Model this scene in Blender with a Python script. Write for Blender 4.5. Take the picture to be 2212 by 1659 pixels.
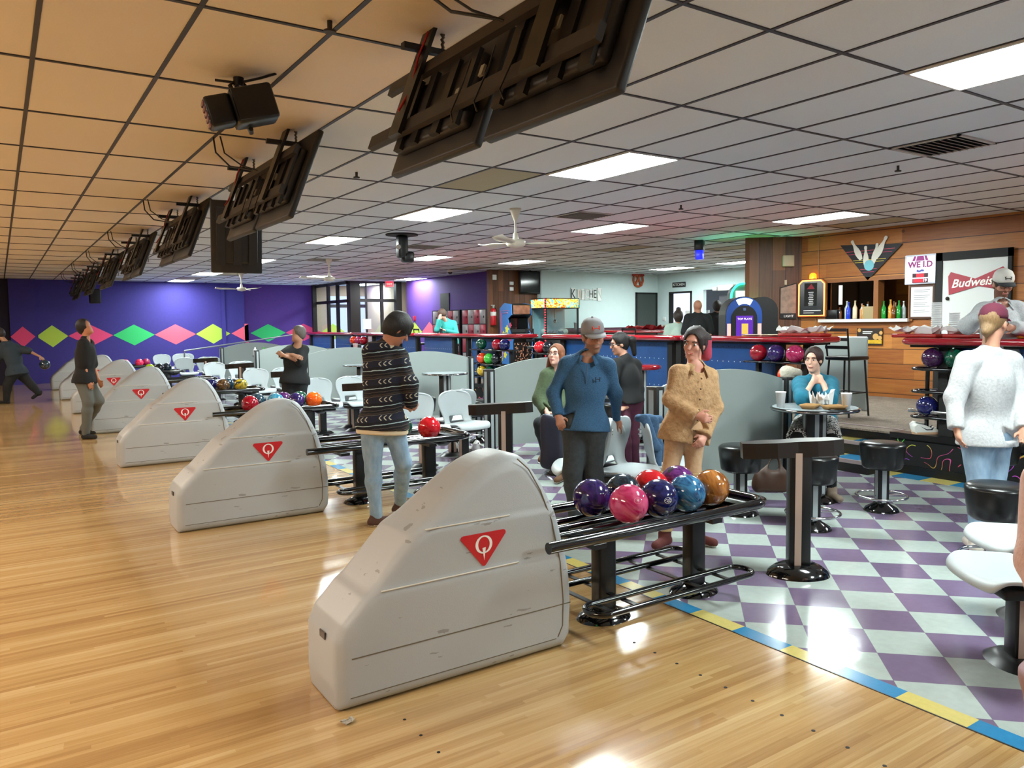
import bpy, bmesh, math, random
import numpy as np
from mathutils import Matrix, Vector
random.seed(7)
R = math.radians
sc = bpy.context.scene
for o in list(bpy.data.objects):
    bpy.data.objects.remove(o)

# ------------------------------------------------------------------ camera, world, exposure
F, YAW, PITCH, ROLL, CH = 1682.877, 0.6001, 0.0693, -0.0104, 1.6402
_cy, _sy = math.cos(YAW), math.sin(YAW)
FW = np.array([_sy*math.cos(PITCH), _cy*math.cos(PITCH), -math.sin(PITCH)])
_r = np.array([_cy, -_sy, 0.0]); _u = np.cross(_r, FW)
RT = math.cos(ROLL)*_r + math.sin(ROLL)*_u
UP = -math.sin(ROLL)*_r + math.cos(ROLL)*_u
CX, CYP = 1106+44.6442, 829.5-13.7771
C0 = np.array([0, 0, CH])
cam = bpy.data.cameras.new('camera'); co = bpy.data.objects.new('camera', cam); sc.collection.objects.link(co)
cam.lens = 36*F/2212; cam.sensor_width = 36; cam.sensor_fit = 'HORIZONTAL'
cam.shift_x = -44.6442/2212; cam.shift_y = -13.7771/2212; cam.clip_end = 200
Mc = Matrix(((RT[0], UP[0], -FW[0], 0), (RT[1], UP[1], -FW[1], 0), (RT[2], UP[2], -FW[2], CH), (0, 0, 0, 1)))
co.matrix_world = Mc
sc.camera = co
w = bpy.data.worlds.new('world'); sc.world = w; w.use_nodes = True
w.node_tree.nodes['Background'].inputs[0].default_value = (0.62, 0.72, 0.95, 1)
w.node_tree.nodes['Background'].inputs[1].default_value = 1.3
sc.view_settings.view_transform = 'Standard'; sc.view_settings.look = 'None'
sc.view_settings.gamma = 1; sc.view_settings.use_curve_mapping = False
sc.view_settings.exposure = 0.5
LAMP = 52.0       # strength of a ceiling light panel
sc.cycles.max_bounces = 7; sc.cycles.diffuse_bounces = 3; sc.cycles.glossy_bounces = 3
sc.cycles.transmission_bounces = 5; sc.cycles.caustics_reflective = False; sc.cycles.caustics_refractive = False
sc.cycles.sample_clamp_indirect = 4

# a point of the place seen at a pixel of the photograph, at a known height / wall / distance
def ray(x, y): return FW + RT*(x-CX)/F - UP*(y-CYP)/F
def atz(x, y, z=0):
    d = ray(x, y); return C0 + (z-CH)/d[2]*d
def aty(x, y, Y):
    d = ray(x, y); return C0 + Y/d[1]*d
def atx(x, y, X):
    d = ray(x, y); return C0 + X/d[0]*d
def atd(x, y, D): return C0 + ray(x, y)*D
def depth(P): return float((np.array(P, float)-C0) @ FW)
TOW = np.array([-_sy, -_cy, 0.0]); RGT = np.array([_cy, -_sy, 0.0])
def head_dir(a):      # horizontal direction: 0 towards the viewer, +90 to the right of the picture
    a = R(a); return TOW*math.cos(a) + RGT*math.sin(a)

# ------------------------------------------------------------------ mesh helpers
class MB:
    def __init__(s): s.v = []; s.f = []; s.m = []; s.s = []
    def add(s, vs, fs, mi=0, sm=False, M=None):
        b = len(s.v)
        if M is not None: vs = [tuple(M @ Vector(q)) for q in vs]
        s.v += [tuple(map(float, q)) for q in vs]
        for i, f in enumerate(fs):
            s.f.append([b+j for j in f]); s.m.append(mi); s.s.append(sm if isinstance(sm, bool) else sm[i])
        return s
    def box(s, c, d, mi=0, M=None, rz=0):
        x, y, z = d[0]/2, d[1]/2, d[2]/2
        vs = [(-x,-y,-z),(x,-y,-z),(x,y,-z),(-x,y,-z),(-x,-y,z),(x,-y,z),(x,y,z),(-x,y,z)]
        T = Matrix.Translation(c) @ Matrix.Rotation(rz, 4, 'Z')
        if M is not None: T = M @ T
        return s.add(vs, [(3,2,1,0),(4,5,6,7),(0,1,5,4),(1,2,6,5),(2,3,7,6),(3,0,4,7)], mi, False, T)
    def bx(s, x0, x1, y0, y1, z0, z1, mi=0, M=None):
        return s.box(((x0+x1)/2, (y0+y1)/2, (z0+z1)/2), (abs(x1-x0), abs(y1-y0), abs(z1-z0)), mi, M)
    def rbox(s, c, d, r=.01, seg=2, mi=0, M=None, rz=0):
        bm = bmesh.new(); bmesh.ops.create_cube(bm, size=1)
        for q in bm.verts: q.co = Vector((q.co.x*d[0], q.co.y*d[1], q.co.z*d[2]))
        bmesh.ops.bevel(bm, geom=list(bm.edges), offset=min(r, min(d)*.49), segments=seg, affect='EDGES', profile=.5)
        bm.verts.ensure_lookup_table()
        T = Matrix.Translation(c) @ Matrix.Rotation(rz, 4, 'Z')
        if M is not None: T = M @ T
        s.add([q.co[:] for q in bm.verts], [[q.index for q in f.verts] for f in bm.faces], mi, True, T)
        bm.free(); return s
    def cyl(s, a, b, r0, r1=None, n=20, mi=0, caps=True, M=None):
        r1 = r0 if r1 is None else r1
        a = Vector(a); b = Vector(b); d = (b-a).normalized()
        x = d.orthogonal().normalized(); y = d.cross(x)
        A = []; B = []
        for i in range(n):
            t = 2*math.pi*i/n; e = x*math.cos(t)+y*math.sin(t)
            A.append(a+e*r0); B.append(b+e*r1)
        s.add(A+B, [(i, (i+1) % n, n+(i+1) % n, n+i) for i in range(n)], mi, True, M)
        if caps:
            s.add(A, [list(range(n))[::-1]], mi, False, M); s.add(B, [list(range(n))], mi, False, M)
        return s
    def tube(s, pts, r, n=10, mi=0, closed=False, caps=True, M=None, sc2=1.0):
        P = [Vector(q) for q in pts]; N = len(P); rs = r if isinstance(r, (list, tuple)) else [r]*N
        rings = []; prev = None
        for i in range(N):
            if closed: t = P[(i+1) % N]-P[i-1]
            else: t = P[min(i+1, N-1)]-P[max(i-1, 0)]
            t.normalize()
            if prev is None: x = t.orthogonal().normalized()
            else:
                x = prev - t*prev.dot(t)
                x = x.normalized() if x.length > 1e-6 else t.orthogonal().normalized()
            prev = x; y = t.cross(x)
            rings.append([P[i]+(x*math.cos(2*math.pi*k/n)+y*math.sin(2*math.pi*k/n)*sc2)*rs[i] for k in range(n)])
        vs = [q for g in rings for q in g]; fs = []
        for i in range(N if closed else N-1):
            j = (i+1) % N
            for k in range(n): fs.append((i*n+k, i*n+(k+1) % n, j*n+(k+1) % n, j*n+k))
        s.add(vs, fs, mi, True, M)
        if caps and not closed:
            s.add(rings[0], [list(range(n))[::-1]], mi, False, M); s.add(rings[-1], [list(range(n))], mi, False, M)
        return s
    def lathe(s, prof, c=(0, 0, 0), n=28, mi=0, M=None, sx=1, sy=1):
        vs = []; fs = []
        for r_, z in prof:
            for k in range(n): vs.append((c[0]+sx*r_*math.cos(2*math.pi*k/n), c[1]+sy*r_*math.sin(2*math.pi*k/n), c[2]+z))
        for i in range(len(prof)-1):
            for k in range(n): fs.append((i*n+k, i*n+(k+1) % n, (i+1)*n+(k+1) % n, (i+1)*n+k))
        return s.add(vs, fs, mi, True, M)
    def sph(s, c, r, n=20, mi=0, M=None, k=(1, 1, 1)):
        prof = [(r*math.sin(math.pi*i/(n//2)), -r*math.cos(math.pi*i/(n//2))) for i in range(n//2+1)]
        prof[0] = (1e-5, -r); prof[-1] = (1e-5, r)
        T = Matrix.Translation(c) @ Matrix.Diagonal((*k, 1))
        return s.lathe(prof, n=n, mi=mi, M=T if M is None else M @ T)
    def prism(s, poly, h0, h1, mi=0, M=None, sm=False, mside=None):      # polygon in xy, from z=h0 to h1
        n = len(poly); a = [(x, y, h0) for x, y in poly]; b = [(x, y, h1) for x, y in poly]
        s.add(a, [list(range(n))[::-1]], mi, False, M); s.add(b, [list(range(n))], mi, False, M)
        s.add(a+b, [(i, (i+1) % n, n+(i+1) % n, n+i) for i in range(n)], mi if mside is None else mside, sm, M)
        return s
    def build(s, name, mats, parent=None, loc=None):
        me = bpy.data.meshes.new(name); me.from_pydata(s.v, [], s.f)
        mats = mats if isinstance(mats, (list, tuple)) else [mats]
        for m_ in mats: me.materials.append(m_)
        me.polygons.foreach_set('material_index', s.m); me.polygons.foreach_set('use_smooth', s.s)
        me.update(); o = bpy.data.objects.new(name, me); sc.collection.objects.link(o)
        if parent is not None: o.parent = parent
        if loc is not None: o.location = loc
        return o
def tag(o, label=None, cat=None, group=None, kind=None):
    if label: o['label'] = label
    if cat: o['category'] = cat
    if group: o['group'] = group
    if kind: o['kind'] = kind
    return o
def thing(name, label, cat, loc=(0, 0, 0), rz=0, group=None):
    o = bpy.data.objects.new(name, None); sc.collection.objects.link(o)
    o.location = loc; o.rotation_euler = (0, 0, rz); o.empty_display_size = .1
    return tag(o, label, cat, group)
KIDS = {}
def dup(root, loc, rz, label, group=None):
    c = root.copy(); sc.collection.objects.link(c); c.location = loc; c.rotation_euler = (0, 0, rz); c['label'] = label
    if group: c['group'] = group
    for ch in list(root.children):
        d = ch.copy(); sc.collection.objects.link(d); d.parent = c
        for g in list(ch.children):
            e = g.copy(); sc.collection.objects.link(e); e.parent = d
    return c
def struct(o): o['kind'] = 'structure'; return o
def arc(cx, cy, r, a0, a1, n): return [(cx+r*math.cos(R(a0+(a1-a0)*i/n)), cy+r*math.sin(R(a0+(a1-a0)*i/n))) for i in range(n+1)]
def rrect(x0, x1, y0, y1, r, n=5):
    return arc(x1-r, y0+r, r, -90, 0, n)+arc(x1-r, y1-r, r, 0, 90, n)+arc(x0+r, y1-r, r, 90, 180, n)+arc(x0+r, y0+r, r, 180, 270, n)
def frame_of(o, x, y):      # matrix with given origin, x axis, y axis
    x = Vector(x).normalized(); y = Vector(y); y = (y-x*y.dot(x)).normalized(); z = x.cross(y)
    return Matrix(((x.x, y.x, z.x, o[0]), (x.y, y.y, z.y, o[1]), (x.z, y.z, z.z, o[2]), (0, 0, 0, 1)))
def text(s, size, mat, M, name='lettering', parent=None, ext=.002, align='CENTER', shear=0, sx=1, bold=0):
    cu = bpy.data.curves.new(name, 'FONT'); cu.body = s; cu.size = size; cu.extrude = ext; cu.align_x = align; cu.align_y = 'CENTER'
    cu.shear = shear; cu.offset = bold; cu.resolution_u = 2
    o = bpy.data.objects.new(name, cu); sc.collection.objects.link(o); cu.materials.append(mat)
    me = bpy.data.meshes.new_from_object(o); bpy.data.objects.remove(o); bpy.data.curves.remove(cu)
    o = bpy.data.objects.new(name, me); sc.collection.objects.link(o)
    if not me.materials: me.materials.append(mat)
    if parent is not None: o.parent = parent
    o.matrix_local = M @ Matrix.Diagonal((sx, 1, 1, 1))
    return o

# ------------------------------------------------------------------ materials
MATS = {}
def srgb(c):
    if isinstance(c, str):
        c = [int(c[i:i+2], 16)/255 for i in (0, 2, 4)]
    return tuple(x/12.92 if x <= .04045 else ((x+.055)/1.055)**2.4 for x in c)+(1,)
class NT:
    def __init__(s, name):
        s.m = bpy.data.materials.new(name); s.m.use_nodes = True; s.t = s.m.node_tree
        s.b = s.t.nodes['Principled BSDF']
    def n(s, typ, **kw):
        q = s.t.nodes.new(typ)
        for k, v in kw.items():
            if k.startswith('i_'):
                key = k[2:]; key = int(key) if key.isdigit() else key.replace('_', ' ')
                if hasattr(v, 'is_output') or isinstance(v, bpy.types.NodeSocket): s.t.links.new(v, q.inputs[key])
                else: q.inputs[key].default_value = v
            else: setattr(q, k, v)
        return q
    def math(s, op, a, b=None, c=None):
        q = s.t.nodes.new('ShaderNodeMath'); q.operation = op
        for i, v in enumerate((a, b, c)):
            if v is None: continue
            if isinstance(v, bpy.types.NodeSocket): s.t.links.new(v, q.inputs[i])
            else: q.inputs[i].default_value = v
        return q.outputs[0]
    def mix(s, fac, a, b):
        q = s.t.nodes.new('ShaderNodeMix'); q.data_type = 'RGBA'
        for i, v in ((0, fac), (6, a), (7, b)):
            if isinstance(v, bpy.types.NodeSocket): s.t.links.new(v, q.inputs[i])
            else: q.inputs[i].default_value = v
        return q.outputs[2]
    def xyz(s, which='Object'):
        tc = s.n('ShaderNodeTexCoord'); sp = s.n('ShaderNodeSeparateXYZ', i_0=tc.outputs[which])
        return tc.outputs[which], sp.outputs[0], sp.outputs[1], sp.outputs[2]
    def set(s, k, v):
        if isinstance(v, bpy.types.NodeSocket): s.t.links.new(v, s.b.inputs[k])
        else: s.b.inputs[k].default_value = v
    def bump(s, h, st=.3, d=.01):
        q = s.n('ShaderNodeBump', i_Height=h); q.inputs['Strength'].default_value = st; q.inputs['Distance'].default_value = d
        s.t.links.new(q.outputs[0], s.b.inputs['Normal'])
def mat(name, col, rough=.5, metal=0, var=0, vs=8, bump=0, bs=60, emit=0, coat=0, spec=None, alpha=1, trans=0):
    if name in MATS: return MATS[name]
    t = NT(name); c = srgb(col); t.set('Base Color', c); t.set('Roughness', rough); t.set('Metallic', metal)
    if var:
        co_ = t.n('ShaderNodeTexCoord').outputs['Object']
        nz = t.n('ShaderNodeTexNoise', i_Vector=co_, i_Scale=vs, i_Detail=4.0)
        k = t.math('MULTIPLY_ADD', nz.outputs[0], var*2, 1-var)
        hs = t.n('ShaderNodeHueSaturation', i_Color=c, i_Value=k); t.set('Base Color', hs.outputs[0])
    if bump:
        co_ = t.n('ShaderNodeTexCoord').outputs['Object']
        nz = t.n('ShaderNodeTexNoise', i_Vector=co_, i_Scale=bs, i_Detail=3.0); t.bump(nz.outputs[0], bump, .004)
    if emit: t.set('Emission Color', c); t.set('Emission Strength', emit)
    if coat: t.set('Coat Weight', coat); t.set('Coat Roughness', .05)
    if spec is not None: t.set('Specular IOR Level', spec)
    if trans: t.set('Transmission Weight', trans)
    MATS[name] = t.m; return t.m
def emis(name, col, st):
    if name in MATS: return MATS[name]
    t = NT(name); t.set('Base Color', (0, 0, 0, 1)); t.set('Emission Color', srgb(col)); t.set('Emission Strength', st); t.set('Roughness', .3)
    MATS[name] = t.m; return t.m
def glass(name, col='e8f4f4', al=.12):
    if name in MATS: return MATS[name]
    t = NT(name); tr = t.n('ShaderNodeBsdfTransparent', i_Color=srgb(col)); gl = t.n('ShaderNodeBsdfGlossy', i_Roughness=.03)
    mx = t.n('ShaderNodeMixShader', i_0=al, i_1=tr.outputs[0], i_2=gl.outputs[0])
    t.t.links.new(mx.outputs[0], t.t.nodes['Material Output'].inputs[0]); MATS[name] = t.m; return t.m
BLACK = mat('black_satin', '0b0b0c', .35, var=.1)
BLACKG = mat('black_gloss_metal', '070708', .12, coat=.6)
BLACKM = mat('black_matte', '0d0c0c', .7)
CHROME = mat('chrome', 'd8dadc', .12, 1)
WHITE = mat('white_plastic', 'e8e8e6', .45)
PAPER = mat('white_paper', 'f2f0ee', .8)
FOAM = mat('white_foam', 'f4f5f6', .6)
# ------------------------------------------------------------------ the room
H = 3.1; PF = 0.42            # ceiling height, height of the raised concourse
YF = 27.5                     # far wall
XC = 7.95                     # edge of the concourse
# floor materials
def m_lane():
    t = NT('lane_wood'); v, x, y, z = t.xyz()
    yy = t.math('DIVIDE', y, .0275); row = t.math('FLOOR', yy)
    wn = t.n('ShaderNodeTexWhiteNoise', noise_dimensions='1D', i_W=row)
    # wider bands of tone plus a tone per board
    off = t.math('MULTIPLY', wn.outputs[0], 7.3)
    seg = t.math('FLOOR', t.math('ADD', t.math('DIVIDE', x, 1.3), off))
    cmb = t.n('ShaderNodeCombineXYZ', i_0=row, i_1=seg)
    wn2 = t.n('ShaderNodeTexWhiteNoise', noise_dimensions='2D', i_Vector=cmb.outputs[0])
    row3 = t.math('FLOOR', t.math('DIVIDE', y, .082)); wn3 = t.n('ShaderNodeTexWhiteNoise', noise_dimensions='1D', i_W=row3)
    st = t.n('ShaderNodeMapping', i_Vector=v); st.inputs['Scale'].default_value = (1.6, 38, 1)
    nz = t.n('ShaderNodeTexNoise', i_Vector=st.outputs[0], i_Scale=2.0, i_Detail=5.0)
    k = t.math('ADD', t.math('MULTIPLY', wn2.outputs[0], .3), t.math('ADD', t.math('MULTIPLY', wn3.outputs[0], .3), t.math('MULTIPLY', nz.outputs[0], .42)))
    cr = t.n('ShaderNodeValToRGB', i_Fac=k)
    cr.color_ramp.elements[0].position = .2; cr.color_ramp.elements[0].color = srgb('9d764a')
    cr.color_ramp.elements[1].position = .85; cr.color_ramp.elements[1].color = srgb('cdb081')
    e = cr.color_ramp.elements.new(.52); e.color = srgb('b89360')
    fr = t.math('FRACT', yy); gap = t.math('LESS_THAN', fr, .035)
    t.set('Base Color', t.mix(t.math('MULTIPLY', gap, .25), cr.outputs[0], srgb('7a4a22')))
    nr = t.n('ShaderNodeTexNoise', i_Vector=v, i_Scale=1.7, i_Detail=3.0)
    t.set('Roughness', t.math('MULTIPLY_ADD', nr.outputs[0], .10, .07)); t.set('Coat Weight', .35); t.set('Coat Roughness', .07)
    t.set('Specular IOR Level', .55)
    nb = t.n('ShaderNodeTexNoise', i_Vector=v, i_Scale=5.0, i_Detail=2.0); t.bump(nb.outputs[0], .12, .004)
    return t.m
def m_tile():
    t = NT('checker_tile'); v, x, y, z = t.xyz()
    a = -0.7899; ox, oy = 4.3756, 3.4267; T = .3048
    dx = t.math('SUBTRACT', x, ox); dy = t.math('SUBTRACT', y, oy)
    ci = (math.cos(a), math.sin(a)); cj = (ci[1], -ci[0])
    u = t.math('DIVIDE', t.math('ADD', t.math('MULTIPLY', dx, ci[0]), t.math('MULTIPLY', dy, ci[1])), T)
    w_ = t.math('DIVIDE', t.math('ADD', t.math('MULTIPLY', dx, cj[0]), t.math('MULTIPLY', dy, cj[1])), T)
    fu = t.math('FLOOR', u); fw_ = t.math('FLOOR', w_)
    par = t.math('FLOORED_MODULO', t.math('ADD', fu, fw_), 2)
    nz = t.n('ShaderNodeTexNoise', i_Vector=v, i_Scale=22.0, i_Detail=5.0)
    nl = t.n('ShaderNodeTexNoise', i_Vector=v, i_Scale=1.6, i_Detail=2.0)
    cmb = t.n('ShaderNodeCombineXYZ', i_0=fu, i_1=fw_); wn = t.n('ShaderNodeTexWhiteNoise', noise_dimensions='2D', i_Vector=cmb.outputs[0])
    base = t.mix(par, srgb('71617c'), srgb('a8b2ad'))
    k = t.math('ADD', t.math('MULTIPLY', nz.outputs[0], .22), t.math('ADD', t.math('MULTIPLY', wn.outputs[0], .1), t.math('MULTIPLY_ADD', nl.outputs[0], .2, .74)))
    hs = t.n('ShaderNodeHueSaturation', i_Color=base, i_Value=k)
    eu = t.math('MINIMUM', t.math('FRACT', u), t.math('SUBTRACT', 1, t.math('FRACT', u)))
    ew = t.math('MINIMUM', t.math('FRACT', w_), t.math('SUBTRACT', 1, t.math('FRACT', w_)))
    g = t.math('LESS_THAN', t.math('MINIMUM', eu, ew), .006)
    t.set('Base Color', t.mix(t.math('MULTIPLY', g, .4), hs.outputs[0], srgb('5c5566')))
    t.set('Roughness', t.math('MULTIPLY_ADD', nl.outputs[0], .16, .06)); t.set('Specular IOR Level', .6)
    nb = t.n('ShaderNodeTexNoise', i_Vector=v, i_Scale=9.0, i_Detail=4.0); t.bump(nb.outputs[0], .2, .004)
    return t.m
def m_strip():      # alternating yellow and blue tiles, one foot long
    t = NT('strip_tile'); v, x, y, z = t.xyz()
    par = t.math('FLOORED_MODULO', t.math('FLOOR', t.math('DIVIDE', t.math('SUBTRACT', y, -.003), .3048)), 2)
    nz = t.n('ShaderNodeTexNoise', i_Vector=v, i_Scale=40.0, i_Detail=4.0)
    hs = t.n('ShaderNodeHueSaturation', i_Color=t.mix(par, srgb('2f7fae'), srgb('cdbd6e')), i_Value=t.math('MULTIPLY_ADD', nz.outputs[0], .25, .87))
    t.set('Base Color', hs.outputs[0]); t.set('Roughness', .2); return t.m
def m_carpet():
    t = NT('concourse_carpet'); v, x, y, z = t.xyz()
    nz = t.n('ShaderNodeTexNoise', i_Vector=v, i_Scale=60.0, i_Detail=6.0); n2 = t.n('ShaderNodeTexNoise', i_Vector=v, i_Scale=7.0, i_Detail=3.0)
    k = t.math('ADD', t.math('MULTIPLY', nz.outputs[0], .7), t.math('MULTIPLY', n2.outputs[0], .35))
    cr = t.n('ShaderNodeValToRGB', i_Fac=k); cr.color_ramp.elements[0].position = .3; cr.color_ramp.elements[0].color = srgb('4a4038')
    cr.color_ramp.elements[1].position = .75; cr.color_ramp.elements[1].color = srgb('8b7c6e')
    t.set('Base Color', cr.outputs[0]); t.set('Roughness', .95); t.bump(nz.outputs[0], .5, .01); return t.m
def m_squiggle():   # black carpet with thin neon squiggles
    t = NT('squiggle_carpet'); v, x, y, z = t.xyz()
    vm = t.n('ShaderNodeTexNoise', i_Vector=v, i_Scale=3.2, i_Detail=1.0)
    d = t.math('ABSOLUTE', t.math('SUBTRACT', t.math('FRACT', t.math('MULTIPLY', vm.outputs[0], 7)), .5))
    ln = t.math('LESS_THAN', d, .04)
    mk = t.n('ShaderNodeTexNoise', i_Vector=v, i_Scale=5.0, i_Detail=0.0); on = t.math('GREATER_THAN', mk.outputs[0], .44)
    hc = t.n('ShaderNodeTexNoise', i_Vector=v, i_Scale=2.3, i_Detail=0.0)
    hue = t.n('ShaderNodeHueSaturation', i_Color=srgb('c04a50'), i_Hue=t.math('MULTIPLY_ADD', hc.outputs[0], 1.6, -.2))
    t.set('Base Color', t.mix(t.math('MULTIPLY', ln, on), srgb('070709'), hue.outputs[0])); t.set('Roughness', .9); return t.m
def m_ceil():
    t = NT('ceiling_tile'); v, x, y, z = t.xyz()
    ti = t.math('FLOOR', t.math('DIVIDE', t.math('SUBTRACT', x, .224), .6096)); tj = t.math('FLOOR', t.math('DIVIDE', t.math('SUBTRACT', y, .2), 1.2192))
    cmb = t.n('ShaderNodeCombineXYZ', i_0=ti, i_1=tj); wn = t.n('ShaderNodeTexWhiteNoise', noise_dimensions='2D', i_Vector=cmb.outputs[0])
    old = t.math('GREATER_THAN', wn.outputs[0], .965)
    lane = t.math('LESS_THAN', x, 2.053)
    base = t.mix(lane, srgb('e0eaef'), srgb('e4dccf'))
    base = t.mix(t.math('MULTIPLY', old, t.math('SUBTRACT', 1, lane)), base, srgb('a59c7c'))
    nz = t.n('ShaderNodeTexNoise', i_Vector=v, i_Scale=90.0, i_Detail=4.0); nl = t.n('ShaderNodeTexNoise', i_Vector=v, i_Scale=.7, i_Detail=3.0)
    k = t.math('ADD', t.math('MULTIPLY', nz.outputs[0], .12), t.math('ADD', t.math('MULTIPLY', wn.outputs[0], .06), t.math('MULTIPLY_ADD', nl.outputs[0], .12, .84)))
    hs = t.n('ShaderNodeHueSaturation', i_Color=base, i_Value=k); t.set('Base Color', hs.outputs[0]); t.set('Roughness', .55)
    t.set('Specular IOR Level', .35); return t.m
def m_wood(name, c0, c1, axis='z', w=.19, rough=.5):
    t = NT(name); v, x, y, z = t.xyz(); a = {'x': x, 'y': y, 'z': z}[axis]
    q = t.math('DIVIDE', a, w); row = t.math('FLOOR', q)
    wn = t.n('ShaderNodeTexWhiteNoise', noise_dimensions='1D', i_W=row)
    along = y if axis == 'z' else z
    seg = t.math('FLOOR', t.math('ADD', t.math('DIVIDE', along, 1.7), t.math('MULTIPLY', wn.outputs[0], 9)))
    cmb = t.n('ShaderNodeCombineXYZ', i_0=row, i_1=seg); wn2 = t.n('ShaderNodeTexWhiteNoise', noise_dimensions='2D', i_Vector=cmb.outputs[0])
    mp = t.n('ShaderNodeMapping', i_Vector=v); mp.inputs['Scale'].default_value = (3, 1.5, 22) if axis == 'z' else (16, 16, 1.2)
    nz = t.n('ShaderNodeTexNoise', i_Vector=mp.outputs[0], i_Scale=1.6, i_Detail=6.0, i_Distortion=.6)
    k = t.math('ADD', t.math('MULTIPLY', wn2.outputs[0], .5), t.math('MULTIPLY', nz.outputs[0], .6))
    cr = t.n('ShaderNodeValToRGB', i_Fac=k); cr.color_ramp.elements[0].position = .25; cr.color_ramp.elements[0].color = srgb(c0)
    cr.color_ramp.elements[1].position = .85; cr.color_ramp.elements[1].color = srgb(c1)
    kn = t.n('ShaderNodeTexVoronoi', i_Vector=v, i_Scale=2.1); dot = t.math('LESS_THAN', kn.outputs[0], .055)
    g = t.math('LESS_THAN', t.math('FRACT', q), .05); dk = t.math('MAXIMUM', t.math('MULTIPLY', dot, .6), t.math('MULTIPLY', g, .85))
    t.set('Base Color', t.mix(dk, cr.outputs[0], srgb('1c0d06'))); t.set('Roughness', rough)
    t.bump(t.math('ADD', t.math('MULTIPLY', g, -1.0), t.math('MULTIPLY', nz.outputs[0], .15)), .6, .012); return t.m
M_LANE = m_lane(); M_TILE = m_tile(); M_STRIP = m_strip(); M_CARPET = m_carpet(); M_SQ = m_squiggle(); M_CEIL = m_ceil()
M_CEDAR = m_wood('cedar_boards', '8a4c1c', 'bb7a38', 'z', .235); M_CEDARV = m_wood('dark_cedar_upright', '4b2814', '7c4a26', 'x', .17)
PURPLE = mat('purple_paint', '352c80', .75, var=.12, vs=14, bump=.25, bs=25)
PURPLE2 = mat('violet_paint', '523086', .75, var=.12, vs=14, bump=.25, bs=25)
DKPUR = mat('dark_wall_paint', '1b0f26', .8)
PALE = mat('pale_blue_paint', 'cfe2e2', .7, var=.04)
TRIMW = mat('step_nosing', '8d7f80', .4, .3)

# floors
f = MB().bx(-16, 3.137, -5, YF, -.1, 0); struct(f.build('floor', M_LANE))
f = MB().bx(3.137, XC, -5, YF, -.1, 0); struct(f.build('floor_tiled', M_TILE))
f = MB().bx(3.139, 3.241, -5, YF, 0, .0015); struct(f.build('trim_1', M_STRIP))
f = MB().bx(3.131, 3.139, -5, YF, 0, .002); struct(f.build('trim_2', BLACK))
f = MB().bx(XC-.26, XC-.005, -5, 4.74, 0, .0015); struct(f.build('trim_3', M_STRIP))
# lane arrows / dots row drilled in the approach
f = MB()
for k in range(26):
    for (X, dY) in ((2.62, 0),):
        Y = 2.93-.1525*k
        f.cyl((X, Y, 0), (X, Y, .0012), .008, n=12)
for k in range(14):
    Y = 2.9-.152*k; f.cyl((1.32, Y, 0), (1.32, Y, .0012), .007, n=12)
tag(f.build('approach_dots', BLACKM), 'rows of small dark dots set in the lane approach boards', 'floor markers', kind='structure')
# platform: top, riser, steps
f = MB().bx(XC+.03, 18.7, -5, 24.6, PF-.02, PF); struct(f.build('floor_concourse', M_CARPET))
f = MB()
f.bx(XC, XC+.03, -5, 4.74, 0, PF-.05, 0); f.bx(XC, XC+.03, 5.95, 24.4, 0, PF-.05, 0)
f.bx(XC-.02, XC+.14, -5, 4.74, PF-.05, PF+.012, 1); f.bx(XC-.02, XC+.14, 5.95, 24.4, PF-.05, PF+.012, 1)
f.bx(XC-.025, XC, -5, 4.74, 0, .09, 1)
struct(f.build('trim_4', [M_SQ, BLACK]))
f = MB()      # two steps up through the gap in the counters
f.bx(XC-.42, XC+.3, 4.74, 5.95, 0, .13, 0); f.bx(XC-.08, XC+.3, 4.74, 5.95, .13, .28, 0)
f.bx(XC-.42, XC-.08, 4.74, 5.95, .13, .134, 1); f.bx(XC-.08, XC+.26, 4.74, 5.95, .28, .284, 1); f.bx(XC+.24, XC+.3, 4.74, 5.95, .28, PF+.002, 0)
for xs, zz in ((XC-.42, .13), (XC-.08, .28), (XC+.25, PF)): f.bx(xs-.012, xs+.03, 4.74, 5.95, zz-.03, zz+.008, 2)
struct(f.build('trim_5', [BLACK, M_STRIP, TRIMW]))
# ceiling with its dark grid
f = MB().bx(-16, 18.7, -5, YF+.8, H, H+.05); struct(f.build('ceiling', M_CEIL))
f = MB()
GX = [.224+.6096*k for k in range(-26, 29)]; GY = [.2+1.2192*k for k in range(-4, 23)]
for x in GX: f.bx(x-.012, x+.012, -5, YF, H-.006, H+.001)
for y in GY: f.bx(-16, 17.4, y-.012, y+.012, H-.0065, H+.001)
struct(f.build('trim_6', mat('ceiling_grid', '2a2830', .5)))
# walls
f = MB().bx(-16, 6.95, YF, YF+.2, 0, H); struct(f.build('wall_far', PURPLE))
f = MB().bx(6.95, 9.5, YF+.35, YF+.55, 0, H); f.bx(6.75, 6.94, YF+.02, YF+.5, 0, H); struct(f.build('wall_far_recess', PURPLE2))
f = MB().bx(.3, .98, YF-.16, YF, 0, H); f.bx(6.2, 6.32, YF-.05, YF, 0, H); struct(f.build('trim_7', PURPLE))
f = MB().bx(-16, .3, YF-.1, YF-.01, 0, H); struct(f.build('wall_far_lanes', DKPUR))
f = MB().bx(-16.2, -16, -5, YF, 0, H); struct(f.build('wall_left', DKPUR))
f = MB().bx(-16, 11.8, -5.2, -5, 0, H); struct(f.build('wall_back', mat('back_wall_paint', '8f8a92', .8)))
f = MB().bx(11.3, 11.42, 18.1, 23.9, 0, H); struct(f.build('wall_concourse', PURPLE2))
f = MB().bx(10.95, 12.5, 18.0, 18.15, 0, H); struct(f.build('wall_panel', M_CEDARV))
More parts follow.
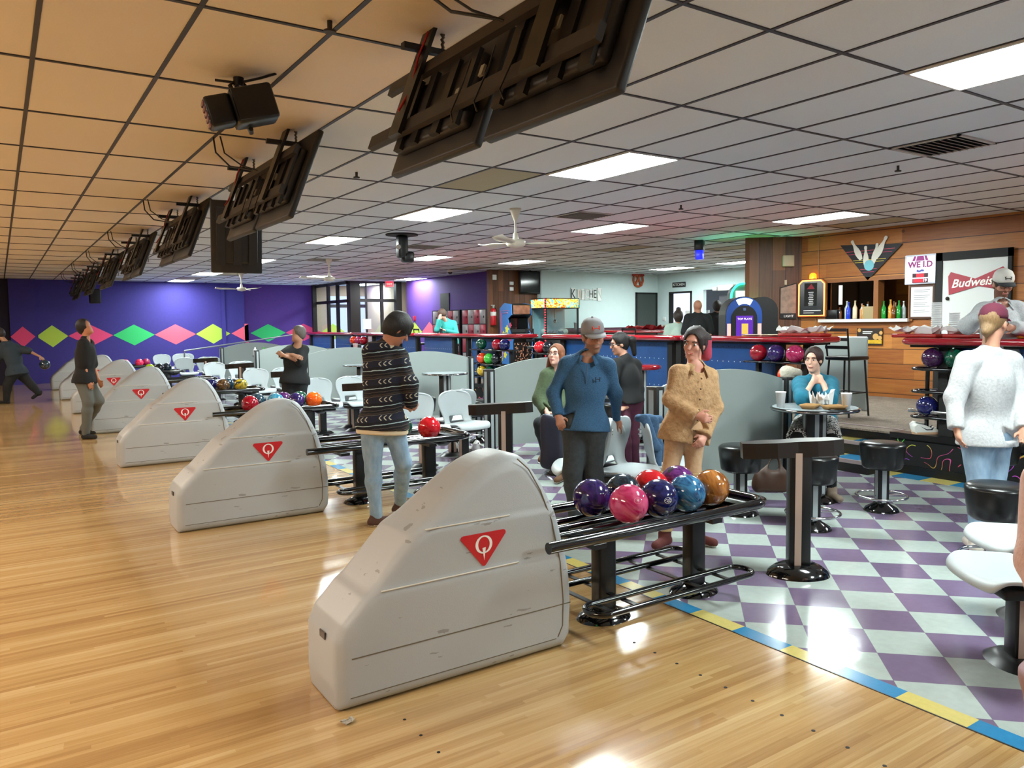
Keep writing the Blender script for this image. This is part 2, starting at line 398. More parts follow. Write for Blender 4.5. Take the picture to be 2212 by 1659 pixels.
f = MB().bx(12.5, 16.95, 17.8, 18.1, 0, H); struct(f.build('wall_kitchen', PALE))
f = MB()
RW = 16.9
kd0, kd1 = 16.35, 17.28
ko0, ko1 = 14.5, 15.9
for a_, b_, c_, d_ in ((9.2, ko0, 0, H), (ko1, kd0, 0, H), (kd1, 17.9, 0, H), (ko0, ko1, 2.56, H), (kd0, kd1, 2.55, H), (ko0, ko1, 0, 1.42)): f.bx(RW, RW+.12, a_, b_, c_, d_)
struct(f.build('wall_right', PALE))
f = MB()     # kitchen behind the openings
f.bx(18.6, 18.7, 9.2, 18, 0, H); struct(f.build('wall_kitchen_back', mat('kitchen_grey', '9a9a9c', .6)))
# cedar wall of the bar
WX = 11.6
f = MB()
# window opening of the bar
BY0, BY1, BZ0, BZ1 = 6.66, 8.12, 1.66, 2.27
f.bx(WX, WX+.12, -5, BY0, 0, H); f.bx(WX, WX+.12, BY1, 8.66, 0, H)
f.bx(WX, WX+.12, BY0, BY1, 0, BZ0); f.bx(WX, WX+.12, BY0, BY1, BZ1, H)
struct(f.build('wall_bar', M_CEDAR))
f = MB()
f.prism([(10.93, 9.3), (10.93, 9.2), (11.6, 8.62), (11.75, 8.62), (11.75, 9.3)], 0, H)
f.bx(11.6, 17.2, 9.16, 9.3, 0, H); struct(f.build('wall_bar_end', M_CEDARV))
f = MB().bx(WX-.02, WX, -5, 8.4, PF, PF+.2); struct(f.build('baseboard_bar', M_CEDAR))
# diamonds painted along the far walls
DC = {'p': mat('pink_paint', 'e8477c', .7), 'g': mat('green_paint', '2fbd6a', .7), 'l': mat('lime_paint', 'b4d24a', .7), 'q': mat('salmon_paint', 'ee5f7a', .7)}
def diamonds(pxs, cols, wall, off, zc=1.41, hh=.33):
    for k in range(len(cols)):
        a, b = pxs[k], pxs[k+1]
        if wall[0] == 'y': A = aty(a, 715, wall[1])[0]; B = aty(b, 715, wall[1])[0]
        else: A = atx(a, 715, wall[1])[1]; B = atx(b, 715, wall[1])[1]
        c = (A+B)/2; P = [(A, zc), (c, zc-hh), (B, zc), (c, zc+hh)]
        if wall[0] == 'y': vs = [(p_, wall[1]-off, q_) for p_, q_ in P]
        else: vs = [(wall[1]-off, p_, q_) for p_, q_ in P]
        o = MB().add(vs, [(0, 1, 2, 3) if wall[0] == 'y' else (3, 2, 1, 0)]).build('painted_diamond', DC[cols[k]])
        tag(o, kind='structure')
diamonds([78, 147, 244, 334, 423, 497], 'lpgql', ('y', YF), .004)
diamonds([22, 76], 'p', ('y', YF-.16), .004, hh=.3)
diamonds([541, 617, 694, 745], 'gpl', ('y', YF+.35), .004, hh=.31)
diamonds([880, 912, 945], 'lq', ('x', 11.3), .004, hh=.32)

_x0, _x1, _x2 = (aty(q, 715, YF)[0] for q in (500, 537, 575)); _c = (_x0+_x2)/2; _h = .33*(_x2-_x1)/(_c-_x0) if _x1 > _c else .33*(_x1-_x0)/(_c-_x0)
tag(MB().add([(_x0, YF-.004, 1.41), (min(_c, _x1), YF-.004, 1.41-min(.33, _h)), (min(_x1, 6.94), YF-.004, 1.41-_h), (min(_x1, 6.94), YF-.004, 1.41+_h), (min(_c, _x1), YF-.004, 1.41+min(.33, _h))], [(0, 1, 2, 3, 4)]).build('painted_diamond', DC['q']), kind='structure')
# ------------------------------------------------------------------ ceiling lights, fans, vents
M_DIFF = emis('light_diffuser', 'edfaf7', LAMP); M_FRAME = mat('white_metal_frame', 'cfcfcf', .5)
def make_light(w, d):
    t = thing('ceiling_light', 'x', 'ceiling light', group='recessed ceiling light panels')
    f = MB(); 
    for sx in (-1, 1): f.bx(sx*w/2-sx*.02, sx*w/2, -d/2, d/2, -.018, .0)
    for sy in (-1, 1): f.bx(-w/2, w/2, sy*d/2-sy*.02, sy*d/2, -.018, .0)
    f.build('frame', M_FRAME, t)
    MB().bx(-w/2+.02, w/2-.02, -d/2+.02, d/2-.02, -.012, -.006).build('diffuser', M_DIFF, t)
    return t
GL = lambda x: .224+.6096*round((x-.224-.3048)/.6096)+.3048
GLY = lambda y: .2+1.2192*round((y-.2-.6096)/1.2192)+.6096
LIGHTS = [(4.8, 5.6, 'largest ceiling light panel, nearest ahead above the round tables'),
 (4.8, 9.29, 'ceiling light panel left of the nearest white ceiling fan'),
 (4.8, 12.9, 'ceiling light panel left of the small black speaker hanging from the ceiling'),
 (4.8, 17.88, 'ceiling light panel right beside the vertical hanging screen'),
 (4.8, 22.75, 'ceiling light panel above the far purple wall, nearer of the two there'),
 (4.8, 26.0, 'ceiling light panel touching the far purple wall that it lights'),
 (7.8, 9.23, 'ceiling light panel right of the nearest white ceiling fan'),
 (7.8, 15.4, 'ceiling light panel just past the small black speaker on the ceiling'),
 (7.8, 22.4, 'ceiling light panel behind the middle ceiling fan'),
 (10.0, 15.06, 'ceiling light panel in front of the cedar pillar with the black television'),
 (9.95, 6.7, 'ceiling light panel above the cedar bar wall'),
 (10.7, 22.2, 'ceiling light panel before the red exit sign'),
 (15.3, 15.2, 'ceiling light panel right of the pretzel sign'),
 (15.0, 13.35, 'ceiling light panel by the green glow near the cedar corner'),
 (13.9, 10.6, 'added ceiling light panel hidden behind the cedar corner, brightening the kitchen walls'), (17.75, 13.0, 'added ceiling light inside the kitchen, out of view, brightening that area'),  # both added out of sight to brighten the pale kitchen walls
 (10.8, 25.9, 'ceiling light inside the glazed entrance vestibule'),
 (4.8, 1.95, 'ceiling light panel overhead outside the frame'), (8.1, -1.7, 'ceiling light panel behind the viewer over the seats'),
 (4.8, -1.7, 'ceiling light panel behind the viewer'), (9.9, 2.4, 'ceiling light panel over the bar outside the frame')]
_l0 = make_light(.6096, 1.2192)
for i, (x, y, lb) in enumerate(LIGHTS):
    p = (GL(x), GLY(y), H)
    if i == 0: _l0.location = p; _l0['label'] = lb
    else: dup(_l0, p, 0, lb)
# unseen warm lamps added over the lanes to warm and brighten the left side
M_WARM = emis('added_warm_diffuser', 'fff0dc', 28.0)
for i, (x, y) in enumerate([(-2.2, 2), (-2.2, 7), (-2.2, 12), (-2.2, 18)]):
    t = thing('added_lane_light', 'added unseen warm lamp over the lanes, '+['nearest', 'second', 'third', 'farthest'][i]+' of four outside the frame', 'ceiling light', (x, y, H), group='added warm lane lights')
    MB().bx(-.3, .3, -1.2, 1.2, -.05, -.02).build('diffuser', M_WARM, t); MB().bx(-.34, .34, -1.24, 1.24, -.02, 0).build('frame', M_FRAME, t)

M_FANW = mat('cream_fan_enamel', 'd9d2c2', .35)
def fan(c, rz, lb):
    t = thing('ceiling_fan', lb, 'ceiling fan', (c[0], c[1], H), rz, 'white three-bladed ceiling fans')
    MB().lathe([(.001, 0), (.075, 0), (.07, -.03), (.03, -.13), (.018, -.16)]).build('canopy', M_FANW, t)
    MB().cyl((0, 0, -.14), (0, 0, -.32), .014).lathe([(.014, -.3), (.03, -.31), (.035, -.36), (.04, -.4)]).build('downrod', M_FANW, t)
    MB().lathe([(.03, -.38), (.1, -.39), (.125, -.41), (.125, -.45), (.1, -.48), (.03, -.495), (.001, -.5)]).build('motor', M_FANW, t)
    for k in range(3):
        a = 2*math.pi*k/3; f = MB(); vs = []
        for i in range(9):
            q = i/8; rr = .1+.58*q; w_ = .03+.05*min(1, q*2.2)*(1-.25*q); z = -.44+.012*math.sin(q*3)+(.03*max(0, q-.82)/.18)
            for s_ in (-1, 1): vs.append((rr, s_*w_, z+s_*w_*.22))
        n = len(vs); vs2 = [(x, y, z-.006) for x, y, z in vs]
        fs = [(2*i, 2*i+2, 2*i+3, 2*i+1) for i in range(8)]+[(n+2*i+1, n+2*i+3, n+2*i+2, n+2*i) for i in range(8)]
        fs += [(2*i, n+2*i, n+2*i+2, 2*i+2) for i in range(8)]+[(2*i+3, n+2*i+3, n+2*i+1, 2*i+1) for i in range(8)]+[(16, n+16, n+17, 17), (1, n+1, n, 0)]
        f.add(vs+vs2, fs, 0, True, Matrix.Rotation(a, 4, 'Z')).build('blade', M_FANW, t)
fan((5.5, 8.39), R(98), 'nearest white ceiling fan, between two bright light panels')
fan((6.05, 16.7), R(70), 'white ceiling fan in front of the glazed entrance, middle of three')
fan((5.56, 22.2), R(60), 'farthest white ceiling fan, before the blue-purple wall')

M_GRIM = mat('dusty_white_metal', 'b9b4ac', .6, var=.25, vs=9)
def vent(x, y, lb):
    t = thing('ceiling_vent', lb, 'ceiling vent', (GL(x), GLY(y)+.3, H), 0, 'square louvred ceiling vents')
    MB().bx(-.29, .29, -.29, .29, -.004, -.001).build('backing', BLACKM, t)
    f = MB()
    for s_ in (-1, 1): f.bx(s_*.27, s_*.3, -.3, .3, -.014, 0); f.bx(-.3, .3, s_*.27, s_*.3, -.014, 0)
    f.build('frame', M_GRIM, t)
    for k in range(9):
        q = -.24+.06*k
        MB().box((0, 0, 0), (.54, .042, .003), 0, Matrix.Translation((0, q, -.013)) @ Matrix.Rotation(R(32), 4, 'X')).build('slat', M_GRIM, t)
vent(6.5, 3.44, 'louvred ceiling vent at upper right above the bar'); vent(6.5, 8.4, 'grimy ceiling vent beyond the nearest fan')
vent(6.5, 13.1, 'sooty ceiling vent beside the small black speaker'); vent(6.3, 17.0, 'ceiling vent past the middle fan')

# ------------------------------------------------------------------ ball return units
M_SHELL = NT('moulded_grey_plastic')
_v, _x, _y, _z = M_SHELL.xyz()
_n1 = M_SHELL.n('ShaderNodeTexNoise', i_Vector=_v, i_Scale=220.0, i_Detail=2.0)
_mp = M_SHELL.n('ShaderNodeMapping', i_Vector=_v); _mp.inputs['Scale'].default_value = (2.2, 3, 9); _mp.inputs['Rotation'].default_value = (0, .7, 0)
_n2 = M_SHELL.n('ShaderNodeTexNoise', i_Vector=_mp.outputs[0], i_Scale=3.0, i_Detail=5.0)
_sc = M_SHELL.math('MULTIPLY', M_SHELL.math('GREATER_THAN', _n2.outputs[0], .69), .55)
_n3 = M_SHELL.n('ShaderNodeTexNoise', i_Vector=_v, i_Scale=2.5, i_Detail=4.0)
_b = M_SHELL.mix(M_SHELL.math('MULTIPLY_ADD', _n3.outputs[0], .5, -.05), srgb('b0b5b9'), srgb('999da0'))
_b = M_SHELL.mix(_sc, _b, srgb('6d665e'))
M_SHELL.set('Base Color', _b); M_SHELL.set('Roughness', .42); M_SHELL.bump(_n1.outputs[0], .25, .002); M_SHELL = M_SHELL.m
M_SEAM = mat('dark_seam', '6e6353', .7); M_RIDGE_HL = mat('highlight_ridge', 'cfc9bd', .4)  # pale step lines: the highlight on the edges is put into their colour
M_RED = mat('decal_red', 'c01420', .4); M_DECW = mat('decal_white', 'ececea', .4)
PROF = [(1.113, 0), (2.30, 0), (2.345, .06), (2.352, .2), (2.345, .37), (2.30, .59), (2.235, .79), (2.16, .93), (2.10, .99), (2.0, 1.012),
        (1.86, .975), (1.72, .885), (1.56, .757), (1.505, .722), (1.47, .70), (1.31, .535), (1.265, .49), (1.235, .468), (1.14, .37), (1.108, .3), (1.103, .1)]
def shell_mesh():
    # signed distance of the side profile, extruded with a rounded rim
    Q = []; N_ = len(PROF)
    for i in range(N_):
        p0, p1, p2, p3 = (np.array(PROF[(i+j) % N_]) for j in (-1, 0, 1, 2)); Q.append(p1)
        if 3 <= i <= 11: Q += [.5*(2*p1+(p2-p0)*t+(2*p0-5*p1+4*p2-p3)*t*t+(3*p1-p0-3*p2+p3)*t**3) for t in (.25, .5, .75)]
    P = np.array(Q); h = .0105
    xs = np.arange(1.06, 2.40, h); zs = np.arange(-.04, 1.06, h); ys = np.arange(-.25, .25+h, h)
    X, Z = np.meshgrid(xs, zs, indexing='ij'); d = np.full(X.shape, 9.); ins = np.zeros(X.shape, bool)
    for i in range(len(P)):
        a = P[i]; b = P[(i+1) % len(P)]; e = b-a; t = np.clip(((X-a[0])*e[0]+(Z-a[1])*e[1])/(e@e), 0, 1)
        d = np.minimum(d, np.hypot(X-a[0]-t*e[0], Z-a[1]-t*e[1]))
        c = ((a[1] > Z) != (b[1] > Z)) & (X < (b[0]-a[0])*(Z-a[1])/(b[1]-a[1]+1e-12)+a[0]); ins ^= c
    d = np.where(ins, -d, d)
    dt = np.where(Z < .12, np.minimum(d, 9), d)      # keep the foot square
    w_ = .207-.009/(1+np.exp(-(Z-.487)/.006))-.010/(1+np.exp(-(Z-.722)/.006))-.03*np.clip((Z-.75)/.25, 0, 1)
    r = .055+.03*np.clip((Z-.7)/.2, 0, 1)
    A = d[:, None, :]+r[:, None, :]; B = np.abs(ys)[None, :, None]-w_[:, None, :]+r[:, None, :]
    val = np.hypot(np.maximum(A, 0), np.maximum(B, 0))+np.minimum(np.maximum(A, B), 0)-r[:, None, :]
    return surface_nets(val, (xs[0], ys[0], zs[0]), h)
def surface_nets(val, org, h):
    s = val < 0; nx, ny, nz = val.shape
    c = s[:-1, :-1, :-1].astype(np.int8)
    cnt = np.zeros((nx-1, ny-1, nz-1), np.int8)
    for a in (0, 1):
        for b in (0, 1):
            for c_ in (0, 1): cnt += s[a:nx-1+a, b:ny-1+b, c_:nz-1+c_]
    act = (cnt > 0) & (cnt < 8); idx = np.full(act.shape, -1, np.int64); n = int(act.sum()); idx[act] = np.arange(n)
    I, J, K = np.nonzero(act); acc = np.zeros((n, 3)); num = np.zeros(n)
    cs = [(0,0,0),(1,0,0),(0,1,0),(1,1,0),(0,0,1),(1,0,1),(0,1,1),(1,1,1)]
    for a in range(8):
        for b in range(a+1, 8):
            da = np.array(cs[b])-np.array(cs[a])
            if np.abs(da).sum() != 1: continue
            va = val[I+cs[a][0], J+cs[a][1], K+cs[a][2]]; vb = val[I+cs[b][0], J+cs[b][1], K+cs[b][2]]
            m = (va < 0) != (vb < 0); t = np.where(m, va/(va-vb+1e-20), 0)
            acc += np.where(m[:, None], np.array(cs[a])+t[:, None]*da, 0); num += m
    V = (np.stack([I, J, K], 1)+acc/num[:, None])*h+np.array(org)
    F_ = []
    def quads(m, o1, o2, flip):
        i, j, k = np.nonzero(m)
        return i, j, k
    sx = s[:-1, :, :] != s[1:, :, :]; m = sx[:, 1:-1, 1:-1]; i, j, k = np.nonzero(m); j = j+1; k = k+1
    q = np.stack([idx[i, j-1, k-1], idx[i, j, k-1], idx[i, j, k], idx[i, j-1, k]], 1); fl = s[i+1, j, k]; q[fl] = q[fl][:, ::-1]; F_.append(q)
    sy = s[:, :-1, :] != s[:, 1:, :]; m = sy[1:-1, :, 1:-1]; i, j, k = np.nonzero(m); i = i+1; k = k+1
    q = np.stack([idx[i-1, j, k-1], idx[i-1, j, k], idx[i, j, k], idx[i, j, k-1]], 1); fl = s[i, j+1, k]; q[fl] = q[fl][:, ::-1]; F_.append(q)
    sz = s[:, :, :-1] != s[:, :, 1:]; m = sz[1:-1, 1:-1, :]; i, j, k = np.nonzero(m); i = i+1; j = j+1
    q = np.stack([idx[i-1, j-1, k], idx[i, j-1, k], idx[i, j, k], idx[i-1, j, k]], 1); fl = s[i, j, k+1]; q[fl] = q[fl][:, ::-1]; F_.append(q)
    return V, np.concatenate(F_)
def np_mesh(name, V, Fq, mats, parent=None, mi=None):
    me = bpy.data.meshes.new(name)
    me.vertices.add(len(V)); me.vertices.foreach_set('co', np.asarray(V, np.float32).ravel())
    me.loops.add(Fq.size); me.loops.foreach_set('vertex_index', Fq.ravel().astype(np.int32))
    me.polygons.add(len(Fq)); me.polygons.foreach_set('loop_start', (np.arange(len(Fq))*4).astype(np.int32))
    me.polygons.foreach_set('loop_total', np.full(len(Fq), 4, np.int32))
    for m_ in (mats if isinstance(mats, (list, tuple)) else [mats]): me.materials.append(m_)
    if mi is not None: me.polygons.foreach_set('material_index', mi.astype(np.int32))
    me.polygons.foreach_set('use_smooth', np.ones(len(Fq), bool)); me.update(calc_edges=True); me.validate()
    o = bpy.data.objects.new(name, me); sc.collection.objects.link(o)
    if parent is not None: o.parent = parent
    return o
SHV, SHF = shell_mesh()
def prof_w(z): return .207-.009/(1+math.exp(-(z-.487)/.006))-.010/(1+math.exp(-(z-.722)/.006))-.03*min(1, max(0, (z-.75)/.25))
RET = [3.295+3.535*k for k in range(7)]
def ball_return(lb):
    t = thing('ball_return', lb, 'ball return', group='moulded grey ball return units in a row')
    np_mesh('housing', SHV, SHF, M_SHELL, t)
    for s_ in (-1, 1):
        f = MB(); f.bx(1.17, 2.33, s_*.2062, s_*.2085, .226, .231, 0); f.bx(1.16, 2.24, s_*.206, s_*.2083, .058, .062, 0)
        pts = [(x, s_*(prof_w(z)+.0005), z) for x, z in ((2.05, .985), (2.11, .93), (2.17, .82), (2.225, .66), (2.268, .45), (2.285, .25), (2.28, .12), (2.25, .066))]
        f.tube(pts, .0032, 6, 0)
        f.build('seam', M_SEAM, t)
        f = MB(); f.tube([(1.31, s_*.2045, .492), (2.02, s_*.2045, .492)], .004, 6); f.tube([(1.53, s_*.194, .726), (1.98, s_*.194, .726)], .004, 6)
        f.build('ridge_highlight', M_RIDGE_HL, t)
        # the maker's red triangle with its white letter
        cx, cz, yy = 1.83, .607, s_*(prof_w(.6)+.001)
        M = frame_of((cx, yy, cz), (1, 0, 0) if s_ < 0 else (-1, 0, 0), (0, 0, 1))
        tri = []
        for (px, py), a0 in (((.108, .045), -55), ((-.108, .045), 90), ((0, -.085), 215)):
            tri += arc(px, py, .014, a0, a0+ (145 if py > 0 else 110), 5)
        f = MB().prism(tri, 0, .0025, 0, M)
        ring = []; n = 36
        o_ = [(.046*math.cos(2*math.pi*i/n), .004+.043*math.sin(2*math.pi*i/n)) for i in range(n)]
        q_ = [(.031*math.cos(2*math.pi*i/n), .004+.036*math.sin(2*math.pi*i/n)) for i in range(n)]
        vs = [(x, y, .0035) for x, y in o_+q_]; f.add(vs, [(i, (i+1) % n, n+(i+1) % n, n+i) for i in range(n)], 1, False, M)
        f.add([(-.009, -.012, .0042), (.0, -.072, .0042), (.010, -.010, .0042)], [(0, 1, 2)], 1, False, M)
        f.add([(-.0115, -.01, .0038), (-.0115, -.03, .0038), (.012, -.03, .0038), (.012, -.008, .0038)], [(0, 1, 2, 3)], 0, False, M)
        f.build('emblem', [M_RED, M_DECW], t)
    MB().box((1.1035, -.04, .3), (.006, .06, .03), 0).build('label_plate', mat('dull_plate', '5c5450', .5), t)
    return t
RLAB = ['nearest grey moulded ball return with red triangle emblem, large in the foreground', 'second grey ball return, behind the nearest one, beside the man in the patterned sweater',
 'third grey ball return from the viewer with a red triangle emblem', 'fourth grey ball return in the row, by the bowler in a black shirt', 'fifth grey ball return, partly behind the bowler in black shirt',
 'sixth grey ball return, mostly behind the fifth', 'farthest grey ball return at the end of the row']
for k, y in enumerate(RET):
    if k == 0: _br = ball_return(RLAB[0]); _br.location = (0, y, 0)
    else: dup(_br, (0, y, 0), 0, RLAB[k])

# ------------------------------------------------------------------ ball racks
def ball_rack(lb):
    t = thing('ball_rack', lb, 'ball rack', group='black tubular ball racks joined to the ball returns')
    def loop(z, x0, x1, hw, r, rr, nm, open_=True):
        pts = [(x0, -hw, z)]+[(x, y, z) for x, y in arc(x1-rr, -hw+rr, rr, -90, 0, 6)]+[(x, y, z) for x, y in arc(x1-rr, hw-rr, rr, 0, 90, 6)]+[(x0, hw, z)]
        MB().tube(pts, r, 14).build(nm, BLACKG, t)
    loop(.566, 2.12, 3.74, .315, .029, .13, 'outer_rail')
    for y in (-.175, -.065, .065, .175):
        MB().cyl((2.25, y, .53), (3.6, y, .53), .017, n=12).build('track_rail', BLACKG, t)
    f = MB(); f.bx(2.44, 2.52, -.27, .27, .49, .515); f.bx(3.3, 3.38, -.27, .27, .49, .515); f.bx(3.55, 3.66, -.2, .2, .5, .53); f.bx(2.48, 3.6, -.03, .03, .495, .51)
    f.build('cradle', BLACK, t); f = MB().lathe([(.001, -.05), (.05, -.045), (.09, -.01), (.11, .02)], (3.56, -.05, .5), 20); f.build('motor_cup', BLACK, t)
    # raised end tray
    MB().prism([(3.56, -.26), (3.69, -.2), (3.715, 0), (3.69, .2), (3.56, .26)], .54, .562).build('end_tray', BLACKG, t)
    for x in (2.72, 3.43):
        MB().rbox((x, 0, .265), (.12, .085, .5), .012).build('post', BLACK, t)
        MB().lathe([(.001, .055), (.075, .055), (.1, .04), (.15, .02), (.165, .0)], (x, 0, 0), 28, sx=1, sy=.8).build('foot', BLACKG, t)
    for s_ in (-1, 1):
        x0, x1, a, b = 2.42, 3.62, .16, .33
        pts = [(x, s_*y, .165) for x, y in rrect(x0, x1, a, b, .08, 6)]
        MB().tube(pts, .0165, 12, closed=True).build('lower_rail', BLACKG, t)
    for x in (2.55, 2.72, 3.2, 3.43): MB().box((x, 0, .148), (.03, .64, .008)).build('strap', BLACK, t)
    return t
KLAB = ['black tubular ball rack in the foreground holding nine bright bowling balls', 'black ball rack behind the man in the patterned sweater', 'black ball rack with a dark red ball at left, orange ball at right',
 'black ball rack with a row of dark and yellow balls', 'empty black ball rack, fifth in the row', 'black ball rack carrying lime and black balls', 'farthest black ball rack with pink balls']
for k, y in enumerate(RET):
    if k == 0: _rk = ball_rack(KLAB[0]); _rk.location = (0, y, 0)
    else: dup(_rk, (0, y, 0), 0, KLAB[k])

# ------------------------------------------------------------------ bowling balls
def m_ball(name, c0, c1, sc_=6, dist=3, rough=.12, stretch=(1, 1, 1)):
    if name in MATS: return MATS[name]
    t = NT(name); v = t.n('ShaderNodeTexCoord').outputs['Object']
    mp = t.n('ShaderNodeMapping', i_Vector=v); mp.inputs['Scale'].default_value = stretch; mp.inputs['Rotation'].default_value = (.5, .3, .2)
    nz = t.n('ShaderNodeTexNoise', i_Vector=mp.outputs[0], i_Scale=float(sc_), i_Detail=6.0, i_Distortion=float(dist))
    cr = t.n('ShaderNodeValToRGB', i_Fac=nz.outputs[0]); cr.color_ramp.elements[0].position = .38; cr.color_ramp.elements[0].color = srgb(c0)
    cr.color_ramp.elements[1].position = .62; cr.color_ramp.elements[1].color = srgb(c1)
    t.set('Base Color', cr.outputs[0]); t.set('Roughness', rough); t.set('Coat Weight', .5); t.set('Coat Roughness', .08)
    MATS[name] = t.m; return t.m
BC = {'navy': ('12143f', '1b1f66', 8), 'pink': ('b8215c', 'd2547f', 5), 'blue': ('14406e', '3f86b6', 7), 'brown': ('7c4519', 'b87838', 4), 'black': ('0a0a0e', '1d2430', 6), 'red': ('c30f1c', 'dd2230', 5),
      'purple': ('461455', '70307e', 6), 'navyteal': ('0e1622', '2c4150', 6), 'orange': ('f0500f', 'ff7a1c', 5), 'green': ('063a2c', '0c5c42', 6), 'crimson': ('8b0a1d', 'b3122c', 5), 'slate': ('1d3340', '35566a', 6),
      'sky': ('2c7fa3', '5aa9c9', 6), 'violet': ('1d1345', '3a2270', 6), 'lime': ('9ab81c', 'c3d82c', 5), 'hotpink': ('e01a52', 'ff4a72', 5), 'brightgreen': ('2fae2f', '4fd04a', 5), 'yellow': ('c7a01e', 'e9c53a', 4), 'redor': ('e83318', 'ff5a2a', 5),
      'amber': ('2b1238', 'e0992c', 3), 'darkyellow': ('12302a', 'd4b62e', 3), 'bronze': ('2a1f1a', '6a4a26', 4), 'magenta': ('9a1348', 'c0336a', 5), 'plum': ('2b0f33', '47204d', 7)}
BALLMESH = {}
def ball(kind, p, lb, grp, face=None, r=.108):
    if kind not in BALLMESH:
        c0, c1, s_ = BC[kind]
        f = MB().sph((0, 0, 0), r, 40)
        for (a, b) in ((-.24, .75), (.02, .78), (-.1, .5)):      # finger holes around the ball's +z / front
            d = Vector((a, -b*.5, 1)).normalized()
            f.cyl(d*(r-.01), d*(r+.0006), .0125, n=16, mi=1)
        o = f.build('bowling_ball', [m_ball('ball_'+kind, c0, c1, s_*2, stretch=(1, 1, .35) if kind in ('pink', 'brown', 'blue') else (1, 1, 1)), BLACKM]); BALLMESH[kind] = o.data
    else:
        o = bpy.data.objects.new('bowling_ball', BALLMESH[kind]); sc.collection.objects.link(o)
    o.location = p; rr = random.Random(hash((round(p[0]*100), round(p[1]*100))) & 0xffff)
    o.rotation_euler = face if face else (rr.uniform(-.9, .9), rr.uniform(-.9, .9), rr.uniform(0, 6))
    tag(o, lb, 'bowling ball', grp); return o
g0 = 'bowling balls on the nearest ball rack'
ZB = .652; y0 = RET[0]
FRONT = [('pink', 2.80, -.12, 'pink marbled bowling ball at the front of the nearest rack'), ('navy', 3.025, -.12, 'navy blue bowling ball with white oval emblem, nearest rack'),
  ('blue', 3.245, -.12, 'marbled blue bowling ball between the navy and the brown ball'), ('brown', 3.47, -.10, 'brown wood-grained bowling ball at the right end of the nearest rack')]
BACK = [('violet', 2.735, .12, 'dark violet-blue bowling ball at the left end of the nearest rack'), ('navyteal', 2.97, .12, 'black and slate bowling ball behind the pink one'),
  ('red', 3.19, .12, 'bright red bowling ball in the back row of the nearest rack'), ('purple', 3.41, .12, 'purple bowling ball in the back row of the nearest rack')]
for kd, x, dy, lb in FRONT+BACK:
    b = ball(kd, (x, y0+dy, ZB), lb, g0, (-.5, .3, .3) if kd == 'brown' else ((-.35, -.5, 0) if kd == 'purple' else (2.2, .4, 1)))
# emblem on the navy ball and on the pink ball
def ball_emblem(c, r, px, py, rad, col, kind):
    d = Vector((C0-np.array(c)).tolist()).normalized(); q = Vector(atd(px, py, depth(c)-.1).tolist())-Vector(c); q.normalize()
    x = Vector((0, 0, 1)).cross(q).normalized(); y = q.cross(x); f = MB()
    def P(a, b): return tuple((q+(x*a+y*b)/r).normalized()*(r+.0006))
    n = 30; k = 1.35
    o_ = [P(rad*k*math.cos(2*math.pi*i/n), rad*math.sin(2*math.pi*i/n)) for i in range(n)]; i_ = [P(rad*k*.92*math.cos(2*math.pi*i/n), rad*.9*math.sin(2*math.pi*i/n)) for i in range(n)]
    f.add(o_+i_, [(i, (i+1) % n, n+(i+1) % n, n+i) for i in range(n)])
    if kind == 'wave': segs = [[(-.9, .0), (-.4, .5), (0, .1), (.5, .55), (.9, .1)], [(-.5, -.5), (-.2, .0), (0, -.7)], [(.1, -.1), (.5, -.6), (.85, -.35), (.4, -.1)]]
    else: segs = [[(math.cos(a)*.5, math.sin(a)*.5) for a in np.linspace(0, 6.28, 14)], [(math.cos(a)*.2, math.sin(a)*.2) for a in np.linspace(0, 6.28, 10)]]
    for sg in segs: f.tube([P(a*rad*1.1, b*rad) for a, b in sg], .0012, 5)
    return f
_nv = [o for o in sc.objects if o.get('label', '').startswith('navy blue bowling ball with')][0]; _pk = [o for o in sc.objects if o.get('label', '').startswith('pink marbled')][0]
for o_, px, py, kd, cl in ((_nv, 1443, 1081, 'wave', 'decal_white'), (_pk, 1379, 1081, 'ring', 'pinkish')):
    f = ball_emblem(tuple(o_.location), .108, px, py, .017, None, kd)
    e_ = f.build('emblem', mat('decal_white', 'ececea', .4) if cl == 'decal_white' else mat('pale_pink_ink', 'd98aa2', .4), o_)
    e_.matrix_parent_inverse = Matrix.Identity(4); e_.matrix_local = o_.rotation_euler.to_matrix().to_4x4().inverted()
def row(k, items, grp):
    for kd, x, dy, lb in items: ball(kd, (x, RET[k]+dy, ZB), lb, grp)
row(1, [('red', 3.38, -.12, 'bright red bowling ball at the end of the second rack, by the sweater'), ('green', 3.2, .12, 'dark green bowling ball beside the red one on the second rack'), ('redor', 2.98, -.12, 'orange-red bowling ball half hidden by the patterned sweater')], 'bowling balls on the second rack')
row(2, [('crimson', 2.62, -.12, 'dark red bowling ball at the left of the third rack'), ('slate', 2.78, .12, 'slate blue bowling ball on the third rack'), ('sky', 2.98, .0, 'sky blue bowling ball on the third rack'), ('purple', 3.12, .13, 'purple ball in the back of the third rack'),
        ('violet', 3.22, -.10, 'dark violet ball beside the orange one on the third rack'), ('green', 3.34, .13, 'green ball behind the orange one'), ('orange', 3.45, -.12, 'bright orange bowling ball at the right of the third rack')], 'bowling balls on the third rack')
row(3, [('amber', 2.72, -.12, 'half purple, half amber bowling ball on the fourth rack'), ('navy', 2.95, .1, 'navy ball beside the amber one on the fourth rack'), ('bronze', 3.1, -.1, 'dark bronze ball on the fourth rack'), ('slate', 3.22, .1, 'slate ball in the middle of the fourth rack'), ('darkyellow', 3.38, -.12, 'dark green and yellow ball at the end of the fourth rack')], 'bowling balls on the fourth rack')
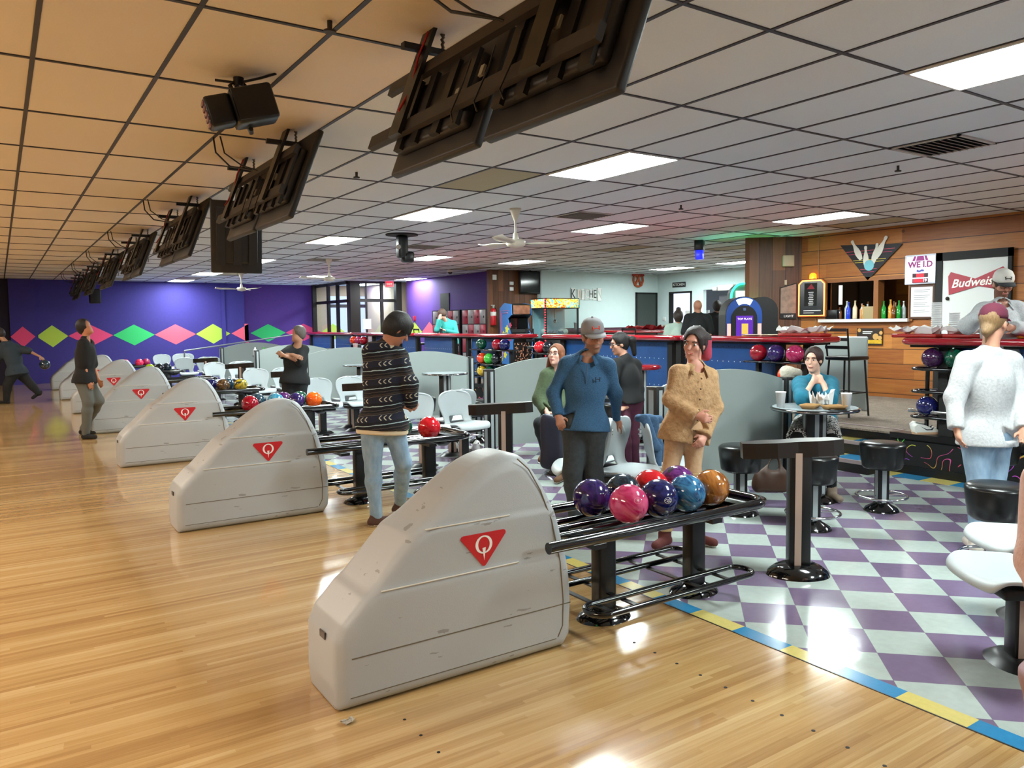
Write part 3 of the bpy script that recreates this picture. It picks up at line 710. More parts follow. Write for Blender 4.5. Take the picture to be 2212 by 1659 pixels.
row(5, [('lime', 3.0, -.12, 'lime yellow bowling ball on a far rack'), ('black', 3.22, -.1, 'black bowling ball beside the lime one'), ('navyteal', 3.42, .1, 'dark bowling ball at the end of a far rack')], 'bowling balls on the sixth rack')
row(6, [('hotpink', 2.9, -.12, 'hot pink bowling ball at the left of the farthest rack'), ('hotpink', 3.25, -.12, 'hot pink bowling ball in the middle of the farthest rack'), ('magenta', 3.45, .08, 'magenta pink bowling ball at the right of the farthest rack')], 'bowling balls on the farthest rack')
# ------------------------------------------------------------------ chairs
M_SEAT = mat('grey_blue_seat_plastic', 'b3bcc0', .38, var=.05, vs=3, bump=.1, bs=150)
M_STRIPE = mat('beige_stripe', 'b39a8c', .5); M_STRIPEW = mat('pale_stripe', 'a9b3b6', .4)
def chair_mesh():
    # side curve: y forward, z up ; half width
    pts = [(.235, .395, .19), (.225, .425, .215), (.19, .437, .228), (.1, .432, .235), (.0, .424, .235), (-.1, .424, .225), (-.155, .44, .2), (-.185, .475, .185), (-.2, .53, .19), (-.212, .6, .215),
           (-.222, .66, .235), (-.232, .72, .24), (-.242, .77, .228), (-.250, .81, .195), (-.255, .835, .14), (-.257, .845, .06)]
    NU = 12; vs = []; fs = []
    for i, (y, z, w_) in enumerate(pts):
        for j in range(NU+1):
            u = -1+2*j/NU
            dish = (abs(u)**2.5)
            if i < 6: vs.append((u*w_*1.1, y-(.03*dish if i < 3 else 0), z+.022*dish*(1 if i > 1 else .3)))
            else: vs.append((u*w_*1.1, y+.045*dish, z))
    for i in range(len(pts)-1):
        for j in range(NU):
            u = -1+2*(j+.5)/NU
            if 6 <= i <= 7 and abs(u) < .5: continue
            a = i*(NU+1)+j; fs.append((a, a+1, a+NU+2, a+NU+1))
    return MB().add(vs, fs, 0, True)
def chair(lb):
    t = thing('seat_chair', lb, 'chair', group='moulded grey bowling seats')
    o = chair_mesh().build('shell', M_SEAT, t)
    m = o.modifiers.new('s', 'SOLIDIFY'); m.thickness = .026; m.offset = -1
    m = o.modifiers.new('u', 'SUBSURF'); m.levels = 2; m.render_levels = 2
    MB().rbox((0, .0, .375), (.3, .26, .05), .01).build('seat_bracket', BLACK, t)
    f = MB(); f.rbox((0, -.02, .2), (.1, .08, .36), .008); f.build('pedestal', BLACK, t)
    MB().bx(-.052, -.05, -.045, .005, .03, .35).bx(.05, .052, -.045, .005, .03, .35).bx(-.02, .02, -.0625, -.06, .03, .35).build('pedestal_stripe', M_STRIPE, t)
    MB().lathe([(.001, .04), (.1, .04), (.13, .03), (.18, .0)], (0, -.02, 0), 28, sy=.75).build('foot', BLACK, t)
    MB().cyl((.012, -.2305, .70), (.012, -.262, .705), .008, n=10).cyl((-.012, -.2305, .735), (-.012, -.262, .74), .008, n=10).build('bolt', CHROME, t)
    return t
def face_dir(v): return math.atan2(-v[0], v[1])     # rotation that turns local +y to v
_ch = None
def place_chair(x, y, v, lb):
    global _ch
    if _ch is None: _ch = chair(lb); _ch.location = (x, y, 0); _ch.rotation_euler = (0, 0, face_dir(v)); return _ch
    return dup(_ch, (x, y, 0), face_dir(v), lb)
# near group
place_chair(4.14, 4.76, (.2, -.98), 'grey moulded chair whose back the man in the cap leans on')
place_chair(4.62, 4.72, (.78, -.62), 'grey moulded chair with a denim jacket over its back')
place_chair(4.27, 5.25, (-.3, .95), 'grey moulded chair facing away, behind the chair with the denim jacket')
place_chair(3.98, 5.1, (-.85, .5), 'grey moulded chair behind the legs of the man in the cap')
WORD = ['second', 'third', 'fourth', 'fifth', 'sixth', 'seventh']
WHERE = ['beside the green ball', 'right of the man with folded arms', 'left of the man with folded arms', 'behind the rack of dark and yellow balls', 'before the metal railing', 'farthest, before the blue-purple wall']
for k in range(6):
    Y = 8.12+3.43*k; n_ = WHERE[k]
    place_chair(4.02, Y-.02, (.12, -.99), 'left grey chair of the pair '+n_)
    place_chair(4.56, Y, (.16, -.98), 'right grey chair of the pair '+n_)
    place_chair(4.66, Y+.5, (-.1, .99), 'grey chair back to back with the pair '+n_)
# foreground right
place_chair(3.93, 1.70, (-.8, .6), 'grey moulded chair at the right edge in front of the person in pink')
place_chair(4.56, 1.93, (-.8, .6), 'grey moulded chair behind the one at the right edge')

# ------------------------------------------------------------------ stools
M_VINYL = mat('black_vinyl', '0e0f10', .28, bump=.06, bs=40)
def stool(lb):
    t = thing('bar_stool', lb, 'stool', group='low round black stools')
    MB().lathe([(.001, .60), (.10, .6), (.165, .592), (.185, .575), (.187, .56), (.176, .47), (.165, .39), (.15, .372), (.001, .37)], n=36).build('seat', M_VINYL, t)
    f = MB(); f.rbox((0, 0, .2), (.095, .08, .36), .006); f.build('post', BLACK, t)
    MB().bx(-.02, .02, -.043, -.0405, .04, .36).bx(.048, .0505, -.02, .02, .04, .36).bx(-.0505, -.048, -.02, .02, .04, .36).bx(-.02, .02, .0405, .043, .04, .36).build('post_stripe', M_STRIPEW, t)
    MB().lathe([(.001, .075), (.06, .075), (.07, .06), (.13, .025), (.145, 0)], n=32).build('foot', BLACKG, t)
    f = MB(); f.tube([(x, y, .13) for x, y in arc(0, 0, .205, 0, 350, 35)], .0105, 10, closed=True)
    f.cyl((-.2, 0, .13), (.2, 0, .13), .007, n=8); f.build('foot_ring', CHROME, t)
    return t
_st = stool('low round black stool alone on the checkered floor before the steps'); _st.location = (6.22, 3.78, 0); _st.rotation_euler = (0, 0, R(-28))
for p, lb in [((5.24, 3.76), 'low round black stool in front of the round table with food'), ((5.16, 4.42), 'low round black stool beside the grey divider and the brown bag'),
  ((5.19, 2.37), 'low round black stool at the right edge, beside the woman in grey sweatshirt'), ((7.2, 3.3), 'stool behind the legs of the woman in grey sweatshirt'),
  ((4.97, 6.82), 'low round black stool under the woman in olive green'), ((6.6, 7.75), 'low black stool behind the woman in the black top'), ((5.05, 10.2), 'low round black stool beside the second round table'), ((6.9, 11.0), 'low round black stool right of the second round table'),
  ((6.6, 4.78), 'black stool under the woman in teal shirt'), ((7.0, 9.0), 'low black stool below the red-topped table'), ((5.45, 9.3), 'low black stool behind the tall black divider post')]:
    dup(_st, (p[0], p[1], 0), R(-28), lb)

# ------------------------------------------------------------------ round tables
M_TTOP = mat('grey_laminate', '9aa5ab', .22); 
def round_table(loc, top, hgt, rad, lb, red=False):
    t = thing('round_table', lb, 'table', (loc[0], loc[1], 0), R(-28), 'round pedestal tables')
    if red:
        MB().lathe([(.001, hgt), (rad-.03, hgt), (rad-.005, hgt-.012), (rad, hgt-.03), (rad-.005, hgt-.055), (rad-.03, hgt-.065), (.001, hgt-.065)], n=48).build('tabletop', M_REDG, t)
    else:
        MB().lathe([(.001, hgt), (rad-.015, hgt)], n=48).build('tabletop', M_TTOP, t)
        MB().lathe([(rad-.015, hgt), (rad, hgt-.004), (rad+.003, hgt-.016), (rad, hgt-.028), (.001, hgt-.03)], n=48).build('edge_band', BLACKG, t)
        MB().lathe([(rad+.0035, hgt-.012), (rad+.005, hgt-.016), (rad+.0035, hgt-.02)], n=48).build('edge_trim', CHROME, t)
    MB().rbox((0, 0, (hgt-.03)/2+.02), (.19, .1, hgt-.07), .006).build('post', BLACK, t)
    MB().bx(-.02, .02, -.053, -.0505, .06, hgt-.05).bx(.055, .085, -.053, -.0505, .06, hgt-.05).bx(-.096, -.0945, -.02, .02, .06, hgt-.05).build('post_stripe', M_STRIPEW, t)
    MB().lathe([(.001, .07), (.09, .07), (.12, .05), (.19, .02), (.2, 0)], n=36).build('foot', BLACKG, t)
    return t
M_REDG = mat('glossy_red_laminate', '9c0c1e', .12, coat=.8)
round_table((6.08, 4.36), 0, .86, .385, 'grey round table with cups and food trays where the woman in teal sits')
round_table((5.94, 11.2), 0, .86, .37, 'grey round table before a divider, right of the man in the patterned sweater')
round_table((5.94, 14.7), 0, .86, .37, 'grey round table partly hidden behind the patterned sweater')
round_table((7.25, 8.0), 0, 1.06, .3, 'red round table where the woman in the black top leans', True)
round_table((7.3, 18.6), 0, 1.02, .55, 'red round table carrying a white cup, far behind the dividers', True)
round_table((7.3, 14.3), 0, 1.0, .4, 'red round table just showing above a divider, right of the sweater', True)

# ------------------------------------------------------------------ scoring consoles: post with a curved slab
M_SLAB = mat('dark_brown_slab', '1d1714', .35)
def console(lb):
    t = thing('scoring_console', lb, 'console', group='posts with curved black console slabs')
    up = [(-.36, .07), (-.28, .095), (-.18, .1), (-.1, .085), (-.05, .095), (.0, .11), (.08, .105), (.15, .085), (.2, .085), (.25, .05)]
    lo = [(.27, -.03), (.2, -.055), (.1, -.06), (-.02, -.05), (-.15, -.06), (-.28, -.04), (-.36, -.01)]
    T_ = Matrix.Translation((0, 0, .83)) @ Matrix.Rotation(R(-3), 4, 'Y')
    MB().prism(up+lo, -.055, .045, 0, T_).build('slab', M_SLAB, t)
    MB().rbox((0, 0, .43), (.135, .1, .76), .008).build('post', BLACK, t)
    MB().bx(-.036, .006, -.0535, -.0505, .07, .8).build('post_stripe', M_STRIPE, t)
    MB().lathe([(.001, .075), (.1, .075), (.13, .06), (.165, .03), (.175, .0)], n=36, sx=1.15, sy=.85).build('foot', BLACKG, t)
    return t
_cn = console('black console post with a curved slab standing in the right foreground'); _cn.location = (4.2, 3.12, 0); _cn.rotation_euler = (0, 0, R(-38))
for k, lb in enumerate(['black console post with curved slab beside the tall divider post', 'console slab seen over the third pair of chairs', 'console slab right of the far chair pair', 'small console slab with lime cloth near the railing', 'farthest console slab before the purple wall']):
    dup(_cn, (4.02+.05*k, 6.35+3.5*k, 0), R(-38), lb)

# ------------------------------------------------------------------ dividers
M_DIV = mat('grey_divider_panel', '98a29f', .45, var=.04, vs=2)
def divider(lb):
    t = thing('divider', lb, 'divider', group='curved grey dividers between the seating bays')
    top = [(0, 1.06)]+[(1.7*i/18, 1.06+.135*math.sin(math.pi*i/18)**.9 if 0 < i < 18 else 1.06) for i in range(1, 19)]
    pl = [(0.03, .1)]+[(x+.03, z) for x, z in top]+[(1.73, .1)]
    M = Matrix(((1, 0, 0, 0), (0, 0, -1, .012), (0, 1, 0, 0), (0, 0, 0, 1)))
    MB().prism(pl, 0, .024, 0, M).build('panel', M_DIV, t)
    for x in (0, 1.76):
        q = MB(); q.rbox((x, 0, .54), (.1, .13, 1.08), .008); q.build('post', BLACK, t)
        MB().bx(x-.018, x+.022, -.0675, -.065, .05, 1.05).bx(x-.052, x-.05, -.03, .03, .05, 1.05).build('post_stripe', M_STRIPEW, t)
    return t
_dv = divider('curved grey divider with black post, right of centre behind the man in the cap'); _dv.location = (5.02, 8.3, 0)
for (x, y), lb in [((4.72, 5.0), 'curved grey divider between the woman in tan and the woman in teal'), ((5.0, 11.8), 'curved grey divider behind the round table, right of the patterned sweater'), ((5.0, 15.3), 'curved grey divider left of the patterned sweater'),
                   ((5.0, 18.8), 'curved grey divider behind the man with folded arms'), ((5.0, 22.3), 'farthest curved grey divider, by the railing')]:
    dup(_dv, (x, y, 0), 0, lb)
# ------------------------------------------------------------------ red counters at the edge of the concourse
ZT = 1.447
def m_peg():
    t = NT('blue_peg_panel'); v, x, y, z = t.xyz()
    fy = t.math('SUBTRACT', t.math('FRACT', t.math('DIVIDE', y, .1)), .5); fz = t.math('SUBTRACT', t.math('FRACT', t.math('DIVIDE', z, .2)), .5)
    d = t.math('SQRT', t.math('ADD', t.math('POWER', t.math('MULTIPLY', fy, .1), 2), t.math('POWER', t.math('MULTIPLY', fz, .2), 2)))
    hole = t.math('LESS_THAN', d, .007); r_ = t.math('FLOORED_MODULO', t.math('FLOOR', t.math('DIVIDE', z, .2)), 2)
    nz = t.n('ShaderNodeTexNoise', i_Vector=v, i_Scale=5.0, i_Detail=3.0)
    hs = t.n('ShaderNodeHueSaturation', i_Color=srgb('1f4f8f'), i_Value=t.math('MULTIPLY_ADD', nz.outputs[0], .5, .75))
    t.set('Base Color', t.mix(hole, hs.outputs[0], t.mix(r_, srgb('050505'), srgb('e6eef2')))); t.set('Roughness', .3); t.set('Coat Weight', .3); return t.m
M_PEG = m_peg()
def counter(y0, y1, lb, panels, posts):
    t = thing('bar_counter', lb, 'counter', (8.0, y0, 0), 0, 'red-topped bar counters along the concourse edge')
    L = y1-y0; x0, x1 = -.03, .50
    out = arc(x1-.12, .12, .12, -90, 0, 4)+arc(x1-.12, L-.12, .12, 0, 90, 4)+arc(x0+.12, L-.12, .12, 90, 180, 4)+arc(x0+.12, .12, .12, 180, 270, 4)
    f = MB(); rings = []
    for k in range(9):
        a = -math.pi/2+math.pi*k/8; off = .038*math.cos(a)-.0; z = ZT-.038+.038*math.sin(a)
        cx, cy = (x0+x1)/2, L/2
        rings.append([((x-cx)*(1+(off-.038)/(x1-x0)*2)+cx, (y-cy)*(1+(off-.038)/L*2)+cy, z) for x, y in out])
    n = len(out); vs = [q for r_ in rings for q in r_]
    f.add(vs, [(i*n+j, i*n+(j+1) % n, (i+1)*n+(j+1) % n, (i+1)*n+j) for i in range(8) for j in range(n)], 0, True)
    f.add(rings[0], [list(range(n))[::-1]]); f.add(rings[-1], [list(range(n))])
    f.build('top', M_REDG, t)
    for a, b in panels:
        MB().bx(.18, .2, a-y0, b-y0, PF+.1, ZT-.08).build('peg_panel', M_PEG, t)
    for a in posts:
        MB().bx(.12, .2, a-y0-.05, a-y0+.05, PF, ZT-.075).build('post', BLACKM, t)
    MB().bx(.05, .35, .1, L-.1, ZT-.1, ZT-.076).build('under_rail', BLACKM, t)
    MB().cyl((.05, .1, PF+.25), (.05, L-.1, PF+.25), .02).build('foot_rail', CHROME, t)
    return t
counter(-1.2, 4.70, 'red-topped counter at right where the bartender in grey hoodie works', [(-1.2, 4.2)], [4.28, 2.5, .5])
counter(5.68, 8.02, 'red-topped counter holding paper wrappers, behind the woman in tan', [(6.42, 7.95)], [6.36, 5.95])
counter(8.04, 11.45, 'red-topped counter behind the man in the grey cap', [(8.35, 10.9)], [8.12, 8.3, 10.95])
counter(12.12, 16.6, 'red-topped counter in front of the lockers, right of the sweater', [(13.2, 14.2), (15.0, 16.4)], [13.1, 14.3, 14.9])
counter(16.62, 20.4, 'red-topped counter in front of the glass entrance', [(16.8, 17.6), (18.0, 19.2)], [16.7, 17.7, 19.3])
counter(20.42, 24.4, 'far red-topped counter right of the man with folded arms', [(20.6, 22.2), (22.6, 24.2)], [22.4, 24.3])
# high chairs on the concourse
M_METB = mat('black_tube', '101012', .35)
def high_chair(x, y, rz, lb):
    t = thing('high_chair', lb, 'chair', (x, y, PF), rz, 'black metal high chairs on the concourse')
    for sx in (-1, 1):
        for sy in (-1, 1): MB().cyl((sx*.19, sy*.19, 0), (sx*.15, sy*.15, .72), .013, n=8).build('leg', M_METB, t)
    MB().rbox((0, 0, .74), (.38, .38, .05), .015).build('seat', M_VINYL, t)
    f = MB()
    for sx in (-1, 1): f.cyl((sx*.16, .17, .74), (sx*.17, .22, 1.12), .012, n=8)
    f.build('back_post', M_METB, t)
    for z in (.88, .98, 1.1): MB().box((0, .205, z), (.34, .012, .04)).build('slat', M_METB, t)
    MB().tube([(-.17, -.17, .3), (.17, -.17, .3), (.17, .17, .3), (-.17, .17, .3)], .01, 8, closed=True).build('foot_rest', M_METB, t)
for x, y, rz, lb in [(8.78, 16.25, 1.2, 'black high chair under the woman in the teal top'), (9.0, 12.9, 1.4, 'black high chair right of the woman in the teal top'), (8.9, 17.85, 1.5, 'black high chair in front of the entrance glass'), (8.9, 19.7, 1.4, 'black high chair left of the entrance glass, behind the counter'),
                     (9.3, 10.3, 1.6, 'black high chair behind the counter near the kitchen'), (8.95, 5.95, 1.5, 'black high chair under the counter with paper wrappers')]: high_chair(x, y, rz, lb)
# house ball shelves
def ball_shelf(y0, y1, zs, lb):
    t = thing('ball_shelf', lb, 'ball shelf', (8.0, y0, 0), 0)
    L = y1-y0
    for i, z in enumerate(zs):
        f = MB(); f.tube([(-.13, 0, z), (-.13, L, z), (.1, L, z), (.1, 0, z)], .014, 8, closed=True); f.bx(-.1, .08, .02, L-.02, z-.012, z+.002); f.build('shelf', BLACKG, t)
    for a in (.12, L-.12): MB().bx(-.02, .04, a-.025, a+.025, PF, max(zs)+.02).build('post', BLACKM, t)
ball_shelf(5.78, 6.7, (1.13, .87), 'black shelf of house balls below the wrappers, left of the woman in teal')
g = 'house balls on the shelf by the woman in teal'
for y, kd, lb in [(6.53, 'crimson', 'dark red house ball, left of the three above the divider'), (6.26, 'violet', 'violet house ball, middle of the three above the divider'), (5.98, 'magenta', 'magenta house ball beside the head of the woman in teal')]:
    ball(kd, (7.94, y, 1.241), lb, g)
ball('redor', (7.94, 6.1, .981), 'orange-red house ball on the lower shelf behind the white coat', g)
ball_shelf(12.3, 13.75, (1.13, .85, .6), 'black three-tier shelf of house balls beside the colourful arcade machine')
g = 'house balls on the shelf beside the arcade machine'
for y, z, kd, lb in [(13.42, 1.241, 'green', 'dark green house ball at the left of the top tier'), (12.82, 1.241, 'crimson', 'red house ball in the middle of the top tier'), (12.55, 1.241, 'navy', 'navy house ball at the right of the top tier'),
   (13.40, .961, 'redor', 'orange house ball at the left of the middle tier'), (13.13, .961, 'brightgreen', 'bright green house ball on the middle tier'), (12.85, .961, 'black', 'black house ball on the middle tier'),
   (13.4, .711, 'yellow', 'yellow house ball on the lowest tier'), (13.1, .711, 'green', 'green house ball on the lowest tier')]: ball(kd, (7.95, y, z), lb, g)
ball_shelf(11.0, 11.5, (1.11, .85), 'small black ball shelf behind the seated woman in olive green')
ball('red', (7.95, 11.38, 1.221), 'red house ball above the woman in olive green', 'house balls above the woman in olive green'); ball('black', (7.95, 11.12, 1.221), 'black house ball above the woman in olive green', 'house balls above the woman in olive green')
ball_shelf(19.0, 20.6, (1.13,), 'small ball shelf below the far red counter')
for y, kd, lb in [(20.2, 'redor', 'orange-red house ball left of the sweater, far shelf'), (19.85, 'magenta', 'magenta house ball in the middle of the far shelf'), (19.5, 'crimson', 'dark red house ball next to the sweater, far shelf')]: ball(kd, (7.95, y, 1.24), lb, 'house balls on the far shelf')
# revolving stand with oval tiers at right
t = thing('ball_stand', 'black stand with three oval ring tiers on the concourse edge', 'ball stand', (8.12, 4.32, PF), R(0))
MB().cyl((0, .12, 0), (0, .12, .8), .022).build('pole', BLACKG, t)
MB().bx(-.08, .08, -.2, -.05, 0, .55).build('base_column', BLACKM, t)
for z in (.70, .46, .19):
    f = MB(); f.tube([(a, b, z) for a, b in rrect(-.13, .13, -.28, .26, .12, 6)], .017, 10, closed=True); f.tube([(a, b, z-.01) for a, b in rrect(-.07, .07, -.2, .2, .06, 5)], .013, 8, closed=True)
    f.build('tier', BLACKG, t)
ball('plum', (8.1, 4.38, PF+.815), 'dark plum bowling ball on the top tier of the ring stand', 'balls on the ring stand')
ball('green', (8.12, 4.15, PF+.815), 'very dark green ball beside the grey sweatshirt, top tier', 'balls on the ring stand')
ball('navy', (8.09, 4.42, PF+.305), 'dark blue bowling ball on the lowest tier of the ring stand', 'balls on the ring stand')

# ------------------------------------------------------------------ hanging screens, seen from behind
M_TV = mat('screen_back_plastic', '191614', .45, var=.2, vs=6); M_BRK = mat('dusty_black_bracket', '2a2420', .55, var=.3, vs=12)
M_SCR = emis('screen_glow', '20405a', .35); M_CH = mat('steel_chain', '6a645c', .4, .7)
def screen_unit(lb):
    t = thing('hanging_screens', lb, 'hanging screens', group='pairs of screens hanging over the lanes')
    # tilted frame: v axis goes up the back of the screen, which faces +x and down
    A = Matrix.Translation((.02, 0, 2.42)) @ Matrix.Rotation(R(21), 4, 'Y')
    for y, L, hh in ((-.43, .86, .68), (.5, .86, .58)):
        f = MB(); f.rbox((0, y, hh/2-.02), (.045, L, hh), .012, 2, 0, A); f.rbox((-.045, y, hh/2-.04), (.06, L*.82, hh*.62), .02, 2, 0, A)
        for q in (-.3, -.12, .1, .27): f.bx(-.092, -.07, y+q*L/.86-.035, y+q*L/.86+.035, .06, hh*.75, 0, A)
        f.build('screen_back', M_TV, t)
        MB().bx(.0228, .0236, y-L/2+.03, y+L/2-.03, .01, hh-.05, 0, A).build('display', M_SCR, t)
    for z, y0, y1 in ((.16, -.8, 1.12), (.47, -.8, 1.1)):
        MB().bx(-.12, -.09, y0, y1, z-.035, z+.035, 0, A).build('mounting_rail', M_BRK, t)
    for y in (-.45, .72):
        f = MB(); f.bx(-.15, -.13, y-.06, y+.06, .1, .78, 0, A); f.build('hanger_plate', BLACK, t)
        MB().bx(-.02, .26, y-.02, y+.02, 2.99, 3.02).build('hanger_arm', BLACK, t)
        MB().tube([(.2+.006*math.sin(k*3), y, 3.0+.012*k) for k in range(9)]+[(.21, y, 3.099)], .009, 5).build('chain', M_CH, t)
        MB().tube([(.19+.01*math.sin(k*2.1), y+.01, 2.62+.042*k) for k in range(10)], .008, 5).build('chain', M_CH, t)
    MB().tube([(.1, .68, 3.08), (.05, .7, 2.95), (.02, .72, 2.8), (-.06, .7, 2.68)], .006, 6).build('red_cable', mat('red_cable', 'a01818', .4), t)
    MB().tube([(-.28, .05, 3.1), (-.27, .03, 2.98), (-.2, -.1, 2.86), (-.06, -.2, 2.83)], .007, 6).tube([(-.24, .0, 3.1), (-.22, -.03, 2.97), (-.12, -.13, 2.87), (-.02, -.2, 2.83)], .006, 6).build('black_cable', BLACK, t)
    for q in ((.2, .2), (.02, .26), (-.5, .3)): MB().box((-.11, q[0], q[1]), (.012, .03, .05), 0, A).build('port_cover', mat('beige_clip', '8f8876', .5), t)
    f = MB()
    for q in range(3): f.tube([(-.12, .15-.2*q, .35), (-.14, .1-.2*q, .22), (-.12, .18-.2*q, .1), (-.13, .1-.2*q, .03)], .004, 5, 0, False, True, A)
    f.build('loose_wire', BLACK, t)
    return t
SLAB = ['large pair of hanging screens seen from behind, nearest, at the top of the picture', 'second pair of hanging screens, left of a brighter ceiling light', 'third pair of hanging screens from the viewer', 'fourth pair of hanging screens from the viewer', 'fifth pair of hanging screens in the row', 'sixth pair of hanging screens in the row', 'farthest pair of hanging screens, before the purple wall']
for k in range(7):
    p = (1.72, 2.86+3.52*k, 0)
    if k == 0: _s0 = screen_unit(SLAB[0]); _s0.location = p
    else: dup(_s0, p, 0, SLAB[k])
def single_screen(p, rz, hh, L, lb):
    t = thing('hanging_screen', lb, 'hanging screen', p, rz)
    A = Matrix.Rotation(R(14), 4, 'X')
    MB().rbox((0, 0, -hh/2), (L, .05, hh), .012, 2, 0, A).rbox((0, -.05, -hh/2), (L*.8, .06, hh*.7), .02, 2, 0, A).build('screen_back', M_TV, t)
    for x in (-.16, .0, .15): MB().bx(x-.04, x+.04, -.1, -.078, -hh+.1, -.06, 0, A).build('rib', M_TV, t)
    MB().tube([(0, 0, 0), (.01, 0, .12), (0, 0, H-p[2])], .012, 6).build('chain', M_CH, t)
single_screen((2.07, 8.35, 2.92), R(-8), .74, .5, 'single large screen hanging upright beside the second pair of screens')
t = thing('hanging_speaker', 'small ribbed black fixture hanging before the far purple wall', 'light fixture', tuple(atd(205, 640, 23)), 0)
MB().rbox((0, 0, 0), (.3, .3, .42), .04).cyl((0, 0, .2), (0, 0, 1.0), .02).build('body', BLACKM, t)
# disco projector lamp
P0 = Vector(atz(515, 168, H).tolist())
t = thing('stage_light', 'black stage light with a yoke clamped to the tan ceiling, upper left', 'stage light', P0, 0)
c = Vector(atd(512, 236, depth(P0)-.12).tolist())-P0
d = Vector((RGT*-.86+np.array([0, 0, -.28])+TOW*.42).tolist()).normalized(); Mx = frame_of(c, d, (0, 0, 1))
f = MB(); f.prism([(-.2, -.1), (.02, -.13), (.02, .13), (-.2, .1)], -.085, .085, 0, Mx @ Matrix(((1, 0, 0, 0), (0, 0, 1, 0), (0, 1, 0, 0), (0, 0, 0, 1))))
f.rbox((-.09, 0, 0), (.24, .2, .2), .02, 2, 0, Mx); f.rbox((.1, 0, 0), (.14, .17, .15), .015, 2, 0, Mx); f.build('body', BLACK, t)
f = MB()
for q in range(5): f.rbox((.172, -.06+.03*q, 0), (.012, .02, .12), .004, 1, 0, Mx)
f.build('lens', mat('red_grey_lens', '8a5a60', .2, var=.3), t)
f = MB()
for s_ in (-1, 1): f.tube([Mx @ Vector((-.04, s_*.12, 0)), Mx @ Vector((-.06, s_*.12, .14)), (0+s_*.05, 0, -.05), (0, 0, -.01)], .013, 8)
f.build('yoke', BLACK, t)
MB().cyl((0, 0, -.05), (0, 0, 0), .03).tube([(-.12, .05, -.02), (0, 0, -.03), (.1, -.12, -.015), (.16, -.2, -.002)], .008, 6).build('clamp', BLACK, t)
# small speaker lamp on the ceiling, blue lamp
P0 = Vector(atz(868, 506, H).tolist()); t = thing('ceiling_spotlight', 'small black moving lamp hung under a round ceiling plate', 'stage light', P0, 0)
MB().cyl((0, 0, -.02), (0, 0, 0), .26, n=28).build('plate', BLACKM, t); MB().rbox((0, 0, -.2), (.16, .16, .36), .03).rbox((.09, 0, -.36), (.2, .16, .18), .04).build('body', BLACK, t); MB().cyl((-.1, -.1, -.22), (-.12, -.12, -.22), .04).build('lens', CHROME, t)
P0 = Vector(atz(1511, 560, H).tolist()); P0 = Vector(atd(1511, 558, 14).tolist()); P0.z = H; t = thing('blue_lamp', 'small glowing blue lamp box on the ceiling before the kitchen wall', 'stage light', P0, R(30))
MB().rbox((0, 0, -.09), (.16, .16, .18), .015).build('housing', BLACK, t); MB().rbox((0, 0, -.26), (.13, .13, .16), .01).build('lens', emis('blue_glow', '1a22d8', 1.6), t)
P0 = Vector(atz(972, 583, H).tolist()); t = thing('camera_dome', 'small white ceiling camera left of the cedar pillar', 'camera', P0, 0)
MB().lathe([(.001, 0), (.08, 0), (.08, -.03), (.06, -.06)]).build('base', WHITE, t); MB().sph((0, 0, -.06), .06, 16).build('dome', BLACKG, t)
for px, py, lb in [(1613, 786, ''),]: pass
for i, (px, py, lb) in enumerate([(770, 372, 'small dark hook in the ceiling, left of the largest light'), (1940, 358, 'small dark sprinkler head in the ceiling above the bar'), (1471, 443, 'small dark sprinkler head right of the nearest fan'), (712, 45, 'small dark clip on the ceiling beam at the top left')]):
    p = atz(px, py, H); t = MB().cyl((0, 0, -.05), (0, 0, 0), .012).cyl((0, 0, -.055), (0, 0, -.045), .03).build('sprinkler_head', M_BRK); t.location = p; tag(t, lb, 'sprinkler')

# ------------------------------------------------------------------ cedar wall of the bar
def wm(px, py, off=.02):            # a frame on the bar wall facing the lanes: x to the right of the picture, y up
    p = atx(px, py, WX-off); return frame_of(p, (0, -1, 0), (0, 0, 1))
def wsz(x0, x1, y0, y1):            # width and height on the wall of a box of pixels
    a = atx(x0, (y0+y1)/2, WX); b = atx(x1, (y0+y1)/2, WX); c = atx((x0+x1)/2, y0, WX); d_ = atx((x0+x1)/2, y1, WX); return abs(a[1]-b[1]), abs(c[2]-d_[2])
# bowling pin triangle sign
A, B, C_ = atx(1815, 530, WX-.03), atx(1950, 526, WX-.03), atx(1874, 606, WX-.03)
t = thing('triangle_sign', 'black downward triangle sign with bowling pins and a blue ball', 'sign', A, 0)
cen = Vector(((A+B+C_)/3).tolist())-Vector(A.tolist())
M = frame_of(cen, (0, -1, 0), (0, 0, 1)); inv = M.inverted()
tri = [(inv @ (Vector(q.tolist())-Vector(A.tolist()))).xy[:] for q in (A, C_, B)]
MB().prism([tuple(q) for q in tri], -.012, .0, 0, M).build('board', mat('black_board', '14121a', .5), t)
def lerp2(a, b, k): return (a[0]+(b[0]-a[0])*k, a[1]+(b[1]-a[1])*k)
cols = ['c23a52', 'b8285a', 'd6c23a', 'd6c23a', 'c23a52', 'b8285a']
for i, k in enumerate((.16, .24, .42, .48, .68, .76)):
    l = lerp2(tri[0], tri[1], k); r_ = lerp2(tri[2], tri[1], k); f = MB()
    f.bx(l[0]+.03, r_[0]-.03, (l[1]+r_[1])/2-.004, (l[1]+r_[1])/2+.004, .0, .001, 0, M); f.build('neon_line', mat('line_'+cols[i], cols[i], .4), t)
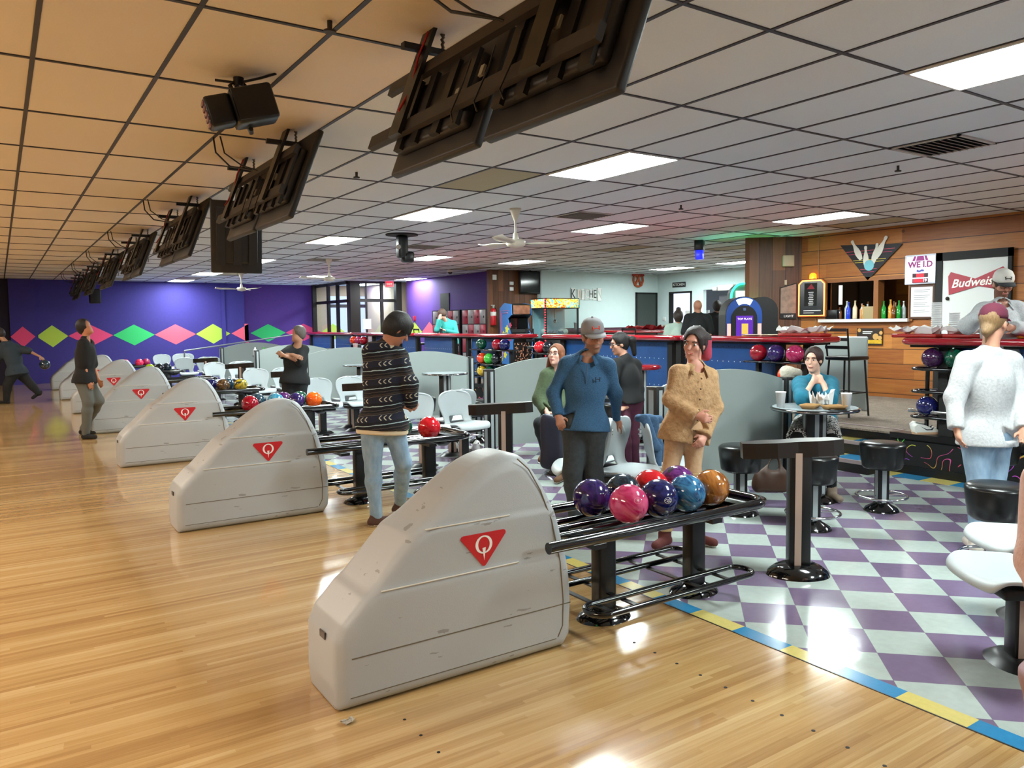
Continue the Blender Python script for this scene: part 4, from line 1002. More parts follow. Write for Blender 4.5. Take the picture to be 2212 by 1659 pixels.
def pin(cx, cy, sc_, rot, k=0):
    prof = [(0, 0), (.028, .0), (.045, .06), (.055, .12), (.045, .2), (.022, .28), (.02, .31), (.028, .345), (.024, .375), (.0, .385)]
    pts = [(x, y-.19) for x, y in prof]+[(-x, y-.19) for x, y in prof[::-1][1:-1]]
    c_, s_ = math.cos(rot), math.sin(rot)
    return [((x*c_-y*s_)*sc_+cx, (x*s_+y*c_)*sc_+cy) for x, y in pts]
for i, (x, y, s_, r_) in enumerate([(-.23, .12, .95, .5), (-.06, .0, .9, .05), (.1, .04, .85, -.22), (.2, .13, 1.0, -.5)]):
    MB().prism(pin(x, y, s_, r_), .0, .004+.001*i, 0, M).build('painted_pin', mat('pin_white', 'dcd8cc', .5), t)
MB().prism(arc(.0, -.14, .085, 0, 351, 39), .0, .009, 0, M).build('painted_ball', mat('pale_blue_ball', '6fb6c4', .4), t)
# lit we i.d. sign
w_, h_ = wsz(1957, 2027, 551, 615); M = wm(1992, 582, .02)
t = thing('lit_sign', 'white lit sign reading WE I.D with a red digital number', 'sign', M.translation, 0); M.translation = (0, 0, 0)
MB().rbox((0, 0, 0), (w_, h_, .09), .012, 2, 0, M).build('case', mat('sign_case', 'd8dbe8', .4), t)
MB().rbox((0, 0, .042), (w_*.86, h_*.88, .012), .004, 1, 0, M).build('lit_face', emis('sign_face', 'f0e8ff', 1.15), t)
PU = mat('sign_purple', '9a1f7c', .5); 
text('WE I.D', .125, mat('sign_magenta', '8d1a6a', .5), M @ Matrix.Translation((0, .07, .055)), 'lettering', t, .002, bold=.004)
for a, b in ((-.13, -.09), (-.07, .06), (.08, .12)): MB().prism([(a, .13), (b, .13), (b*.75, .2), (a*.75, .2)], .048, .052, 0, M).build('awning_mark', PU if a == -.07 else PU, t)
MB().prism([(-.05, -.0), (-.02, -.02), (.02, .0), (.06, -.01), (.05, -.035), (.02, -.03), (-.02, -.045), (-.06, -.03)], .048, .051, 0, M).build('bow_mark', mat('sign_blue', '3f4fa0', .5), t)
for y in (-.09, -.17):
    MB().bx(-.12, .12, y-.03, y+.03, .048, .053, 0, M).build('number_window', mat('dark_window', '3a0a14', .3), t)
    MB().bx(-.06 if y > -.1 else -.105, .06, y-.024, y+.024, .053, .054, 0, M).build('red_led', emis('led_red', 'e01028', 1.5), t)
text('19', .06, emis('led_white', 'fff0f0', 3), M @ Matrix.Translation((.075, -.17, .056)), 'digits', t, .001)
# notice below it
w_, h_ = wsz(1969, 2015, 620, 684); M = wm(1992, 652, .02); t = thing('framed_notice', 'framed white notice hanging below the lit WE I.D sign', 'notice', M.translation, 0); M.translation = (0, 0, 0)
MB().bx(-w_/2-.03, w_/2+.03, -h_/2-.03, h_/2+.03, 0, .015, 0, M).build('frame', mat('brown_frame', '4a2814', .5), t)
MB().bx(-w_/2, w_/2, -h_/2, h_/2, .015, .018, 0, M).build('paper', PAPER, t)
f = MB()
for q in range(13):
    if q in (2, 6, 10): continue
    f.bx(-w_*.38, w_*(.38-.1*((q*7) % 3)), h_*(.4-.062*q)-.004, h_*(.4-.062*q)+.004, .018, .0186, 0, M)
f.build('print', mat('grey_print', '8a8a8e', .7), t)
# door with the bow-tie poster
DYa, DYb = atx(2040, 600, WX)[1], atx(2181, 600, WX)[1]
t = thing('door_1', 'white door with a red bow-tie beer emblem in the cedar wall', 'door', (WX-.02, (DYa+DYb)/2, PF), 0); tag(t, kind='structure')
hw = (DYa-DYb)/2; M = frame_of((0, 0, 0), (0, -1, 0), (0, 0, 1))
MB().bx(-hw, hw, 0, 2.08, .0, .03, 0, M).build('leaf', mat('white_door', 'd6d8d6', .5), t)
f = MB()
for a, b, c_, d_ in ((-hw-.1, -hw, 0, 2.2), (hw, hw+.05, 0, 2.2), (-hw-.1, hw+.05, 2.08, 2.2)): f.bx(a, b, c_, d_, -.01, .045, 0, M)
f.build('casing', BLACKM, t)
p_ = atx(2051, 645, WX); MB().sph((0, 0, 0), .028, 14, 0, Matrix.Translation((-.04, p_[1]-(DYa+DYb)/2, p_[2]-PF))).build('knob', mat('dark_knob', '2a2622', .3, .6), t)
bc = atx(2110, 612, WX-.058); Mb = frame_of((bc[0]-(WX-.02), bc[1]-(DYa+DYb)/2, bc[2]-PF), (0, -1, 0), (0, 0, 1))
MB().prism([(-.4, .14), (-.36, .2), (-.02, .07), (.36, .2), (.40, .14), (.36, -.13), (.02, -.04), (-.4, -.13)][::-1], 0, .004, 0, Mb @ Matrix.Rotation(R(3), 4, 'Z')).build('bow_tie', mat('beer_red', 'a3283a', .5), t)
text('Budweiser', .17, mat('script_white', 'f4efe8', .5), Mb @ Matrix.Rotation(R(3), 4, 'Z') @ Matrix.Translation((0, .02, .006)), 'lettering', t, .001, shear=.35, bold=.003)
# serving window with bottles
f = MB(); y0_, y1_ = BY0, BY1
for a, b, c_, d_ in ((y0_-.07, y0_, BZ0-.04, BZ1+.05), (y1_, y1_+.07, BZ0-.04, BZ1+.05), (y0_-.07, y1_+.07, BZ1, BZ1+.06), (y0_+.5, y0_+.58, BZ0, BZ1)): f.bx(WX-.03, WX+.14, a, b, c_, d_)
struct(f.build('window_1', mat('cedar_trim', '8a5428', .45, var=.2, vs=6)))
f = MB().bx(WX-.08, WX+.3, y0_-.02, y1_+.1, BZ0-.05, BZ0); tag(f.build('window_ledge', mat('white_sill', 'dedcd8', .4)), 'white ledge under the bar serving window', 'ledge', kind='structure')
f = MB(); f.bx(WX+1.6, WX+1.65, 4, 9.1, 0, H); f.bx(WX+.12, WX+1.65, 5.2, 5.25, 0, H); f.bx(WX+.12, WX+1.65, 9.0, 9.1, 0, H); struct(f.build('wall_back_bar', mat('back_bar_dark', '3a332e', .6)))
t = thing('back_bar_mirror', 'dark mirror panel inside the bar window above the bottles', 'mirror', (WX+1.56, 7.0, 1.9), 0)
MB().bx(-.02, .02, -1.3, 1.5, -.3, .7).build('pane', mat('mirror_dark', '9aa6ac', .06, 1), t); MB().bx(-.04, .0, -1.36, 1.56, -.36, -.3).build('rail', mat('cedar_trim', '8a5428', .45), t)
t = thing('bar_lamp', 'small lamp inside the bar over the bottles', 'lamp', (WX+.9, 7.2, H), 0); MB().bx(-.3, .3, -.3, .3, -.03, -.01).build('diffuser', emis('bar_glow', 'ffe2bc', 14), t); MB().bx(-.33, .33, -.33, .33, -.01, 0).build('frame', M_FRAME, t)
BOT = [('clear', 'b8c4c4'), ('brown', '6a3a14'), ('blue', '1a3ac0'), ('green', '1a8a30'), ('red', 'a02018'), ('amber', 'c88a3a'), ('cream', 'd8c8a8'), ('deepgreen', '0e5a28'), ('peach', 'd0a080')]
seq = [(1843, 'deepgreen', .26), (1872, 'brown', .28), (1931, 'cream', .25), (1945, 'green', .28), (1826, 'clear', .3), (1836, 'blue', .28), (1850, 'cream', .3), (1859, 'peach', .25), (1868, 'amber', .22), (1877, 'clear', .24), (1903, 'deepgreen', .3), (1912, 'green', .28), (1920, 'green', .3), (1927, 'amber', .3), (1934, 'brown', .27), (1941, 'red', .24), (1949, 'clear', .27), (1817, 'brown', .2)]
BPOS = {'clear': 'pale', 'blue': 'blue', 'cream': 'cream', 'peach': 'peach', 'amber': 'amber', 'deepgreen': 'deep green', 'green': 'green', 'brown': 'brown', 'red': 'red'}
for i, (px, kd, hh) in enumerate(sorted(seq)):
    y = atx(px, 670, WX+.1)[1]; f = MB()
    f.lathe([(.001, 0), (.036, 0), (.037, .01), (.037, hh*.6), (.014, hh*.78), (.013, hh*.95), (.016, hh*.96), (.016, hh), (.001, hh)], n=14)
    t = f.build('liquor_bottle', mat('bottle_'+kd, dict(BOT)[kd], .08, coat=.5)); t.location = (WX+.06+.08*(i % 2), y, BZ0)
    tag(t, BPOS[kd]+' bottle, '+['first', 'second', 'third', 'fourth', 'fifth', 'sixth', 'seventh', 'eighth', 'ninth', 'tenth', 'eleventh', 'twelfth', 'thirteenth', 'fourteenth', 'fifteenth', 'sixteenth', 'seventeenth', 'last'][i]+' from the left in the bar window', 'bottle', 'bottles in the bar window')
def wbox(nm, px0, px1, py1, hh, dpt, m_, lb, cat, z=None):
    a = atx(px0, py1, WX+.05)[1]; b = atx(px1, py1, WX+.05)[1]; z = BZ0 if z is None else z
    o = MB().rbox((0, 0, hh/2), (dpt, abs(a-b), hh), .01).build(nm, m_); o.location = (WX+.02, (a+b)/2, z); tag(o, lb, cat); return o
wbox('register', 1791, 1815, 680, .16, .14, BLACK, 'black card terminal at the left end of the bar window', 'register')
wbox('cardboard_sign', 1866, 1898, 686, .2, .01, mat('brown_card', 'a3916a', .8), 'tan cardboard sign leaning in the bar window', 'card')
f = MB().bx(-.01, .01, -.03, .03, -.2, .12).build('paper_strip', PAPER); f.location = atx(1816, 632, WX-.03); tag(f, 'narrow white paper strip hanging at the bar window', 'paper')
# neon framed menu board with an amber beacon
w_, h_ = wsz(1729, 1785, 605, 682); M = wm(1757, 644, .03); t = thing('neon_menu_board', 'black menu board glowing orange around its rim on the cedar wall', 'sign', M.translation, 0); M.translation = (0, 0, 0)
out = [(-w_/2, -h_/2), (w_/2, -h_/2), (w_/2, h_*.4), (w_*.36, h_/2), (-w_*.36, h_/2), (-w_/2, h_*.4)]
MB().prism([(x*1.06, y*1.05) for x, y in out], 0, .05, 0, M).build('case', mat('cedar_trim', '8a5428', .45), t)
MB().prism([(x*.94, y*.95) for x, y in out], .05, .053, 0, M).build('mirror', mat('board_mirror', '5a6066', .15, .8), t)
pts = [M @ Vector((x*.97, y*.975, .056)) for x, y in out]; MB().tube(pts, .011, 8, closed=True).build('neon_tube', emis('neon_orange', 'ff7a3a', 6), t)
MB().bx(-w_*.27, w_*.2, -h_*.22, h_*.42, .054, .06, 0, M).build('menu', BLACKM, t)
f = MB()
for q in range(8): f.bx(-.06+.01*(q % 3), .045-.008*(q % 2), h_*(.16-.05*q)-.006, h_*(.16-.05*q)+.006, .06, .0606, 0, M)
f.bx(-w_*.3, w_*.36, -h_*.36, -h_*.34, .056, .0566, 0, M); f.bx(-w_*.3, w_*.1, -h_*.42, -h_*.405, .056, .0566, 0, M)
f.build('menu_print', mat('chalk_white', 'd0ced0', .7), t)
MB().prism([(-.09, h_*.25), (0, h_*.4), (.07, h_*.25)], .06, .0605, 0, M).build('menu_mark', mat('dark_red_mark', '8a2030', .6), t)
f = MB().lathe([(.001, .1), (.03, .095), (.055, .07), (.06, .0)], tuple(M @ Vector((0, h_*.54, .02)))).build('beacon', emis('amber_beacon', 'ff8a1a', 2.5), t)
t = MB().tube([(0, 0, 0), (.0, .01, .6), (0, 0, 1.0)], .006, 6).build('power_cord', mat('tan_cord', '9a7a5a', .6)); p_ = atx(1769, 600, WX-.01); t.location = (WX-.012, p_[1], p_[2]-.02); t.scale = (1, 1, (H-p_[2])/1.0); tag(t, 'thin tan cord running from the menu board up to the ceiling', 'cord')
t = MB().tube([(0, 0, 0), (.0, .02, -.2), (0, .0, -.4)], .006, 6).build('power_cord', mat('tan_cord', '9a7a5a', .6)); t.location = atx(1763, 684, WX-.012); tag(t, 'thin cord hanging below the glowing menu board', 'cord')
# poster and speaker on the cedar corner
def corner_m(px, py, off=.02):
    # face between (10.93, 9.2) and (11.6, 8.62)
    a = np.array([10.93, 9.2]); b = np.array([11.6, 8.62]); n_ = np.array([-(b-a)[1], (b-a)[0]]); n_ = n_/np.linalg.norm(n_); n_ = -n_ if n_ @ np.array([-1, -1]) < 0 else n_
    dd = ray(px, py); tt = ((a+n_*off-np.zeros(2)) @ n_)/(dd[:2] @ n_); p = C0+dd*tt
    e = (b-a)/np.linalg.norm(b-a); return frame_of(p, (e[0], e[1], 0), (0, 0, 1)), n_
M, _n = corner_m(1701, 652); t = thing('wall_poster', 'narrow framed poster on the cedar corner, right of the jukebox', 'poster', M.translation, 0); M.translation = (0, 0, 0)
MB().prism([(-.13, -.29), (.15, -.30), (.15, .33), (-.13, .25)], 0, .015, 0, M).build('frame', BLACKM, t)
MB().prism([(-.12, -.2), (.14, -.2), (.14, .31), (-.12, .235)], .015, .018, 0, M).build('picture', mat('poster_print', '8a7060', .5, var=.6, vs=14), t)
text('LIGHT', .06, PAPER, M @ Matrix.Translation((.02, -.25, .018)), 'lettering', t, .001)
M, _n = corner_m(1702, 564); t = MB().rbox((0, 0, .03), (.19, .19, .08), .008, 2, 0, Matrix.Identity(4)).build('wall_speaker', mat('cream_plastic', 'b8a88c', .5)); t.matrix_world = M; tag(t, 'small cream speaker box on the cedar corner', 'speaker')
M, _n = corner_m(1697, 610); t = MB().bx(-.02, .02, -.04, .04, 0, .01).build('light_switch', mat('cream_plastic', 'b8a88c', .5)); t.matrix_world = M; tag(t, 'small switch plate above the poster on the cedar corner', 'switch')
# picture below the window
w_, h_ = wsz(1851, 1906, 709, 745); M = wm(1879, 727, .015); t = thing('menu_picture', 'small dark food picture pinned below the bar window', 'poster', M.translation, 0); M.translation = (0, 0, 0)
MB().bx(-w_/2, w_/2, -h_/2, h_/2, 0, .012, 0, M).build('board', mat('food_print_dark', '2c2018', .5), t)
MB().bx(-w_*.48, w_*.48, -h_*.42, -h_*.2, .012, .0125, 0, M).build('yellow_band', mat('food_yellow', 'c8a020', .5, var=.5, vs=20), t)
f = MB()
for x, y, r_ in ((.12, .0, .05), (.2, -.02, .035), (.22, .06, .03), (-.2, .1, .03)): f.prism(arc(x*.9, y, r_, 0, 345, 23), .012, .014, 0, M)
f.build('food_print', mat('food_tan', 'c89a58', .5), t); MB().bx(-.12, .05, .07, .085, .012, .0128, 0, M).bx(-.12, .03, .045, .055, .012, .0128, 0, M).build('print', PAPER, t)
# pale sheet leaning between counter and wall
a = aty(1693, 730, 8.3)
t = thing('grey_panel', 'pale grey board with a dark bar standing behind the counter end', 'board', (9.6, 6.55, PF), 0)
MB().rbox((0, 0, .5), (.04, .95, 1.0), .03).build('panel', M_DIV, t)

# ------------------------------------------------------------------ jukeboxes
def jukebox(px, py, D, lb, wd=.62, front=True):
    p = atd(px, py, D); t = thing('jukebox', lb, 'jukebox', (p[0], p[1], ZT if False else PF), 0)
    v = -TOW; M = frame_of((0, 0, 0), RGT, (0, 0, 1)); z0 = p[2]-PF
    # body: arch profile in the picture plane; origin at arch base
    def arch(w_, hb, ht, n=14): return [(-w_/2, hb)]+[(w_/2, hb)]+arc(0, ht-w_/2, w_/2, 0, 180, n)
    top = z0
    prof = arch(wd, 0, top)
    MB().prism(prof, -.45, .0, 0, M).build('cabinet', BLACK, t)
    if front:
        MB().prism(arch(wd*.98, top-.78, top-.01), .0, .03, 0, M).build('front_shell', mat('juke_blue', '1d3a78', .25), t)
        # lit arch: white crown and glowing sides
        a = [(x, y) for x, y in arc(0, top-.01-wd*.49, wd*.46, 60, 120, 8)]; b = [(x, y) for x, y in arc(0, top-.01-wd*.49, wd*.30, 120, 60, 8)]
        MB().prism(a+b, .03, .035, 0, M).build('crown_light', emis('juke_white', 'dfe8ff', 3.0), t)
        for s_ in (-1, 1):
            MB().bx(s_*wd*.47, s_*wd*.37, top-.66, top-.42, .03, .036, 0, M).build('side_light', emis('juke_pale', 'ffb9a8', 1.1), t)
            MB().bx(s_*wd*.47, s_*wd*.37, top-.76, top-.66, .03, .036, 0, M).build('side_light_low', emis('juke_red', 'ff4a50', 1.6), t)
        MB().prism(arch(wd*.70, top-.76, top-.14), .03, .045, 0, M).build('inner_panel', BLACK, t)
        MB().bx(-.13, .13, top-.68, top-.30, .045, .05, 0, M).build('screen', emis('juke_screen', '5a22a8', 1.0), t)
        MB().bx(-.045, .055, top-.58, top-.42, .05, .052, 0, M).build('picture', emis('juke_picture', 'd8b850', 1.0), t)
        text('TOP PLAYS', .045, emis('juke_text', 'f0e8ff', 1.4), M @ Matrix.Translation((0, top-.35, .052)), 'lettering', t, .001)
        MB().bx(-.02, .02, top-.22, top-.18, .045, .048, 0, M).build('badge', mat('badge', '39486a', .4), t)
        MB().prism(arch(wd*1.04, top-.84, top-.76)[:2]+[(wd*.52, top-.78), (-wd*.52, top-.78)], .0, .06, 0, M).build('base_bar', mat('juke_blue', '1d3a78', .25), t)
    return t
jukebox(1607, 640, 12.0, 'jukebox with arched blue front and purple TOP PLAYS screen behind the counter', .56)
jukebox(1650, 641, 12.4, 'dark arched cabinet side, beside the glowing jukebox', .46, False)
p = atd(1607, 612, 14.5); t = thing('green_arch_machine', 'glowing white and green arch machine just above the jukebox', 'machine', (p[0], p[1], PF), 0); M = frame_of((0, 0, 0), RGT, (0, 0, 1)); top = p[2]-PF
MB().prism([(-.24, 0), (.24, 0)]+arc(0, top-.24, .24, 0, 180, 12), -.3, 0, 0, M).build('cabinet', mat('machine_grey', '7d8a88', .4), t)
MB().tube([M @ Vector((x, y, .02)) for x, y in [(-.24, top-.5)]+arc(0, top-.24, .24, 180, 0, 12)+[(.24, top-.5)]], .018, 8).build('green_tube', emis('green_neon', '20e8a0', 7), t)
MB().bx(-.15, .15, top-.5, top-.14, .0, .02, 0, M).build('lit_panel', emis('machine_white', 'e8fff4', 2.0), t)
L_ = bpy.data.lights.new('green_lamp', 'SPOT'); L_.energy = 120; L_.color = (.05, 1, .5); L_.spot_size = R(110); L_.spot_blend = .8; L_.shadow_soft_size = .1; lo_ = bpy.data.objects.new('green_lamp', L_); sc.collection.objects.link(lo_); lo_.parent = t; lo_.location = (-.5, -.6, top-.5); lo_.rotation_euler = (math.pi, 0, 0)  # added spotlight in free air beside the machine, tinting the ceiling green

# ------------------------------------------------------------------ kitchen walls: letters, signs, doors
KY = 17.8
def km(px, py, off=.01): return frame_of(aty(px, py, KY-off), (1, 0, 0), (0, 0, 1))
cl = [('K', '16181c', 'e6e8e6', 1238, .34), ('I', 'd8b8a8', 'e0dcd2', 1252, .26), ('T', 'c8d8d0', 'eceeea', 1259, .28), ('C', 'e8e8e4', 'c8d4d0', 1268, .3), ('H', '4a4a4e', 'e0e4e0', 1277, .26), ('E', '17191c', 'dfe6e2', 1285, .3), ('N', 'd0e2dc', 'f0f0ee', 1295, .34)]
for ch, c1, c2, px, hh in cl:
    M = km(px, 636, .03); t = thing('wall_letter', 'letter '+ch+' of the word KITCHEN in mismatched letter tiles on the pale wall', 'letter', M.translation, 0, 'mismatched kitchen letter tiles'); M.translation = (0, 0, 0)
    MB().bx(-.07, .07, -hh*.55, hh*.55, -.02, 0, 0, M).build('tile', mat('tile_'+c2, c2, .6), t)
    text(ch, hh*1.15, mat('letter_'+c1, c1, .5), M @ Matrix.Translation((0, 0, .004)), 'letter', t, .004, sx=.7)
M = km(1378, 598, .03); t = thing('pretzel_sign', 'red and yellow pretzel-shaped sign high on the pale kitchen wall', 'sign', M.translation, 0); M.translation = (0, 0, 0)
pz = [M @ Vector(q+(0.02,)) for q in [(-.13, -.27), (-.03, -.1), (.06, .05), (.17, .0), (.19, -.12), (.12, -.26), (.04, -.29), (-.04, -.29), (-.12, -.26), (-.19, -.12), (-.17, .0), (-.06, .05), (.03, -.1), (.13, -.27)]]
MB().tube(pz, .032, 8).build('pretzel', mat('pretzel_brown', 'b0522a', .5), t)
MB().prism([(-.24, .02), (.24, .02), (.2, .17), (.1, .25), (-.1, .25), (-.2, .17)], 0, .03, 0, M).build('banner', mat('banner_red', 'b3302a', .5), t)
MB().prism([(-.2, .09), (.2, .09), (.17, .15), (.08, .2), (-.08, .2), (-.17, .15)], .03, .035, 0, M).build('banner_band', mat('banner_yellow', 'd8b040', .5), t)
M = frame_of(atx(1467, 615, RW-.01), (0, -1, 0), (0, 0, 1)); t = thing('kitchen_sign', 'small black KITCHEN sign above the kitchen doorway', 'sign', M.translation, 0); M.translation = (0, 0, 0)
MB().bx(-.27, .27, -.075, .075, 0, .015, 0, M).build('board', BLACK, t); text('KITCHEN', .115, PAPER, M @ Matrix.Translation((0, 0, .016)), 'lettering', t, .001)
a, b = aty(1372, 640, KY)[0], 16.85
t = thing('door_2', 'dark grey door in the pale wall left of the kitchen corner', 'door', ((a+b)/2, KY-.01, PF), 0); tag(t, kind='structure')
MB().bx(-(b-a)/2+.05, (b-a)/2-.05, -.02, 0, 0, 2.08).build('leaf', mat('dark_green_grey_door', '39413f', .5), t)
f = MB()
for q in ((-(b-a)/2, -(b-a)/2+.05, 0, 2.13), ((b-a)/2-.05, (b-a)/2, 0, 2.13), (-(b-a)/2, (b-a)/2, 2.08, 2.13)): f.bx(q[0], q[1], -.04, 0, q[2], q[3])
f.build('casing', BLACKM, t)
f = MB()
for a_, b_, c_, d_ in ((kd0, kd0+.05, PF, 2.55), (kd1-.05, kd1, PF, 2.55), (kd0, kd1, 2.5, 2.55)): f.bx(RW-.03, RW+.12, a_, b_, c_, d_)
struct(f.build('door_3', BLACKM))
t = thing('price_board', 'white sign board standing in the kitchen doorway', 'sign', (RW+.35, 16.5, 1.2), 0); MB().bx(-.015, .015, -.5, .45, 0, .78).build('board', mat('board_white', 'eceae6', .5), t); MB().bx(-.01, .01, -.46, -.42, -.78, 0).build('leg', BLACK, t); MB().bx(-.01, .01, .38, .42, -.78, 0).build('leg', BLACK, t)
M = frame_of((-.02, -.02, .68), (0, -1, 0), (0, 0, 1)); text('BUCKETS of 5', .1, BLACKM, M, 'lettering', t, .001)
text('for 20', .1, mat('pink_print', 'd07a8a', .5), M @ Matrix.Translation((.05, -.16, 0)), 'lettering', t, .001)
t = thing('thermostat', 'pair of small white wall controls left of the kitchen doorway', 'thermostat', (RW-.01, 17.5, 1.62), 0); MB().rbox((0, 0, .12), (.03, .1, .12), .01).build('control', WHITE, t); MB().rbox((0, 0, -.1), (.03, .08, .08), .01).build('control', mat('cream_plastic', 'b8a88c', .5), t)
t = thing('fridge', 'tall brushed steel kitchen fridge behind the serving opening', 'fridge', (17.9, 14.9, 0), 0)
MB().rbox((0, 0, 1.2), (.8, 1.9, 2.4), .02).build('body', mat('brushed_steel', 'a59fa2', .35, .6), t); MB().bx(-.43, -.41, -.02, -.01, .2, 2.3).bx(-.43, -.41, -.95, .95, 1.9, 1.92).build('door_gap', BLACK, t)
t = thing('vent_unit', 'white box unit above the serving opening', 'unit', tuple(atx(1570, 621, RW-.1)), 0); MB().rbox((0, 0, 0), (.16, .55, .16), .02).rbox((0, .42, -.02), (.1, .16, .1), .02).build('body', WHITE, t)
f = MB()
f.bx(RW-.45, RW+.2, ko0-.1, ko1+.1, 1.36, 1.42); tag(f.build('service_ledge', mat('grey_ledge', '7a7c80', .4)), 'grey serving ledge at the kitchen opening', 'ledge', kind='structure')
# cedar panel things
t = thing('television', 'black television hung on the cedar panel beside the pale wall', 'television', tuple(aty(1145, 610, 17.9)), 0)
MB().rbox((0, 0, 0), (.72, .08, .62), .02).build('case', BLACK, t); MB().bx(-.33, .33, -.045, -.041, -.26, .28).build('screen', mat('dark_screen', '0a0c0e', .08), t); MB().cyl((0, 0, .3), (0, 0, H-float(aty(1145, 610, 17.9)[2])), .03).build('pole', BLACK, t)
for px, py, lb, hh in [(1105, 612, 'upper small white control box on the cedar panel', .09), (1105, 624, 'lower small white control box on the cedar panel', .1), (1068, 599, 'white alarm box at the top left of the cedar panel', .14)]:
    p = aty(px, py, 17.98); o = MB().rbox((0, 0, 0), (.12, .04, hh), .01).build('wall_control', WHITE); o.location = p; tag(o, lb, 'wall control', 'white controls on the cedar panel')
p = aty(1066, 682, 17.95); t = thing('fire_extinguisher', 'red fire extinguisher hanging on the cedar panel by the lockers', 'fire extinguisher', tuple(p), 0)
MB().lathe([(.001, -.26), (.075, -.26), (.08, -.23), (.08, .12), (.06, .17), (.025, .2)], n=20).build('cylinder', mat('extinguisher_red', 'b0161e', .3), t); MB().rbox((0, 0, .24), (.05, .05, .08), .01).bx(-.07, .04, -.01, .01, .27, .29).build('valve', mat('pale_metal', 'b8b8b0', .4, .5), t)
MB().cyl((0, 0, .0), (0, 0, .1), .081, n=20, caps=False).build('label_band', mat('label_cream', 'd8d4cc', .6), t); MB().tube([(.04, 0, .22), (.11, 0, .15), (.1, 0, -.1)], .012, 6).build('hose', BLACK, t)
# lockers
LK = [mat('locker_red', 'a62338', .4), mat('locker_grey', '9a8f90', .4)]
def lockers(y0, n, lb):
    W_ = .32; t = thing('locker_bank', lb, 'lockers', (10.95, y0, PF), 0, 'banks of red and grey lockers')
    MB().bx(.015, .34, -.06, n*W_+.06, 0, 1.64).build('case', BLACK, t)
    for i in range(n):
        for j in range(4):
            q = MB(); q.rbox((.005, (i+.5)*W_, .2+.4*j-.0+.02), (.02, W_-.02, .38), .006, 1); o = q.build('locker_door', LK[(i+j) % 2], t)
            MB().box((-.01, (i+.5)*W_-.09, .22+.4*j), (.02, .025, .06)).build('handle', BLACK, o)
lockers(18.25, 4, 'bank of red and grey lockers beside the fire extinguisher'); lockers(19.75, 5, 'bank of red and grey lockers behind the woman in the teal top')
t = MB().bx(-.01, .01, -.28, .28, -.3, .3).build('wall_opening', BLACKM); t.location = tuple(atx(961, 655, 11.29)); tag(t, 'small dark vent opening in the violet wall above the lockers', 'vent')
t = MB().rbox((0, 0, 0), (.04, .12, .16), .01).build('fire_alarm_pull', mat('extinguisher_red', 'b0161e', .3)); t.location = tuple(atx(895, 688, 11.28)); tag(t, 'small red fire alarm pull on the violet wall', 'fire alarm')
# arcade machines
def arcade(p, rz, lb, h_=1.72, side='art'):
    t = thing('arcade_cabinet', lb, 'arcade machine', (p[0], p[1], PF), rz, 'arcade machines by the cedar panel')
    prof = [(-.35, 0), (.32, 0), (.34, .75), (.42, .86), (.2, 1.0), (.1, 1.35), (.3, 1.45), (.28, h_), (-.1, h_+.04), (-.35, h_-.1)]
    M = Matrix(((0, 0, 1, 0), (-1, 0, 0, 0), (0, 1, 0, 0), (0, 0, 0, 1)))     # profile x -> -y (front towards -y), profile y -> z
    for s_ in (-.3, .28): MB().prism(prof, s_, s_+.02, 0, M).build('side_panel', mat('arcade_side_'+side, '2f6fb4' if side == 'art' else '14141a', .4), t)
    MB().prism([(x*.96, y*.995) for x, y in prof], -.28, .28, 0, M).build('cabinet', BLACK, t)
    MB().bx(-.25, .25, -.31, -.30, 1.47, h_-.03).build('marquee', mat('marquee_dim', '7a5240', .4, var=.8, vs=9), t)
    MB().box((0, -.16, 1.17), (.5, .02, .38), 0, None).build('screen', mat('dark_screen', '0a0c0e', .08), t)
    MB().prism([(x, y) for x, y in rrect(-.26, .26, -.1, .1, .02)], 0, .03, 0, Matrix.Translation((0, -.33, .9)) @ Matrix.Rotation(R(-20), 4, 'X')).build('control_panel', mat('control_red', '9a3040', .4, var=.5, vs=18), t)
    f = MB(); rr = random.Random(3)
    for k in range(70):
        x, z = -.24+.04*rr.randrange(13), .12+.04*rr.randrange(15)
        if rr.random() < .5: f.bx(x, x+.045, -.345, -.343, z, z+.012)
        else: f.bx(x, x+.012, -.345, -.343, z, z+.045)
    f.build('maze_print', mat('maze_salmon', 'd99a7a', .5), t)
    if side == 'art':
        f = MB()
        for k in range(9):
            cx, cz, r_ = -.25+.5*((k*37) % 100)/100, .3+.13*k*.85, .05+.06*((k*53) % 100)/100
            pl = [(cx+r_*(1+.35*math.sin(5*a+k))*math.cos(a), cz+r_*(1+.35*math.sin(5*a+k))*math.sin(a)) for a in np.linspace(0, 5.9, 16)]
            f.prism(pl, -.303, -.3015, k % 3, M)
        f.build('side_print', [mat('print_yellow', 'dcd23c', .5), mat('print_yellow', 'dcd23c', .5), mat('print_pinkred', 'b83a54', .5)], t)
        f = MB(); f.tube([M @ Vector(q) for q in [(-.22, .35, -.304), (-.22, 1.5, -.304), (.1, 1.5, -.304)]], .009, 5).tube([M @ Vector(q) for q in [(-.28, .3, -.304), (-.28, 1.56, -.304), (.14, 1.56, -.304)]], .007, 5); f.build('border_line', mat('line_pink', 'd86a80', .5), t)
a1 = aty(1128, 716, 17.0); arcade((a1[0]-.12, 17.1), R(-4), 'arcade machine with a bright blue printed side, right of the lockers')
a2 = aty(1160, 716, 17.1)
